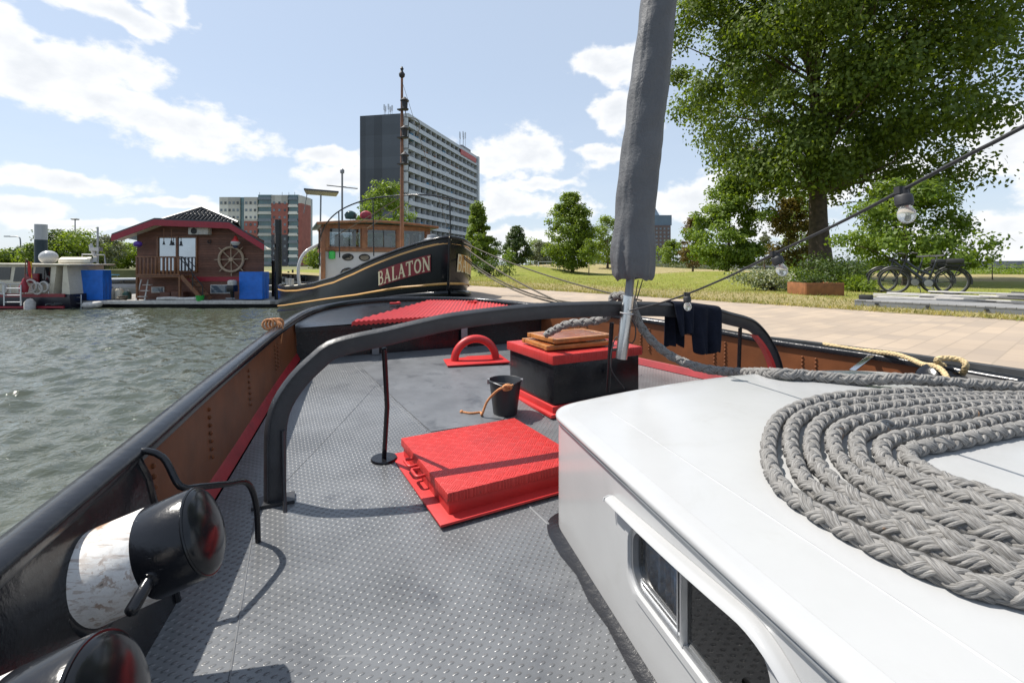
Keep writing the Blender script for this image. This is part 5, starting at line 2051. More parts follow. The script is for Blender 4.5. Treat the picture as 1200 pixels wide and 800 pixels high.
def make_rope():
    Rb, sr, amp = .0190, .0078, .0042
    RR = Rb + sr + .003
    outer = [(1420, 452), (1270, 456), (1150, 457), (1060, 459), (990, 463), (945, 471), (914, 487), (902, 512), (904, 541), (920, 570), (950, 594), (993, 619), (1038, 641), (1090, 662), (1142, 681), (1200, 696), (1300, 716), (1420, 736)]
    inner = [(1420, 474), (1270, 487), (1200, 499), (1150, 510), (1105, 517), (1078, 521), (1066, 526), (1063, 532), (1068, 540), (1084, 550), (1105, 560), (1127, 568), (1150, 576), (1175, 584), (1200, 591), (1240, 601), (1310, 616), (1420, 636)]
    O = [on_roof(x, y, .038) for x, y in outer]
    I = [on_roof(x, y, .038) for x, y in inner]
    loops = []
    NL = 7
    rd = random.Random(5)
    for k in range(NL):
        f = k / (NL - 1)
        pts = []
        for j, (a, c) in enumerate(zip(O, I)):
            p = a.lerp(c, f)
            w = .008
            p = p + Vector((rd.uniform(-w, w), rd.uniform(-w, w), 0))
            p.z = roof_z(p.x, p.y) + .006 + RR - .004 + (.009 if k % 2 and j > 9 else 0)
            pts.append(p)
        loops.append(pts)
    # join the loops into one continuous rope by bights out on the right
    allp = []
    for k in range(NL):
        q = loops[k] if k % 2 == 0 else loops[k][::-1]
        allp += q
        if k < NL - 1:
            a, c = q[-1], (loops[k + 1][-1] if k % 2 == 0 else loops[k + 1][0])
            m = (a + c) * .5 + Vector((.09, -.02, 0.0))
            m.z = roof_z(m.x, m.y) + RR
            allp.append(m)
    # the standing part: from the coil over the roof edge, round the arch by the socket
    stand = []
    for (px, py) in [(1330, 468), (1200, 457), (1120, 452), (1060, 447), (1000, 442), (950, 437.5), (905, 434.5)]:
        p = on_roof(px, py, .05)
        p.z = roof_z(p.x, p.y) + .006 + RR + (.03 if px > 1040 else 0.0)
        stand.append(p)
    hang = [at(862, 436, 3.38), at(822, 431, 3.55), at(790, 419, 3.68), at(768, 403, 3.74), at(752, 384, 3.75), at(745, 368, 3.72), at(738, 353, 3.72), at(728, 346, 3.80), at(718, 349, 3.88), at(716, 362, 3.9), at(708, 373, 3.94), at(690, 377, 4.0), at(668, 379, 4.1), at(655, 384, 4.2), at(640, 392, 4.35)]
    allp = allp[::-1]  # start at the inner end
    path = catmull(allp + stand + hang, .05) if False else None
    b = MB()
    c1 = catmull(allp, .04)
    braid(b, c1, Rb, sr, amp, .165, 6, 18)
    b.tube(c1, .0180, 8)
    c2 = catmull(stand + hang, .04)
    braid(b, c2, Rb * 1.22, sr * 1.22, amp * 1.2, .20, 6, 18)
    b.tube(c2, .021, 8)
    # turn of rope round the arch beside the socket
    tp = []
    for j in range(26):
        a = 2 * math.pi * j / 12
        c = at(727 + j * .55, 359, 3.80)
        tp.append(c + Vector((.02, .10 * math.cos(a), .085 * math.sin(a) + .0)))
    braid(b, catmull(tp, .03), Rb * .9, sr * .9, amp * .9, .28)
    o = b.build('hawser', M['rope'], smooth=80)
    tag(o, 'thick grey braided hawser laid in long bights on the white cabin roof', 'rope')
    # thin cords dangling from the cover
    b = MB()
    for dx, e in ((0, 10), (5, 16)):
        b.tube(catmull([at(748 + dx, 328, 3.56), at(745 + dx * .6, 345, 3.58), at(741 + e * .3, 352, 3.6)], .03), .004, 5)
    b.tube(catmull([at(739, 372, 3.63), at(745, 385, 3.6), at(741, 402, 3.62), at(722, 395, 3.66), at(716, 430, 3.66), at(732, 455, 3.66)], .04), .005, 5)
    tag(b.build('cord', M['black_matte'], smooth=60), 'thin dark cord hanging beside the stainless mast socket', 'cord')


def make_mast():
    st, sb = at(738.5, 331, 3.6), at(728, 420, 3.6)
    axis = (at(775.5, -60, 3.6) - at(741, 325, 3.6)).normalized()
    base = at(737, 345, 3.6)
    root = thing('covered_mast', base, 'slanting mast wrapped in a dark grey cloth cover standing in the stainless socket', 'mast')
    b = MB()
    top = base + axis * 4.6
    b.tube([base - axis * .25, base + axis * .5], .032, 20)
    b.build('pole', mat('pole_grey', (.16, .17, .19), .35, metal=.5), root, smooth=60)
    # cover: lofted sections, gathered at the bottom
    b = MB()
    rows = []
    rowdef = [(316, 731, 752), (324, 725, 760), (327, 722, 763.5), (323, 718.5, 766), (314, 717.5, 767.5), (300, 716, 768.2), (285, 717, 768.0), (270, 719, 766.8), (250, 720.5, 767.6), (230, 722, 769.5), (200, 725.5, 772.8), (160, 730.2, 776.5), (120, 735, 780.3), (80, 740.5, 784.6), (40, 746.5, 788.8), (0, 751.8, 793.2), (-60, 760, 798), (-120, 768.5, 804), (-170, 777, 808), (-180, 785, 800)]
    dense = []
    for a, c in zip(rowdef, rowdef[1:]):
        k = max(1, int(abs(a[0] - c[0]) / 4))
        for j in range(k):
            dense.append(tuple(a[q] + (c[q] - a[q]) * j / k for q in range(3)))
    dense.append(rowdef[-1])
    nn = 72
    for (py, xl, xr) in dense:
        cx, hw = (xl + xr) / 2, (xr - xl) / 2 / F * 3.6
        c = at(cx, py, 3.6)
        skirt = max(0, 1 - abs(326 - py) / 14.0) if py > 312 else 0
        t = (325 - py) / 500
        r = []
        for k in range(nn):
            a = 2 * math.pi * k / nn
            x, y = math.cos(a), math.sin(a)
            rad = 1 + .05 * mnoise.noise(Vector((x * 1.5, y * 1.5, t * 9))) + .05 * mnoise.noise(Vector((x * 2.2 + 5, y * 2.2, t * 3)))
            low = max(0, 1 - max(0, 322 - py) / 60.0)
            rad += low * .14 * mnoise.noise(Vector((x * 4.5, y * 4.5, t * 5))) + low * .06 * math.sin(9 * a + 2 * t)
            # seam on the viewer's left with puckers
            sa = math.atan2(math.sin(a - R(222)), math.cos(a - R(222)))
            rad += .05 * math.exp(-(sa / .10) ** 2) + .03 * math.exp(-(sa / .35) ** 2) * math.sin(py * .75 + sa * 6) * (.6 + .6 * mnoise.noise(Vector((py * .05, 0, 0))))
            # diagonal drag folds
            rad += .022 * math.sin(py * .11 + a * 2.5) * (1 + mnoise.noise(Vector((py * .03, a, 0))))
            r.append(c + Vector((x * hw * rad, y * hw * .82 * rad, skirt * .012 * (math.sin(3 * a + .6) + .6 * math.sin(7 * a)))))
        rows.append(r)
    b.grid(rows, closed=True)
    b.add(rows[-1], [tuple(range(nn))[::-1]])
    b.build('cover', M['cover'], root, smooth=70)


def make_small(S0, SD, SN):
    # bucket
    p = on_deck(592, 484)
    root = thing('bucket', p, 'black rubber bucket standing beside the black locker', 'bucket')
    b = MB()
    b.lathe([(.001, .006), (.10, .006), (.105, .0), (.108, .01), (.142, .29), (.15, .292), (.152, .305), (.145, .308), (.138, .30), (.104, .02), (.001, .018)], p, n=36)
    b.build('body', M['bucket'], root, smooth=40)
    b = MB()
    b.tube(catmull([p + Vector((-.148, 0, .285)), p + Vector((-.10, -.11, .30)), p + Vector((0, -.165, .285)), p + Vector((.10, -.11, .30)), p + Vector((.148, 0, .285))], .03), .004, 6)
    for s in (-1, 1):
        b.box(p + Vector((s * .15, 0, .288)), (.02, .05, .04))
    b.build('handle', M['grey_metal'], root, smooth=40)
    # orange rope from the bucket to the deck
    b = MB()
    q = on_deck(541, 482.5, .01)
    k0 = p + Vector((.02, -.175, .275))
    path = catmull([k0 + Vector((.05, .03, .015)), k0, k0 + Vector((-.07, -.02, -.01)), p + Vector((-.15, -.13, .15)), p + Vector((-.20, -.12, .03)), on_deck(563, 483, .012), on_deck(552, 484, .012), q], .015)
    b.tube(path, .0105, 8)
    b.tube(catmull([k0 + Vector((.035 * math.cos(a * .9), .0 + .02 * math.sin(a * 1.3), .022 * math.sin(a * .9))) for a in range(12)], .01), .011, 8)
    b.ball(q, .018, 6)
    tag(b.build('orange_rope', M['orange_rope'], smooth=70), 'short orange rope knotted to the bucket rim with its end on the deck', 'rope')
    # varnished wooden panels on the locker lid
    U2 = Vector((.887, .462, 0)); V2 = Vector((-.462, .887, 0))
    zl = .600
    for k, (cp, ang, L, W, lab) in enumerate([(at(664, 393, 4.68), R(-3), .74, .52, 'lower varnished wooden panel lying on the red locker lid'), (at(668, 386, 4.70), R(2), .70, .50, 'upper varnished wooden panel with pale slat frame on top of the other panel')]):
        z = zl + .012 + k * .058
        e = (U2 * math.cos(ang) + V2 * math.sin(ang)); n = Vector((-e.y, e.x, 0))
        c = Vector((cp.x, cp.y, z))
        M3 = Matrix((e, n, Vector((0, 0, 1)))).transposed()
        root = thing('wooden_panel', (c.x, c.y, z), lab, 'panel', 'varnished panels on the locker')
        b = MB()
        for s in (-1, 1):
            b.box(c + n * s * (W / 2 - .025) + Vector((0, 0, .022)), (L, .05, .042), rot=M3)
            b.box(c + e * s * (L / 2 - .03) + Vector((0, 0, .022)), (.05, W - .102, .040), rot=M3)
        b.build('frame', M['wood_light'], root, bevel=.004)
        b = MB()
        nb = 7
        for j in range(nb):
            b.box(c + n * ((j + .5) / nb - .5) * (W - .11) + Vector((0, 0, .036)), (L - .112, (W - .11) / nb - .005, .012), rot=M3)
        b.build('slats', M['wood'], root, bevel=.002)
    b = MB(); b.box(at(701, 403, 4.42) + Vector((0, 0, 0)), (.12, .07, .012), rz=.5)
    # jacket hanging over the arch
    b = MB()
    L0, L1 = 2.98, 3.42
    def archz(L):
        pr = [(2.65, 1.095), (3.046, 1.065), (3.40, 1.02), (3.60, .972)]
        for (a, za), (c, zc) in zip(pr, pr[1:]):
            if a <= L <= c:
                return za + (zc - za) * (L - a) / (c - a)
        return pr[0][1]
    def drape(La, Lb, down_f, down_b, seed):
        rows = []
        for i in range(25):
            f = i / 24
            L = La + (Lb - La) * f
            zt = archz(L) + .016
            r = []
            segs = [(-1, s) for s in np.linspace(1, 0, 14)] + [(1, s) for s in np.linspace(0, 1, 14)[1:]]
            for sgn, s in segs:
                dn = (down_f if sgn < 0 else down_b)
                dn = dn * (.95 + .05 * math.sin(f * 4 + seed) + .02 * math.sin(f * 13 + seed))
                shrink = 1 - .28 * s
                Lc = (La + Lb) / 2 + (L - (La + Lb) / 2) * (shrink if True else 1)
                fold = .022 * math.sin(f * 11 + seed + s * 1.5) * (.3 + s) + .012 * math.sin(f * 23 + seed * 2) * s
                if s < .12:
                    w = .052 * (s / .12) ** .5
                    z = zt - s * .03
                else:
                    w = .052 + .018 * s
                    z = zt - .004 - (s - .10) * dn
                r.append(S0 + SD * Lc + SN * (sgn * w + fold * (1 if sgn < 0 else -1) - .01 * s) + Vector((0, 0, z)))
            rows.append(r)
        b.grid(rows)
    drape(3.06, 3.42, .46, .30, .3)
    drape(2.90, 3.12, .30, .44, 2.1)
    o = b.build('jacket', M['navy'], smooth=80)
    md = o.modifiers.new('thickness', 'SOLIDIFY'); md.thickness = .012
    md = o.modifiers.new('soft', 'SUBSURF'); md.levels = 1; md.render_levels = 2
    tag(o, 'dark navy sweater draped over the right half of the black arch', 'sweater')
    # festoon lights
    cable = [at(738, 364, 3.53), at(770, 356, 3.25), at(805, 344.5, 2.9), at(856, 323, 2.45), at(908, 297, 2.05), at(980, 263, 1.72), at(1057, 223, 1.45), at(1130, 184, 1.28), at(1204, 146, 1.14), Vector((1.45, .7, 1.98)), Vector((1.6, -.2, 2.35)), Vector((1.75, -1.6, 2.9))]
    root = thing('festoon_lights', cable[0], 'black festoon light cable with clear bulbs running up to the right from the mast socket', 'string lights')
    b = MB(); b.tube(catmull(cable, .05), .0058, 8); b.build('cable', M['black_matte'], root, smooth=60)
    for (px, py, d, tilt) in ((805, 344.5, 2.9, (.06, 0, -1)), (908, 297, 2.05, (.32, -.1, -.9)), (1057, 223, 1.45, (.10, -.1, -1))):
        c = at(px, py, d)
        ax = Vector(tilt).normalized()
        s = {2.9: .92, 2.05: 1.0, 1.45: .95}[d]
        b = MB()
        b.lathe([(.001, -.012), (.013, -.01), (.016, .0), (.016, .012), (.021, .016), (.0235, .02), (.0235, .044), (.021, .046), (.021, .050), (.001, .05)], c, ax, 20)
        b.box(c, (.034, .022, .022))
        sk = b.build('socket', M['black_matte'], root, smooth=40)
        b = MB()
        b.lathe([(.014, .048), (.017, .056), (.0225, .068), (.0235, .080), (.020, .093), (.012, .102), (.001, .105)], c, ax, 24)
        b.build('bulb', M['bulb'], sk, smooth=60)
    # yellow rope on the right bulwark
    b = MB()
    pts = [at(965, 403, 4.72), at(1000, 409, 4.45), at(1030, 412.5, 4.22), at(1050, 415, 4.05), at(1068, 421, 3.9), at(1082, 427, 3.72), at(1096, 429, 3.56), at(1106, 436, 3.46), at(1112, 446, 3.38), at(1120, 443, 3.5), at(1108, 430, 3.55), at(1098, 424, 3.55), at(1101, 420, 3.52), at(1113, 419.5, 3.5), at(1127, 422, 3.46), at(1132, 428, 3.42), at(1128, 438, 3.5)]
    braid(b, catmull(pts, .02), .0115, .0085, .002, .14, 6, 20, False)
    tag(b.build('yellow_rope', M['yellow_rope'], smooth=70), 'straw yellow rope looped over the bollard on the right bulwark', 'rope')
    # frayed lashing on the left rail
    b = MB()
    c = at(320, 379.5, 5.0)
    for k in range(4):
        b.torus(c + Vector((.02 * k - .03, .03 * k - .045, .0)), Vector((-.28, .96, .1 * k - .15)), .052, .012, 18, 6)
    for k in range(3):
        b.tube(catmull([c + Vector((.05, -.02, .04)), c + Vector((.08 + .02 * k, -.04, -.02)), c + Vector((.085 + .01 * k, -.05, -.12 - .04 * k))], .02), .007, 5)
    tag(b.build('lashing', M['orange_rope'], smooth=70), 'frayed brown rope lashing wound round the left rail near the stern', 'rope')


TUG, S0, SD, SN = make_tug()
make_cabin(TUG)
make_rope()
make_mast()
make_small(S0, SD, SN)
# ================================================================ the moored black tug ahead
HEAD = Vector((-0.559, .829, 0))     # from the stem towards the stern
LAT = Vector((-.829, -.559, 0))      # towards our left (its starboard side)
STEM = Vector((-1.46, 11.0, 0))


def lerp_table(tab, t):
    if t <= tab[0][0]:
        return tab[0][1]
    for (a, va), (c, vc) in zip(tab, tab[1:]):
        if t <= c:
            f = (t - a) / (c - a)
            f = f * f * (3 - 2 * f) if False else f
            return va + (vc - va) * f
    return tab[-1][1]


B_SHEER = [(0, 2.03), (.5, 1.91), (1, 1.77), (1.8, 1.53), (2.6, 1.28), (3.6, 1.03), (5, .83), (7, .66), (9, .56), (12, .5), (14, .5), (16, .55)]
B_STRIPE = [(0, .97), (1, .86), (2.5, .62), (5, .33), (7, .12), (9, -.08), (12, -.33), (14, -.36), (16, -.36)]


def b_plan(side):
    if side > 0:
        o = [(0, 0.03), (.12, .22), (.5, .50), (1, .80), (1.7, 1.15), (2.5, 1.45), (3.6, 1.75), (5, 2.0), (7, 2.15), (9, 2.2), (11, 2.15), (12.5, 1.95), (13.6, 1.55), (14.3, 1.0), (14.7, .4), (14.75, 0)]
    else:
        o = [(0, .03), (.10, .30), (.30, .62), (.8, 1.0), (1.7, 1.35), (2.5, 1.6), (3.6, 1.8), (5, 2.0), (7, 2.15), (9, 2.2), (11, 2.15), (12.5, 1.95), (13.6, 1.55), (14.3, 1.0), (14.7, .4), (14.75, 0)]
    return o


def b_point(side, t, o, z):
    p = STEM + HEAD * t + LAT * (o * side)
    return Vector((p.x, p.y, z))


def make_balaton():
    base = STEM + HEAD * 7
    root = thing('tugboat', (base.x, base.y, WATER), 'black tugboat with cream name lettering, yellow stripes and varnished wheelhouse moored ahead', 'boat')
    hull = MB(); st = MB(); deck = MB(); rub = MB(); cap = MB()
    curves = {}
    for side in (1, -1):
        pl = catmull([(t, o, 0) for t, o in b_plan(side)], .12)
        curves[side] = pl
        rows, r1, r2, r3, rc = [], [], [], [], []
        for p in pl:
            t, o = p.x, p.y
            zs, zl = lerp_table(B_SHEER, t), lerp_table(B_STRIPE, t)
            fl = .10 * max(0, 1 - t / 4)      # bow flare
            tum = .05
            rows.append([b_point(side, t - .02 + 0, o, zs), b_point(side, t, o + .01, zs - .16), b_point(side, t + fl * .3, o - fl * .2, zl + .15), b_point(side, t + fl * .6, o - fl * .5, zl), b_point(side, t + fl * 1.5, max(0, o - fl - .03), zl - .35), b_point(side, t + .35 + fl * 2, max(0, o * .93 - fl), WATER - .2)])
            r1.append([b_point(side, t, o + .012, zs - .095), b_point(side, t, o + .018, zs - .145)])
            r2.append([b_point(side, t + fl * .6, o - fl * .5 + .02, zl + .012), b_point(side, t + fl * .6, o - fl * .5 + .045, zl - .015), b_point(side, t + fl * .6, o - fl * .5 + .02, zl - .042)])
            r3.append([b_point(side, t, o - .12, zs - .05), b_point(side, t, 0, zs + .04)] if o > .14 else [b_point(side, t, o * .1, zs - .05), b_point(side, t, 0, zs + .04)])
            rc.append(b_point(side, t, o - .01, zs + .01))
        hull.grid(rows, flip=(side < 0))
        st.grid(r1); rub.grid(r2); deck.grid(r3)
        cap.tube(rc, .04, 8)
    hull.build('hull', M['hullblack'], root, smooth=40)
    st.build('sheer_stripe', M['gold'], root, smooth=40)
    rub.build('rubbing_strake', M['gold'], root, smooth=40)
    deck.build('deck', M['cream'], root, smooth=40)
    cap.build('rail', M['black'], root, smooth=60)
    # lower black fender bar
    b = MB()
    for side in (1, -1):
        b.tube([b_point(side, p.x + .06, max(0, p.y - .02), lerp_table(B_STRIPE, p.x) - .24) for p in curves[side]], .07, 8)
    b.build('fender_bar', M['hullblack'], root, smooth=60)
    b = MB()
    b.tube([STEM + Vector((.0, -.02, 2.0)), STEM + HEAD * .06 + Vector((0, -.01, 1.0)), STEM + HEAD * .25 + Vector((0, 0, .3))], .035, 8)
    b.build('stem_bar', M['hullblack'], root, smooth=60)

    # name board and lettering, laid on the curved side
    def surf(side, s, h, lift):
        """s metres back from the stem along the plan curve, h below the sheer"""
        pl = curves[side]
        acc = 0
        for a, c in zip(pl, pl[1:]):
            d = (c - a).length
            if acc + d >= s:
                p = a.lerp(c, (s - acc) / d); q = c - a
                break
            acc += d
        t, o = p.x, p.y
        zs = lerp_table(B_SHEER, t)
        fl = .10 * max(0, 1 - t / 4)
        f = min(1, max(0, (h - .16) / .7))
        nrm = (LAT * side * q.x - HEAD * q.y).normalized()
        pt = b_point(side, t + fl * .5 * f, o + .012 - fl * .4 * f, zs - h)
        return pt + nrm * (lift + .022)

    LW = {'B': .70, 'A': .86, 'L': .66, 'T': .76, 'O': .78, 'N': .82}

    def glyph(ch):
        """strokes as quads strips in a unit-height box"""
        S = []

        def st_(pts, w):
            S.append((pts, w))
        th, tn = .17, .085
        w = LW[ch] - .10
        if ch == 'B':
            st_([(.16, 0), (.16, 1)], th)
            st_([(.06, .96), (.34, .96)] + [(.36 + .16 * math.sin(a), .74 + .22 * math.cos(a)) for a in np.linspace(0, math.pi, 9)] + [(.2, .52)], .11)
            st_([(.2, .52), (.36, .52)] + [(.38 + .20 * math.sin(a), .28 + .24 * math.cos(a)) for a in np.linspace(0, math.pi, 9)] + [(.06, .04)], .12)
        elif ch == 'A':
            st_([(.10, 0), (.40, 1)], tn); st_([(.36, 1), (.66, 0)], th); st_([(.2, .34), (.56, .34)], tn)
            st_([(-.02, .03), (.24, .03)], .07); st_([(.52, .03), (.80, .03)], .07)
        elif ch == 'L':
            st_([(.16, 0), (.16, 1)], th); st_([(.04, .04), (.56, .04)], .09); st_([(.54, .0), (.54, .26)], .08); st_([(.04, .97), (.30, .97)], .07)
        elif ch == 'T':
            st_([(.34, 0), (.34, 1)], th); st_([(.0, .95), (.68, .95)], .10); st_([(.03, .98), (.03, .74)], .07); st_([(.65, .98), (.65, .74)], .07); st_([(.20, .03), (.48, .03)], .07)
        elif ch == 'O':
            st_([(.35 + .27 * math.sin(a), .5 + .44 * math.cos(a)) for a in np.linspace(0, 2 * math.pi, 25)], .14)
        elif ch == 'N':
            st_([(.12, 0), (.12, 1)], tn); st_([(.10, 1), (.62, 0)], th); st_([(.62, 0), (.62, 1)], tn); st_([(.0, .97), (.22, .97)], .07); st_([(.50, .97), (.76, .97)], .07); st_([(.0, .03), (.24, .03)], .07)
        return S

    def lettering(b, side, word, s_start, s_end, h_top, H):
        """s_start is where the first letter begins (metres from the stem)"""
        tot = sum(LW[c] for c in word)
        k = abs(s_end - s_start) / tot
        sg = 1 if s_end > s_start else -1
        x0 = 0
        for ch in word:
            for li, (pts, w) in enumerate(glyph(ch)):
                P = []
                for (a, c), (e, g) in zip(pts, pts[1:]):
                    m = max(1, int(math.hypot(e - a, g - c) / .12))
                    for j in range(m):
                        P.append((a + (e - a) * j / m, c + (g - c) * j / m))
                P.append(pts[-1])
                rows = []
                for j, (a, c) in enumerate(P):
                    q0, q1 = P[max(0, j - 1)], P[min(len(P) - 1, j + 1)]
                    dx, dy = q1[0] - q0[0], q1[1] - q0[1]
                    l = math.hypot(dx, dy) + 1e-9
                    nx, ny = -dy / l * w / 2, dx / l * w / 2
                    r = []
                    for u in (-1, 1):
                        aa, cc = a + nx * u, min(1.0, max(0, c + ny * u))
                        s = s_start + sg * (x0 + aa * 1.0) * k
                        r.append(surf(side, s, h_top + H * (1 - cc), .014 + li * .0015))
                    rows.append(r)
                b.grid(rows)
            x0 += LW[ch]

    # starboard: reads left to right in the picture, so it starts far from the stem
    def panel(side, s0, s1, h0, h1, lift, m, name):
        b = MB()
        b.grid([[surf(side, s, h0 + (h1 - h0) * g, lift) for g in np.linspace(0, 1, 4)] for s in np.linspace(s0, s1, 24)])
        return b.build(name, m, root, smooth=40)
    pn = panel(1, .42, 1.98, .33, .73, .010, M['maroon'], 'name_board')
    b = MB(); lettering(b, 1, 'BALATON', 2.02, .40, .36, .34); b.build('lettering', M['letter'], pn, smooth=0)
    pn = panel(-1, .25, 1.7, .36, .76, .010, M['gold'], 'name_board')
    b = MB(); lettering(b, -1, 'BALATON', .2, 1.75, .36, .42); b.build('lettering', M['letter'], pn, smooth=0)

    # wheelhouse (its front faces us)
    WF = Vector((.90, .436, 0)); WB = Vector((-.436, .90, 0))
    M3 = Matrix((WF, WB, Vector((0, 0, 1)))).transposed()
    c0 = Vector((-6.45, 16.1, 0))
    Wd, Dp = 3.7, 2.6
    zf, zt = .55, 2.86
    zw0, zw1 = 1.95, 2.70
    def q(u, v, z):
        p = c0 + WF * u + WB * v
        return Vector((p.x, p.y, z))
    b = MB()
    b.box(q(Wd / 2, Dp / 2, (zf + 1.86) / 2), (Wd - .02, Dp, 1.86 - zf), rot=M3)
    lower = b.build('deckhouse', M['white'], root, bevel=.02)
    b = MB()
    for (z, h, pr) in ((1.92, .12, .03), (zw1 + .06, .14, .02)):
        b.box(q(Wd / 2, 0, z), (Wd + .06, .12, h), rot=M3)
        b.box(q(Wd / 2, Dp, z), (Wd + .06, .12, h), rot=M3)
        b.box(q(0, Dp / 2, z), (.12, Dp - .14, h - .004), rot=M3)
        b.box(q(Wd, Dp / 2, z), (.12, Dp - .14, h - .004), rot=M3)
    for u, w in ((.06, .16), (1.32, .16), (2.56, .16), (3.64, .16)):
        b.box(q(u, 0, (zw0 + zw1) / 2 + .02), (w, .11, zw1 - zw0 + .02), rot=M3)
        b.box(q(u, Dp, (zw0 + zw1) / 2 + .02), (w, .11, zw1 - zw0 + .02), rot=M3)
    for v in (.9, 1.75):
        for u in (0, Wd):
            b.box(q(u, v, (zw0 + zw1) / 2 + .02), (.11, .14, zw1 - zw0 + .02), rot=M3)
    b.box(q(-.03, -.05, 1.6), (.14, .12, 2.3), rot=M3)
    wh = b.build('wheelhouse', M['teak'], root, bevel=.008)
    for k, (u0, u1) in enumerate(((.14, 1.24), (1.40, 2.48), (2.64, 3.56))):
        b = MB()
        for (uu, zz, sx, sz) in (((u0 + u1) / 2, zw0 + .05, u1 - u0, .05), ((u0 + u1) / 2, zw1 - .03, u1 - u0, .05), (u0 + .02, (zw0 + zw1) / 2, .045, zw1 - zw0 - .1), (u1 - .02, (zw0 + zw1) / 2, .045, zw1 - zw0 - .1)):
            b.box(q(uu, .005, zz), (sx, .05, sz), rot=M3)
        w = b.build('window', M['teak'], root, bevel=.005)
        gl = M['boat_glass']
        b = MB(); b.box(q((u0 + u1) / 2, .012, (zw0 + zw1) / 2), (u1 - u0 - .04, .008, zw1 - zw0 - .06), rot=M3); b.build('pane', gl, w, smooth=0)
        b = MB(); b.box(q((u0 + u1) / 2, Dp - .01, (zw0 + zw1) / 2), (u1 - u0 - .04, .008, zw1 - zw0 - .06), rot=M3); b.build('pane', gl, w, smooth=0)
    for u in (0.0, Wd):
        b = MB(); b.box(q(u, Dp / 2, (zw0 + zw1) / 2), (.008, Dp - .2, zw1 - zw0 - .06), rot=M3); b.build('side_pane', M['boat_glass'], root, smooth=0)
    # inside: dark dashboard and curtain bits
    b = MB(); b.box(q(Wd / 2, .7, 1.95), (Wd - .4, .7, .3), rot=M3); b.build('dashboard', M['teak'], root, bevel=.02)
    for u in (.5, 2.2):
        b = MB(); b.box(q(u, .18, 2.2), (.28, .03, .5), rot=M3); b.build('curtain', M['plankwhite'], root)
    b = MB()
    rows = []
    for v in np.linspace(-.35, Dp + .2, 5):
        rows.append([q(u, v - .10 * math.sin(math.pi * (u + .2) / (Wd + .4)), zw1 + .13 + .13 * math.sin(math.pi * (u + .25) / (Wd + .5))) for u in np.linspace(-.25, Wd + .25, 15)])
    b.grid(rows)
    o = b.build('wheelhouse_roof', M['roof_green'], root, smooth=60)
    md = o.modifiers.new('thick', 'SOLIDIFY'); md.thickness = .09
    b = MB()
    b.tube([p - Vector((0, 0, .05)) for p in rows[0]], .045, 8); b.build('roof_edge', M['teak'], root, smooth=60)
    # portholes and lower windows
    for (u, z, rx, rz_) in ((.78, 1.66, .17, .11), (1.34, 1.65, .17, .11)):
        b = MB(); b.torus((0, 0, 0), (0, 1, 0), 1, .16, 24, 6)
        b.v = [tuple(q(u, -.01, z) + M3 @ Vector((v[0] * rx, v[1] * .1, v[2] * rz_))) for v in b.v]
        pw = b.build('porthole', M['black'], root, smooth=60)
        b = MB(); b.lathe([(.001, 0), (1, 0)], n=24, axis=(0, 1, 0)); b.v = [tuple(q(u, -.008, z) + M3 @ Vector((v[0] * rx, 0, v[2] * rz_))) for v in b.v]; b.build('pane', M['glass_dark'], pw, smooth=0)
    for (u0, u1, z0, z1) in ((.55, 1.02, .95, 1.27), (1.55, 2.20, 1.0, 1.36), (2.5, 3.0, 1.05, 1.4)):
        b = MB()
        pts = [q(u0, -.014, z0), q(u1, -.014, z0)] + [q(u1 + (u0 - u1) * f, -.014, z1 - .14 + .14 * math.sin(math.pi * f) ** .6) for f in np.linspace(0, 1, 12)]
        b.tube(pts + [pts[0]], .022, 6)
        w = b.build('cabin_window', M['black'], root, smooth=50)
        b = MB(); b.add([p + Vector((0, 0, 0)) for p in pts], [tuple(range(len(pts)))]); b.build('pane', M['glass_dark'], w, smooth=0)
    b = MB(); b.lathe([(.001, -.14), (.11, -.12), (.11, .12), (.06, .15), (.001, .15)], q(.25, -.10, 1.72), n=14); b.build('side_light', M['green'], root, smooth=50)
    # white curved vent and rail stays
    b = MB(); b.tube(catmull([q(-.75, -.1, .55), q(-.8, -.1, 1.3), q(-.6, 0, 1.8), q(-.15, .2, 2.1)], .1), .055, 8); b.build('vent_pipe', M['white'], root, smooth=60)
    # handrail sweeping over the foredeck
    b = MB()
    sw = [at(372, 292, 15.0), at(380, 266, 14.9), at(398, 247, 14.6), at(430, 234, 14.2), at(470, 229, 13.6), at(505, 229, 13.2), at(545, 236, 12.8)]
    b.tube(catmull(sw, .2), .022, 6)
    for (px, pt_, pb, d) in ((437, 233, 300, 14.0), (397, 248, 302, 14.6), (374, 285, 312, 15.0), (527, 232, 279, 13.0)):
        b.tube([at(px, pt_, d), at(px + 1, pb, d)], .020, 6)
    b.build('handrail', M['black'], root, smooth=60)
    # mast with three lanterns
    md_ = 12.9
    b = MB()
    mb_, mt = at(471, 287, md_), at(471, 92, md_)
    b.tube([mb_ - Vector((0, 0, .5)), mb_, mb_.lerp(mt, .5), mt], [.062, .058, .045, .032], 12)
    mast = b.build('mast', M['teak'], root, smooth=60)
    b = MB(); b.lathe([(.02, 0), (.075, .05), (.085, .12), (.04, .18), (.03, .22), (.05, .26), (.02, .32), (.001, .33)], mt, n=14); b.build('mast_cap', M['black_matte'], mast, smooth=50)
    for py in (122, 155, 186):
        b = MB()
        c = at(472.5, py, md_ - .14)
        b.lathe([(.001, -.16), (.10, -.16), (.11, -.13), (.075, -.11), (.085, .06), (.12, .08), (.12, .10), (.06, .15), (.02, .19), (.001, .19)], c + Vector((.04, 0, 0)), n=16)
        b.bar(c + Vector((-.16, .1, -.13)), c + Vector((.1, .0, -.13)), .12, .03)
        b.build('lantern', M['black_matte'], mast, smooth=40)
    # stays
    b = MB()
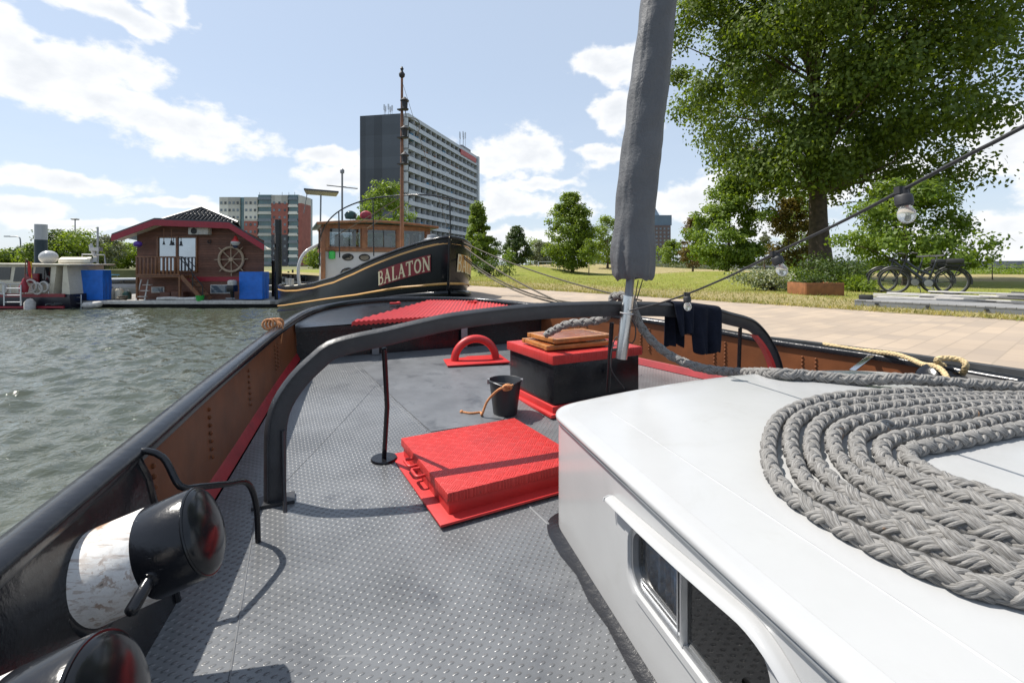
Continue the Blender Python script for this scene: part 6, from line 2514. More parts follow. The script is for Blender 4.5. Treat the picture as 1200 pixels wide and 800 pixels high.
    for a, c in (((471, 230, md_), (395, 276, 15.2)), ((471, 240, md_), (430, 268, 14.6)), ((473, 120, md_), (476, 136, md_)), ((471, 95, md_), (530, 284, 11.2))):
        b.tube([at(*a), at(*c)], .012 if c[0] != 530 else .006, 5)
    b.tube(catmull([at(474, 137, md_), at(488, 140, md_), at(492, 148, md_), at(488, 160, md_)], .1), .012, 5)
    b.build('rigging', M['dark_rope'], root, smooth=60)
    # solar panel on its stand, radio mast
    b = MB()
    sp = [at(356, 222.5, 17.2), at(397, 226, 16.6), at(394, 230.5, 17.6), at(359, 228, 18.2)]
    b.slab([Vector(p) for p in sp], (0, 0, .06)); b.build('solar_panel', M['black'], root, smooth=0)
    b = MB()
    b.tube([at(376, 228, 17), at(375.5, 262, 17)], .03, 6); b.tube([at(360, 226, 17.5), at(356, 250, 17.5)], .015, 6); b.build('panel_stand', M['grey_metal'], root)
    b = MB()
    b.tube([at(401, 262, 17), at(401, 203, 17)], .035, 8); b.tube([at(383, 217, 17), at(419, 221, 17)], .025, 6)
    b.lathe([(.001, -.02), (.07, 0), (.08, .1), (.03, .16), (.001, .17)], at(401, 203, 17), n=10)
    b.build('radio_mast', M['grey_metal'], root, smooth=50)
    # things on the wheelhouse roof
    for px, mm, lab in ((411, 'hullgreen', 0), (429, 'fascia', 1)):
        b = MB(); c = at(px, 252, 17.0)
        b.lathe([(.001, -.14), (.18, -.14), (.22, 0), (.16, .1), (.06, .15), (.001, .15)], c, n=14)
        b.build('roof_lantern', M[mm], root, smooth=50)
    # windlass and fittings on the bow
    b = MB()
    c = b_point(1, .75, .1, lerp_table(B_SHEER, .75) + .03)
    b.lathe([(.001, 0), (.26, 0), (.28, .05), (.20, .09), (.23, .14), (.14, .18), (.12, .26), (.001, .28)], c, n=20)
    b.build('windlass', M['grey_metal'], root, smooth=40)
    b = MB()
    for (t, o, s) in ((2.6, .75, .32), (2.9, .5, .26), (3.3, .6, .3), (2.2, .4, .22)):
        b.box(b_point(1, t, o, lerp_table(B_SHEER, t) + .13), (s, s * .8, .28), rz=.4)
    b.build('deck_box', M['plankwhite'], root, bevel=.05)
    # stern bulwark fittings
    b = MB()
    for side, t in ((1, 11.5), (1, 12.3)):
        c = b_point(side, t, 1.6, lerp_table(B_SHEER, t))
        b.cyl(c, c + Vector((0, 0, .3)), .09, n=12)
    b.build('bollard', M['grey_metal'], root, smooth=50)
    # mooring lines
    bowp = b_point(-1, .25, .3, 1.92)
    quay = [Vector((1.9, 8.4, .72)), Vector((2.7, 8.3, .70)), Vector((.9, 9.0, .7)), Vector((1.25, 8.9, .7))]
    tags = ['upper mooring line from the tug bow running furthest right behind the grey mast', 'slack mooring line from the tug bow to the quay, lowest on the right', 'steep mooring line from the tug bow ending just right of the red grating', 'second steep mooring line close beside the first']
    ends = [at(752, 352, 7.6), at(742, 352.5, 8.2), at(670, 360, 7.6), at(664, 357, 7.8)]
    starts = [at(541, 283, 11.35), at(543, 300, 11.4), at(541, 287, 11.35), at(544, 303, 11.4)]
    sag = [.12, .42, .10, .18]
    for k in range(4):
        b = MB()
        a, c = starts[k], ends[k]
        pts = [a.lerp(c, f) - Vector((0, 0, sag[k] * 4 * f * (1 - f))) for f in np.linspace(0, 1, 20)]
        b.tube(pts, .016, 6)
        o = b.build('mooring_line', M['dark_rope'], smooth=70)
        tag(o, tags[k], 'rope', 'mooring lines of the black tugboat')


# ================================================================ houseboat, dock and the boats at the left
def make_houseboat():
    d0 = 26.0
    X = lambda px, d: (px - 600) / F * d
    Z = lambda py, d: EYE + (310 - py) / F * d
    dk = Z(352.5, d0)      # dock top
    # dock
    root = thing('dock', (X(200, 27), 27, WATER), 'long grey plank dock floating in front of the brown houseboat', 'dock')
    b = MB()
    b.box(((X(52, 26) + X(332, 26)) / 2, 31.0, dk - .09), (X(332, 26) - X(52, 26), 10.2, .18)); b.build('deck', M['dock'], root, bevel=.01)
    b = MB(); b.box(((X(52, 26) + X(332, 26)) / 2, 31.2, dk - .32), (X(332, 26) - X(52, 26) - .4, 9.6, .5)); b.build('float', M['black_matte'], root)
    b = MB(); b.box(((X(120, 26) + X(318, 26)) / 2, 25.87, dk - .07), (X(318, 26) - X(120, 26), .05, .2)); b.build('edge_board', M['plankwhite'], root, bevel=.005)
    dw = 27.2
    xl, xr = X(160.5, dw), X(309.5, dw)
    root = thing('houseboat', ((xl + xr) / 2, dw, dk), 'brown timber houseboat with red fascia and black tiled roof', 'houseboat')
    eave_l, brk_l, brk_r, eave_r = (143.5, 277.5), (192.5, 259.5), (277.5, 263.0), (317.5, 288)
    def rp(px, py, d=dw):
        return Vector((X(px, d), d, Z(py, d)))
    # front wall with gable
    depth = 8.5
    DV = Vector((-.47, .883, 0))
    b = MB()
    hz = [(xl, dk), (xr, dk), (xr, Z(282, dw)), (X(277.5, dw), Z(266, dw)), (X(192.5, dw), Z(262.5, dw)), (xl, Z(273, dw))]
    b.slab([Vector((x, dw, z)) for x, z in hz], DV * depth)
    b.build('wall', M['cladding'], root, smooth=0)
    # lower red belt
    b = MB(); b.box((X(247, dw), dw - .012, Z(327, dw)), (X(280, dw) - X(212, dw), .02, .26)); b.build('belt', M['fascia'], root)
    # roof slopes
    fo = .75    # overhang towards us
    b = MB()
    L = [rp(*eave_l), rp(*brk_l), rp(*brk_r), rp(*eave_r)]
    for a, c in zip(L, L[1:]):
        a2, c2 = a + Vector((0, -fo, .03)), c + Vector((0, -fo, .03))
        b.slab([a2, c2, c2 + DV * (depth + fo), a2 + DV * (depth + fo)], (0, 0, .10))
    rf = b.build('roof', M['tile'], root, smooth=0)
    b = MB()
    for a, c in zip(L, L[1:]):
        a2, c2 = a + Vector((0, -fo - .03, -.30)), c + Vector((0, -fo - .03, -.30))
        b.slab([a2, c2, c2 + Vector((0, 0, .34)), a2 + Vector((0, 0, .34))], (0, .04, 0))
    b.build('fascia', M['fascia'], root, smooth=0)
    b = MB()
    for a, c in zip(L, L[1:]):
        a2, c2 = a + Vector((0, -fo + .02, -.20)), c + Vector((0, -fo + .02, -.20))
        b.slab([a2, c2, c2 + Vector((0, fo - .04, 0)), a2 + Vector((0, fo - .04, 0))], (0, 0, -.03))
    b.build('soffit', M['cream'], root, smooth=0)
    # upper hipped part with tiles
    b = MB()
    p1, p2, pk = rp(190, 259, dw - .55), rp(279, 262.5, dw - .55), rp(237, 243.5, dw + 1.0)
    pkb = pk + DV * 5
    p1b, p2b = p1 + DV * 8.4, p2 + DV * 8.4
    b.add([p1 + Vector((0, 0, .08)), p2 + Vector((0, 0, .08)), pk, pkb, p1b, p2b], [(0, 1, 2), (1, 5, 3, 2), (5, 4, 3), (4, 0, 2, 3)])
    # tile courses on the front slope
    for k in range(1, 12):
        f = k / 12
        a = (p1 + Vector((0, 0, .08))).lerp(pk, f); c = (p2 + Vector((0, 0, .08))).lerp(pk, f)
        nt = max(2, int((c - a).length / .22))
        for j in range(nt):
            q = a.lerp(c, (j + .5 + (.25 if k % 2 else 0)) / nt)
            b.ball(q + Vector((0, -.02, .02)), .10, 3, sc=(1, 1.2, .45))
    b.build('hip_roof', M['tile'], root, smooth=30)
    b = MB(); b.tube([p1 + Vector((0, 0, .1)), pk + Vector((0, 0, .04))], .07, 6); b.tube([p2 + Vector((0, 0, .1)), pk + Vector((0, 0, .04))], .07, 6); b.build('ridge', M['tile'], root)
    # sliding door
    b = MB()
    for (a, c) in ((184, 186.5), (206.8, 209.2), (230, 232)):
        b.box(((X(a, dw) + X(c, dw)) / 2, dw - .03, (Z(277, dw) + Z(319, dw)) / 2), (X(c, dw) - X(a, dw), .10, Z(277, dw) - Z(319, dw)))
    for py in (277.6, 318.4):
        b.box((X(208, dw), dw - .02, Z(py, dw)), (X(232, dw) - X(184, dw), .08, .07))
    dr = b.build('sliding_door', M['teak'], root, bevel=.01)
    for (a, c) in ((186.5, 206.8), (209.2, 230)):
        b = MB(); b.box(((X(a, dw) + X(c, dw)) / 2, dw - .008, (Z(279, dw) + Z(317, dw)) / 2), (X(c, dw) - X(a, dw) - .02, .01, Z(279, dw) - Z(317, dw))); b.build('pane', M['mirror_glass'], dr, smooth=0)
    # balcony with railing, stair
    db = 26.15
    yt, yb = Z(301, db), Z(323, db)
    b = MB(); b.box(((X(159, db) + X(211, db)) / 2, (db + dw) / 2 - .02, yb - .06), (X(211, db) - X(159, db), dw - db - .06, .10)); b.build('balcony', M['teak'], root, bevel=.01)
    b = MB()
    b.box(((X(159, db) + X(211, db)) / 2, db, yt), (X(211, db) - X(159, db), .08, .06)); b.box(((X(159, db) + X(211, db)) / 2, db, yb + .05), (X(211, db) - X(159, db), .06, .08))
    for j in range(12):
        x = X(160, db) + (X(209, db) - X(160, db)) * j / 11
        b.box((x, db + .012, (yt + yb) / 2), (.10 if j in (0, 11) else .085, .05, yt - yb - .02))
    b.bar((X(159.5, db), db + .05, yt), (X(159.5, db), dw, yt), .06, .06)
    b.build('railing', M['teak'], root, bevel=.008)
    for x in (X(160, db), X(210, db)):
        b = MB()
        b.box((x, db + .05, (yb + dk) / 2 - .03), (.10, .10, yb - dk - .1))
        b.build('post', M['teak'], root)
    s0, s1 = Vector((X(211, db), db + .05, yb)), Vector((X(236, 26.0), 26.1, dk + .05))
    b = MB()
    for off_ in (0, .7):
        b.bar(s0 + Vector((0, off_, 0)), s1 + Vector((0, off_, 0)), .04, .22)
    for k in range(5):
        b.box(s0.lerp(s1, (k + .6) / 5.4) + Vector((0, .35, .02)), (.24, .66, .03))
    b.build('stair', M['wood_light'] if False else M['teak'], root)
    b = MB()
    h = Vector((0, 0, .85))
    b.tube([Vector((X(212, db), db, yt)), Vector((X(214, db), db, yt)), s0.lerp(s1, .55) + h, s1 + h * .9], .03, 6)
    for f in (.55, 1.0):
        b.tube([s0.lerp(s1, f), s0.lerp(s1, f) + h * (.95 if f < 1 else .9)], .025, 6)
    b.tube([Vector((X(215, dw), dw - .3, Z(303, dw))), Vector((X(229, dw), dw - .3, Z(317, dw)))], .025, 6)
    b.build('handrail', M['black_matte'], root)
    # low windows
    for (a, c, t_, bo) in ((247, 271.5, 333.5, 344), (178, 193, 336, 343)):
        b = MB(); b.box(((X(a, dw) + X(c, dw)) / 2, dw - .02, (Z(t_, dw) + Z(bo, dw)) / 2), (X(c, dw) - X(a, dw), .06, Z(t_, dw) - Z(bo, dw))); w = b.build('window', M['plankwhite'], root, bevel=.01)
        b = MB(); b.box(((X(a, dw) + X(c, dw)) / 2, dw - .052, (Z(t_, dw) + Z(bo, dw)) / 2), (X(c, dw) - X(a, dw) - .12, .01, Z(t_, dw) - Z(bo, dw) - .1)); b.build('pane', M['glass_sky'], w, smooth=0)
    # air conditioner
    t = thing('air_conditioner', (X(237, dw), dw - .3, Z(271.5, dw)), 'white air conditioning unit under the houseboat roof', 'air conditioner')
    b = MB(); b.box((X(237.5, dw), dw - .22, Z(271.3, dw)), (X(249, dw) - X(226, dw), .38, .40)); b.build('casing', M['plankwhite'], t, bevel=.03)
    b = MB(); b.lathe([(.001, 0), (.16, 0), (.17, .02)], (X(233, dw), dw - .42, Z(271.3, dw)), (0, -1, 0), 20); b.build('fan_grille', M['black_matte'], t)
    # ship's wheel
    c = Vector((X(272, dw), dw - .10, Z(304, dw)))
    t = thing('ships_wheel', c, 'large wooden ship\'s wheel hung on the brown houseboat wall', 'ship wheel')
    wm = mat('bleached_wood', (.36, .27, .19), .7, var=.2)
    b = MB(); b.torus(c, (0, 1, 0), .70, .075, 40, 8); b.build('rim', wm, t, smooth=60)
    b = MB(); b.lathe([(.001, .06), (.12, .06), (.14, 0), (.12, -.05), (.001, -.05)], c, (0, -1, 0), 20); b.build('hub', wm, t)
    for k in range(8):
        a = k * math.pi / 4 + .02
        dv = Vector((math.cos(a), 0, math.sin(a)))
        b = MB(); b.tube([c + dv * .1, c + dv * .62, c + dv * .78, c + dv * .84, c + dv * .98], [.03, .028, .024, .036, .02], 8); b.build('spoke', wm, t, smooth=50)
    # hanging ornaments
    c = Vector((X(276, dw - .5), dw - .5, Z(283.5, dw - .5)))
    t = thing('buoy', c, 'red and white buoy hanging under the right half of the red fascia', 'buoy')
    b = MB(); b.lathe([(.001, .36), (.05, .34), (.13, .14), (.24, .02), (.25, -.08), (.15, -.2), (.10, -.34), (.001, -.36)], c, n=18, ms=[0, 0, 0, 1, 1, 2, 2]); b.build('float', [M['red'], M['white'], mat('navy_paint', (.02, .03, .07), .5)], t, smooth=50)
    b = MB(); b.tube([c + Vector((0, 0, .34)), c + Vector((0, 0, .85))], .012, 5); b.build('cord', M['dark_rope'], t)
    c = Vector((X(161.5, dw - .5), dw - .5, Z(286, dw - .5)))
    t = thing('hanging_basket', c, 'purple flower basket hanging at the left corner of the houseboat', 'flower basket')
    b = MB(); b.ball(c, .22, 8, sc=(1, 1, .8)); b.build('flowers', M['purple'], t)
    b = MB(); b.tube([c, c + Vector((0, 0, .6))], .012, 5); b.build('cord', M['dark_rope'], t)
    for px, ln, sc, lab in ((192, 19, .7, 'small hook ornament hanging left of the black bell'), (201, 19, 1.0, 'small black bell hanging in front of the glass door')):
        c = Vector((X(px, dw - .4), dw - .4, Z(285, dw - .4)))
        t = thing('hanging_bell', c, lab, 'bell')
        b = MB(); b.lathe([(.001, .16), (.05, .14), (.06, 0), (.11, -.12), (.001, -.12)], c, n=12); b.v = [tuple(c + (Vector(v) - c) * sc) for v in b.v]; b.build('bell', M['black_matte'], t, smooth=50)
        b = MB(); b.tube([c + Vector((0, 0, .12)), c + Vector((0, 0, .85))], .02, 5); b.build('cord', M['teak'], t)
    b = MB()
    c = Vector((X(246, dw), dw - .06, Z(283, dw)))
    b.torus(c, (0, 1, 0), .09, .025, 16, 6, R(-60), R(240), (1, 0, 0)); tag(b.build('horseshoe', M['black_matte'], smooth=60), 'dark horseshoe nailed to the houseboat wall left of the ship\'s wheel', 'horseshoe')

    # blue tarpaulin covers
    def tarp(px0, px1, py0, py1, d, dep, lab, sl=0.0):
        b = MB()
        x0, x1, z1, z0 = X(px0, d), X(px1, d), Z(py0, d), Z(py1, d)
        rows = []
        per = []
        nx = 14
        for k in range(nx + 1): per.append((x0 + (x1 - x0) * k / nx, d, 0))
        for k in range(1, nx + 1): per.append((x1, d + dep * k / nx, 0))
        for k in range(1, nx + 1): per.append((x1 - (x1 - x0) * k / nx, d + dep, 0))
        for k in range(1, nx): per.append((x0, d + dep * (1 - k / nx), 0))
        cx, cy = (x0 + x1) / 2, d + dep / 2
        for j in range(15):
            f = j / 14
            r = []
            for i, (x, y, _) in enumerate(per):
                n_ = mnoise.noise(Vector((x * 1.7, y * 1.7, f * 1.6))) * .06 + .03 * math.sin(i * 1.1 + 2 * f) * (1 - f)
                g = 1 + n_ / 1.2
                r.append((cx + (x - cx) * g, cy + (y - cy) * g, z0 + (z1 - sl * (x - x0) - z0) * f))
            rows.append(r)
        b.grid(rows, closed=True)
        b.add([(p[0], p[1], p[2] + .0) for p in rows[-1]], [tuple(range(len(per)))])
        tag(b.build('tarpaulin', M['tarp'], smooth=50), lab, 'tarpaulin', 'blue tarpaulins on the dock')
    tarp(280.5, 307.5, 318.5, 350.5, 26.4, .7, 'blue tarpaulin draped over a stack against the right end of the houseboat')
    tarp(84.5, 120.5, 316.5, 351.5, 26.3, .55, 'blue tarpaulin stretched over a box frame left of the houseboat')

    def rail_ladder(px0, px1, py0, py1, d, lab, n_=3):
        t = thing('ladder', (X((px0 + px1) / 2, d), d, Z(py1, d)), lab, 'ladder')
        for px in (px0, px1):
            b = MB(); b.tube([(X(px, d), d, Z(py0, d)), (X(px, d), d, Z(py1, d))], .035, 6); b.build('side_rail', M['alu'], t)
        for k in range(n_):
            b = MB(); z = Z(py1, d) + (Z(py0, d) - Z(py1, d)) * (k + .5) / n_; b.tube([(X(px0, d), d, z), (X(px1, d), d, z)], .03, 6); b.build('rung', M['alu'], t)
    rail_ladder(84, 95, 345, 366, 25.7, 'metal swim ladder below the left blue tarpaulin')
    rail_ladder(5, 24.5, 334, 358, 24.6, 'metal swim ladder hung on the side of the cream cruiser', 3)
    # wooden step ladder, outboard motor, driftwood, basket, barrels
    t = thing('step_ladder', (X(168, 26.2), 26.2, dk), 'wooden step ladder leaning under the balcony', 'ladder')
    for s in (0, 1):
        b = MB(); b.bar((X(161 + 10 * s, 26.2), 26.1, dk), (X(164 + 8 * s, 26.6), 26.7, dk + 1.15), .06, .04); b.build('side_rail', M['plankwhite'], t)
    for k in range(3):
        b = MB(); f = (k + .7) / 3.6; b.box((X(167, 26.2), 26.1 + .6 * f, dk + 1.15 * f), (.46, .16, .04)); b.build('step', M['plankwhite'], t)
    c = Vector((X(272, 26.1), 26.1, dk))
    t = thing('outboard_motor', c, 'dark outboard motor with white cowl standing on the dock beside the right tarpaulin', 'outboard motor')
    b = MB(); b.box(c + Vector((0, 0, .98)), (.34, .44, .34)); b.build('cowl', M['plankwhite'], t, bevel=.09)
    b = MB(); b.box(c + Vector((0, 0, .68)), (.40, .46, .36)); b.tube([c + Vector((0, 0, .55)), c + Vector((0, .05, .1))], [.12, .07], 10); b.build('body', M['black'], t, bevel=.05)
    b = MB(); b.lathe([(.001, -.1), (.06, -.08), (.07, .1), (.001, .14)], c + Vector((0, 0, .12)), (0, 1, 0), 12); b.box(c + Vector((-.1, 0, .12)), (.5, .05, .09)); b.build('gearcase', M['grey_metal'], t, bevel=.01)
    b = MB(); b.tube(catmull([(X(186, 26.1), 26.0, dk + .1), (X(200, 26.1), 26.06, dk + .13), (X(216, 26.1), 25.98, dk + .1), (X(234, 26.1), 26.03, dk + .12)], .15), [.09] * 0 or .10, 8); tag(b.build('driftwood', M['plankwhite'], smooth=60), 'long pale log lying on the dock in front of the houseboat', 'log')
    c = Vector((X(234.5, 25.97), 25.97, dk))
    b = MB(); b.lathe([(.001, 0.01), (.17, .01), (.22, .30), (.20, .30), (.15, .03), (.001, .03)], c, n=18); tag(b.build('basket', M['green'], smooth=40), 'bright green basket at the foot of the houseboat stair', 'basket')
    c = Vector((X(203, 26.8), 26.8, dk))
    b = MB()
    b.box(c + Vector((-.35, 0, .22)), (.6, .4, .44)); b.box(c + Vector((.35, 0, .24)), (.7, .4, .48)); tag(b.build('crate', M['cladding'], bevel=.03), 'low brown crates standing under the balcony by the stair', 'crate')
    for k, (px, hh, mm, lab) in enumerate(((131, .62, 'cream', 'left one of two pale gas bottles beside the left tarpaulin'), (139.5, .60, 'cream', 'right one of two pale gas bottles beside the left tarpaulin'), (149, .45, 'hullgreen', 'dark green drum between gas bottles and step ladder'))):
        d = 27.3
        c = Vector((X(px, d), d, dk))
        t = thing('gas_bottle' if k < 2 else 'drum', c, lab, 'gas bottle' if k < 2 else 'drum')
        b = MB(); b.lathe([(.001, 0), (.19, 0), (.21, .04), (.21, hh - .12), (.13, hh), (.001, hh)], c, n=18); b.build('body', M[mm], t, smooth=50)
        b = MB(); b.torus(c + Vector((0, 0, hh + .06)), (0, 0, 1), .09, .015, 16, 6); b.cyl(c + Vector((0, 0, hh)), c + Vector((0, 0, hh + .1)), .03, n=8); b.build('valve', M['grey_metal'], t)
    b = MB(); c = Vector((X(143.5, 26.2), 26.2, dk + .09))
    for k in range(7):
        b.torus(c + Vector((.05 * math.sin(k), .03 * k - .1, .02 * k)), Vector((.3 * math.sin(k * 2), .2 * math.cos(k), 1)), .2, .03, 18, 5)
    tag(b.build('rope_heap', M['dark_rope'], smooth=60), 'heap of dark rope on the dock left of the houseboat', 'rope')
    for k, (px, dd, z0, lab) in enumerate(((65, 25.4, -.78, 'dark fender lying along the dock edge left of the swim ladder'), (108, 25.4, -.78, 'pale log shaped fender below the left blue tarpaulin'))):
        c = Vector((X(px, dd), dd, z0))
        b = MB(); b.tube([c - Vector((.5, 0, .08)), c - Vector((.4, 0, .02)), c, c + Vector((.4, 0, .04)), c + Vector((.5, 0, .06))], [.08, .17, .18, .17, .08], 12)
        tag(b.build('fender', M['hullblack'] if k == 0 else M['plankwhite'], smooth=60), lab, 'fender')

    # piles
    for (px, d, r, top, lab, wt) in ((326, 27.0, .19, 257.5, 'thick black mooring pile at the right end of the dock', 0), (321, 29.5, .13, 305, 'thin dark pile behind the thick black mooring pile', 0), (48, 40, .42, 263, 'tall mooring pile with white painted top behind the cream cruiser', 1)):
        c = Vector((X(px, d), d, WATER))
        t = thing('mooring_pile', c, lab, 'pile')
        zt = Z(top, d)
        zm = Z(281, d) if wt else zt - .05
        b = MB(); b.lathe([(r, -1), (r, zm - WATER)], c, n=20); b.build('shaft', M['hullblack'] if not wt else M['pile_dark'], t, smooth=40)
        b = MB(); b.lathe([(r, zm - WATER + .001), (r, zt - WATER), (.001, zt - WATER + .02)], c, n=20); b.build('top', M['white'] if wt else M['hullblack'], t, smooth=40)
    # flagpole / lamp pole white
    c = Vector((X(114.5, 33), 33, dk)); t = thing('flagpole', c, 'slim white pole with a small box sign rising behind the left blue tarpaulin', 'pole')
    b = MB(); b.tube([c, (c.x, 33, Z(266, 33))], .06, 8); b.build('pole', M['white'], t)
    b = MB(); b.box((c.x - .1, 32.95, Z(303, 33)), (.28, .1, .5)); b.build('sign_box', M['white'], t, bevel=.02)


def make_boats():
    X = lambda px, d: (px - 600) / F * d
    Z = lambda py, d: EYE + (310 - py) / F * d
    # cream cruiser at the far left
    d = 25.2
    root = thing('motor_cruiser', (X(45, d), d + 1.5, WATER), 'cream motor cruiser with a dark red stripe at the left edge', 'boat')
    xl, xr = X(-60, d), X(80, d)
    zd = Z(345, d)
    b = MB()
    rows = []
    for f in np.linspace(0, 1, 24):
        x = xl + (xr - xl) * f
        w = 1.55 * min(1, (f / .25) ** .6 + .02) * (1 if f < .94 else .97)
        r = []
        for (o, z) in ((w, zd), (w * 1.02, zd - .12), (w * .96, WATER + .1), (w * .7, WATER - .5)):
            r.append((x, d + 1.6 - o, z))
        for (o, z) in ((w * .7, WATER - .5), (w * .96, WATER + .1), (w * 1.02, zd - .12), (w, zd)):
            r.append((x, d + 1.6 + o, z))
        rows.append(r)
    b.grid(rows, closed=True, m=0)
    b.add(rows[-1], [tuple(range(8))]); b.add(rows[0], [tuple(range(8))[::-1]])
    b.build('hull', mat('dark_navy_hull', (.02, .02, .03), .3), root, smooth=35)
    b = MB(); b.box(((xl + xr) / 2 + .3, d + .02, zd - .05), (xr - xl - 1.0, .06, .18)); b.build('stripe', M['maroon'], root)
    b = MB(); b.box(((xl + xr) / 2 + .3, d - .03, WATER + .12), (xr - xl - 1.0, .08, .10)); b.build('waterline', M['fascia'], root)
    # cabin: side with sloped windscreen
    zc, zr = zd, Z(310, d)
    cab = [(X(-40, d), zc), (X(57, d), zc), (X(61, d), zr - .1), (X(60, d), zr), (X(-30, d), zr)]
    b = MB(); b.slab([Vector((x, d + .25, z)) for x, z in cab], (0, 2.5, 0)); b.build('cabin', M['cream'], root, smooth=0)
    b = MB(); b.slab([Vector((X(-45, d), d + .05, zr + .003)), Vector((X(80, d), d + .05, zr - .05)), Vector((X(80, d), d + 3.0, zr - .05)), Vector((X(-45, d), d + 3.0, zr + .003))], (0, 0, .08)); b.build('cabin_roof', M['cream'], root, bevel=.02)
    for (a, c, t_, bo) in ((10, 32, 313, 330), (34, 53, 313, 332), (-22, 6, 313, 328)):
        b = MB(); b.slab([Vector((X(a, d), d + .245, Z(bo, d))), Vector((X(c, d), d + .245, Z(bo, d))), Vector((X(c + 1.5, d), d + .245, Z(t_, d))), Vector((X(a + 3, d), d + .245, Z(t_, d)))], (0, -.02, 0)); b.build('window', M['glass_dark'], root, smooth=0)
    b = MB(); b.slab([Vector((X(66, d), d + .3, zc)), Vector((X(76, d), d + .3, zc)), Vector((X(72, d), d + .3, zr - .05)), Vector((X(68, d), d + .3, zr - .05))], (0, 2.3, 0)); b.build('aft_bulkhead', M['cream'], root, smooth=0)
    b = MB(); b.ball(Vector((X(31, d), d + 1.2, Z(301, d))), .42, 10, sc=(1, 1, .9)); b.cyl((X(31, d), d + 1.2, zr), (X(31, d), d + 1.2, Z(303, d)), .2, n=12); b.build('radar_dome', M['white'], root, smooth=60)
    b = MB()
    rr = []
    for f in np.linspace(0, 1, 14):
        w = .42 * math.sin(math.pi * (f * .9 + .08)) ** .5
        x = X(47, d) + (X(84, d) - X(47, d)) * f
        rr.append([(x, d + 1.2 - w, zr + .1), (x, d + 1.2 - w * .9, zr + .3), (x, d + 1.2, zr + .42), (x, d + 1.2 + w * .9, zr + .3), (x, d + 1.2 + w, zr + .1), (x, d + 1.2, zr + .05)])
    b.grid(rr, closed=True); b.add(rr[0], [tuple(range(6))]); b.add(rr[-1], [tuple(range(6))])
    tag(b.build('dinghy', M['cream'], smooth=50), 'small cream dinghy turned over on the cruiser roof', 'dinghy')
    b = MB()
    p = [(52, 309), (52.5, 297), (81, 297.5), (82, 309)]
    b.tube([(X(a, d), d + 2.2, Z(c, d)) for a, c in p], .04, 6)
    b.tube([(X(66, d), d + 2.2, Z(297, d)), (X(64, d), d + 2.2, Z(283, d))], .06, 6); b.tube([(X(69, d), d + 2.2, Z(300, d)), (X(63, d), d + 2.2, Z(285, d))], .10, 6)
    b.box((X(70, d), d + 2.2, Z(290.5, d)), (.55, .3, .2))
    b.build('radar_arch', M['white'], root, smooth=40)
    # railings, white ring and hoses on the aft deck
    b = MB()
    for k in range(7):
        x = X(2 + k * 9, d); b.tube([(x, d + .05, zd), (x, d + .05, zd + .55)], .02, 5)
    b.tube([(X(2, d), d + .05, zd + .55), (X(58, d), d + .05, zd + .55)], .022, 6)
    b.build('railing', M['alu'], root)
    for (px, py, r) in ((37, 335, .33), (44, 338, .30), (52, 336, .26), (3, 338, .3)):
        b = MB(); b.torus((X(px, d), d - .02, Z(py, d)), (.1, 1, .1), r, .055, 20, 6); b.build('hose_coil' if px > 5 else 'lifebuoy', M['plankwhite'], root, smooth=60)
    b = MB(); b.lathe([(.001, -.4), (.22, -.35), (.24, .1), (.12, .3), (.001, .34)], (X(35, 24.9), 24.9, Z(357, 24.9)), n=16); tag(b.build('fender', M['plankwhite'], smooth=60), 'white balloon fender hanging on the cruiser side', 'fender')
    # flag
    c = Vector((X(28, 24.9), 24.9, zd))
    t = thing('flag', c, 'black red and yellow striped flag hanging on its staff at the cruiser stern', 'flag')
    b = MB(); b.tube([c, c + Vector((.1, 0, 1.9))], .02, 6); b.build('staff', M['teak'], t)
    b = MB()
    rows = []
    for j in range(16):
        f = j / 15
        r = []
        for k in range(7):
            g = k / 6
            r.append(c + Vector((.12 + g * .30 + .06 * f, .05 * math.sin(g * 9 + f * 3), 1.85 - f * .85 - g * .12)))
        rows.append(r)
    fcol = [M['black_matte'], M['red'], mat('flag_yellow', (.62, .40, .03), .7)]
    for k in range(6):
        b.grid([[r[k], r[k + 1]] for r in rows], m=k // 2)
    b.build('cloth', fcol, t, smooth=60)
    b = MB(); b.box((X(34, d), d + .15, Z(326, d)), (.75, .1, .5)); tag(b.build('board', M['maroon'], bevel=.02), 'small dark red board standing by the flag on the cruiser', 'board')
    b = MB(); b.lathe([(.001, 0), (.16, .02), (.2, .3), (.10, .55), (.04, .75), (.001, .78)], (X(28, 24.8), 24.8, Z(343, 24.8)), n=12); tag(b.build('red_cover', M['fascia'], smooth=60), 'dark red rolled cover standing at the cruiser stern below the flag', 'cover')

    # white motor boats
    def motorboat(lab, x, y, L, rz, group):
        root = thing('motorboat', (0, 0, 0), lab, 'boat', group)
        b = MB(); rows = []
        for f in np.linspace(0, 1, 18):
            xx = (f - .5) * L
            w = L * .17 * (min(1, ((1 - f) / .4)) ** .6 + .001)
            sh = .65 + .25 * f * f
            rows.append([(xx, -w, sh), (xx, -w * .9, .2), (xx, -w * .5, -.3), (xx, w * .5, -.3), (xx, w * .9, .2), (xx, w, sh)])
        b.grid(rows); b.add(rows[0], [tuple(range(6))])
        b.grid([[r[0], r[5]] for r in rows])
        b.build('hull', M['white'], root, smooth=40)
        b = MB(); b.box((-.02 * L, 0, 1.0), (L * .42, L * .24, .75)); b.build('cabin', M['white'], root, bevel=.15)
        for s in (-1, 1):
            b = MB(); b.box((-.02 * L, s * (L * .12 + .004), 1.1), (L * .3, .02, .28)); b.build('window', M['glass_dark'], root)
        b = MB(); b.box((-.32 * L, 0, 1.55), (L * .26, L * .28, .07)); b.build('awning', M['bluecloth'], root, bevel=.02)
        b = MB()
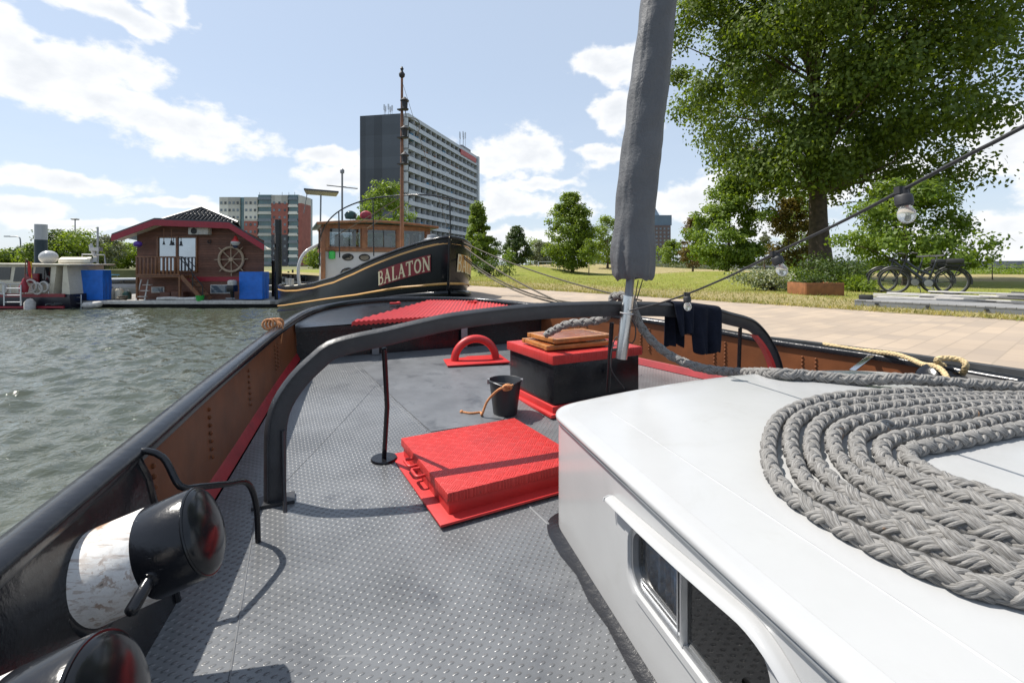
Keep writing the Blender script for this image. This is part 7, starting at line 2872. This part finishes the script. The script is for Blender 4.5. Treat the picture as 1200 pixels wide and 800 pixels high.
        for sx in (-.42, -.22):
            for s in (-1, 1):
                b.tube([(sx * L, s * L * .12, .6), (sx * L, s * L * .12, 1.54)], .02, 5)
        b.build('awning_frame', M['alu'], root)
        b = MB(); b.tube([(.2 * L, -.1 * L, 1.2), (.48 * L, 0, 1.35), (.2 * L, .1 * L, 1.2)], .02, 5)
        for (a, c) in ((.2, -.1), (.34, -.05), (.48, 0), (.34, .05), (.2, .1)):
            b.tube([(a * L, c * L, .8), (a * L, c * L, 1.2 + (.15 if a > .4 else .06 if a > .3 else 0))], .016, 5)
        b.build('bow_rail', M['alu'], root)
        root.location = (x, y, WATER); root.rotation_euler = (0, 0, rz)
        return root
    g = 'white motor boats in the marina'
    m0 = motorboat('white motorboat with a blue awning between the left tarpaulin and the houseboat', X(150, 36), 36, 7.0, R(200), g)
    for (px, dd, rz, sc, lab) in ((348, 48, R(150), .8, 'white motorboat left of the black tug stern, nearer of the two there'), (341, 62, R(20), .9, 'white motorboat far behind the black tug stern'),
                                  (104, 46, R(165), .9, 'white motorboat behind the flagpole and left tarpaulin'), (136, 40, R(30), .75, 'smaller white motorboat beside the gas bottles behind the dock'), (66, 43, R(190), .9, 'white motorboat right behind the dinghy on the cruiser roof'),
                                  (8, 50, R(10), 1.0, 'white motorboat behind the cream cruiser at the left edge'), (362, 56, R(170), .8, 'white motorboat half hidden behind the white vent pipe of the black tug')):
        dup(m0, (X(px, dd), dd, WATER), rz, lab, (sc, sc, sc))
    # floating jetty behind the tug's stern
    b = MB(); b.box((X(346, 44), 44, WATER + .35), (5.5, 1.6, .25)); tag(b.build('jetty', M['dock'], bevel=.01), 'narrow floating jetty behind the black tug stern', 'jetty')
    for k, (px, dd, tp) in enumerate(((338, 44, 318), (343, 44.8, 316), (352, 44, 320))):
        b = MB(); b.tube([(X(px, dd), dd, WATER - .5), (X(px, dd), dd, Z(tp, dd))], .09, 8); tag(b.build('jetty_post', M['black_matte']), 'dark post of the floating jetty behind the black tug stern', 'post', 'posts of the floating jetty')


M['boat_glass'] = None
def _bg():
    gl = bpy.data.materials.new('boat_glass')
    gl.use_nodes = True
    t = NT(gl.node_tree)
    t.n.clear()
    tr = t.node('ShaderNodeBsdfTransparent'); tr.inputs[0].default_value = (.62, .66, .68, 1)
    gs = t.node('ShaderNodeBsdfGlossy'); gs.inputs['Roughness'].default_value = .02
    fr = t.node('ShaderNodeFresnel'); fr.inputs[0].default_value = 1.5
    mx = t.node('ShaderNodeMixShader')
    t.link(t.math('ADD', fr.outputs[0], .05), mx.inputs[0]); t.link(tr.outputs[0], mx.inputs[1]); t.link(gs.outputs[0], mx.inputs[2])
    o_ = t.node('ShaderNodeOutputMaterial'); t.link(mx.outputs[0], o_.inputs[0])
    return gl


M['boat_glass'] = _bg()
M['roof_green'] = mat('dark_green_roof', (.03, .06, .045), .5, var=.2)
M['hullgreen'] = mat('dark_green_paint', (.012, .05, .04), .4)
M['pile_dark'] = mat('blue_black_pile', (.02, .035, .045), .5)
M['mirror_glass'] = mat('door_glass', (.42, .47, .52), .05, metal=.85, spec=1.0, var=.12, vscale=.7, rvar=.02)
make_balaton()
make_houseboat()
make_boats()
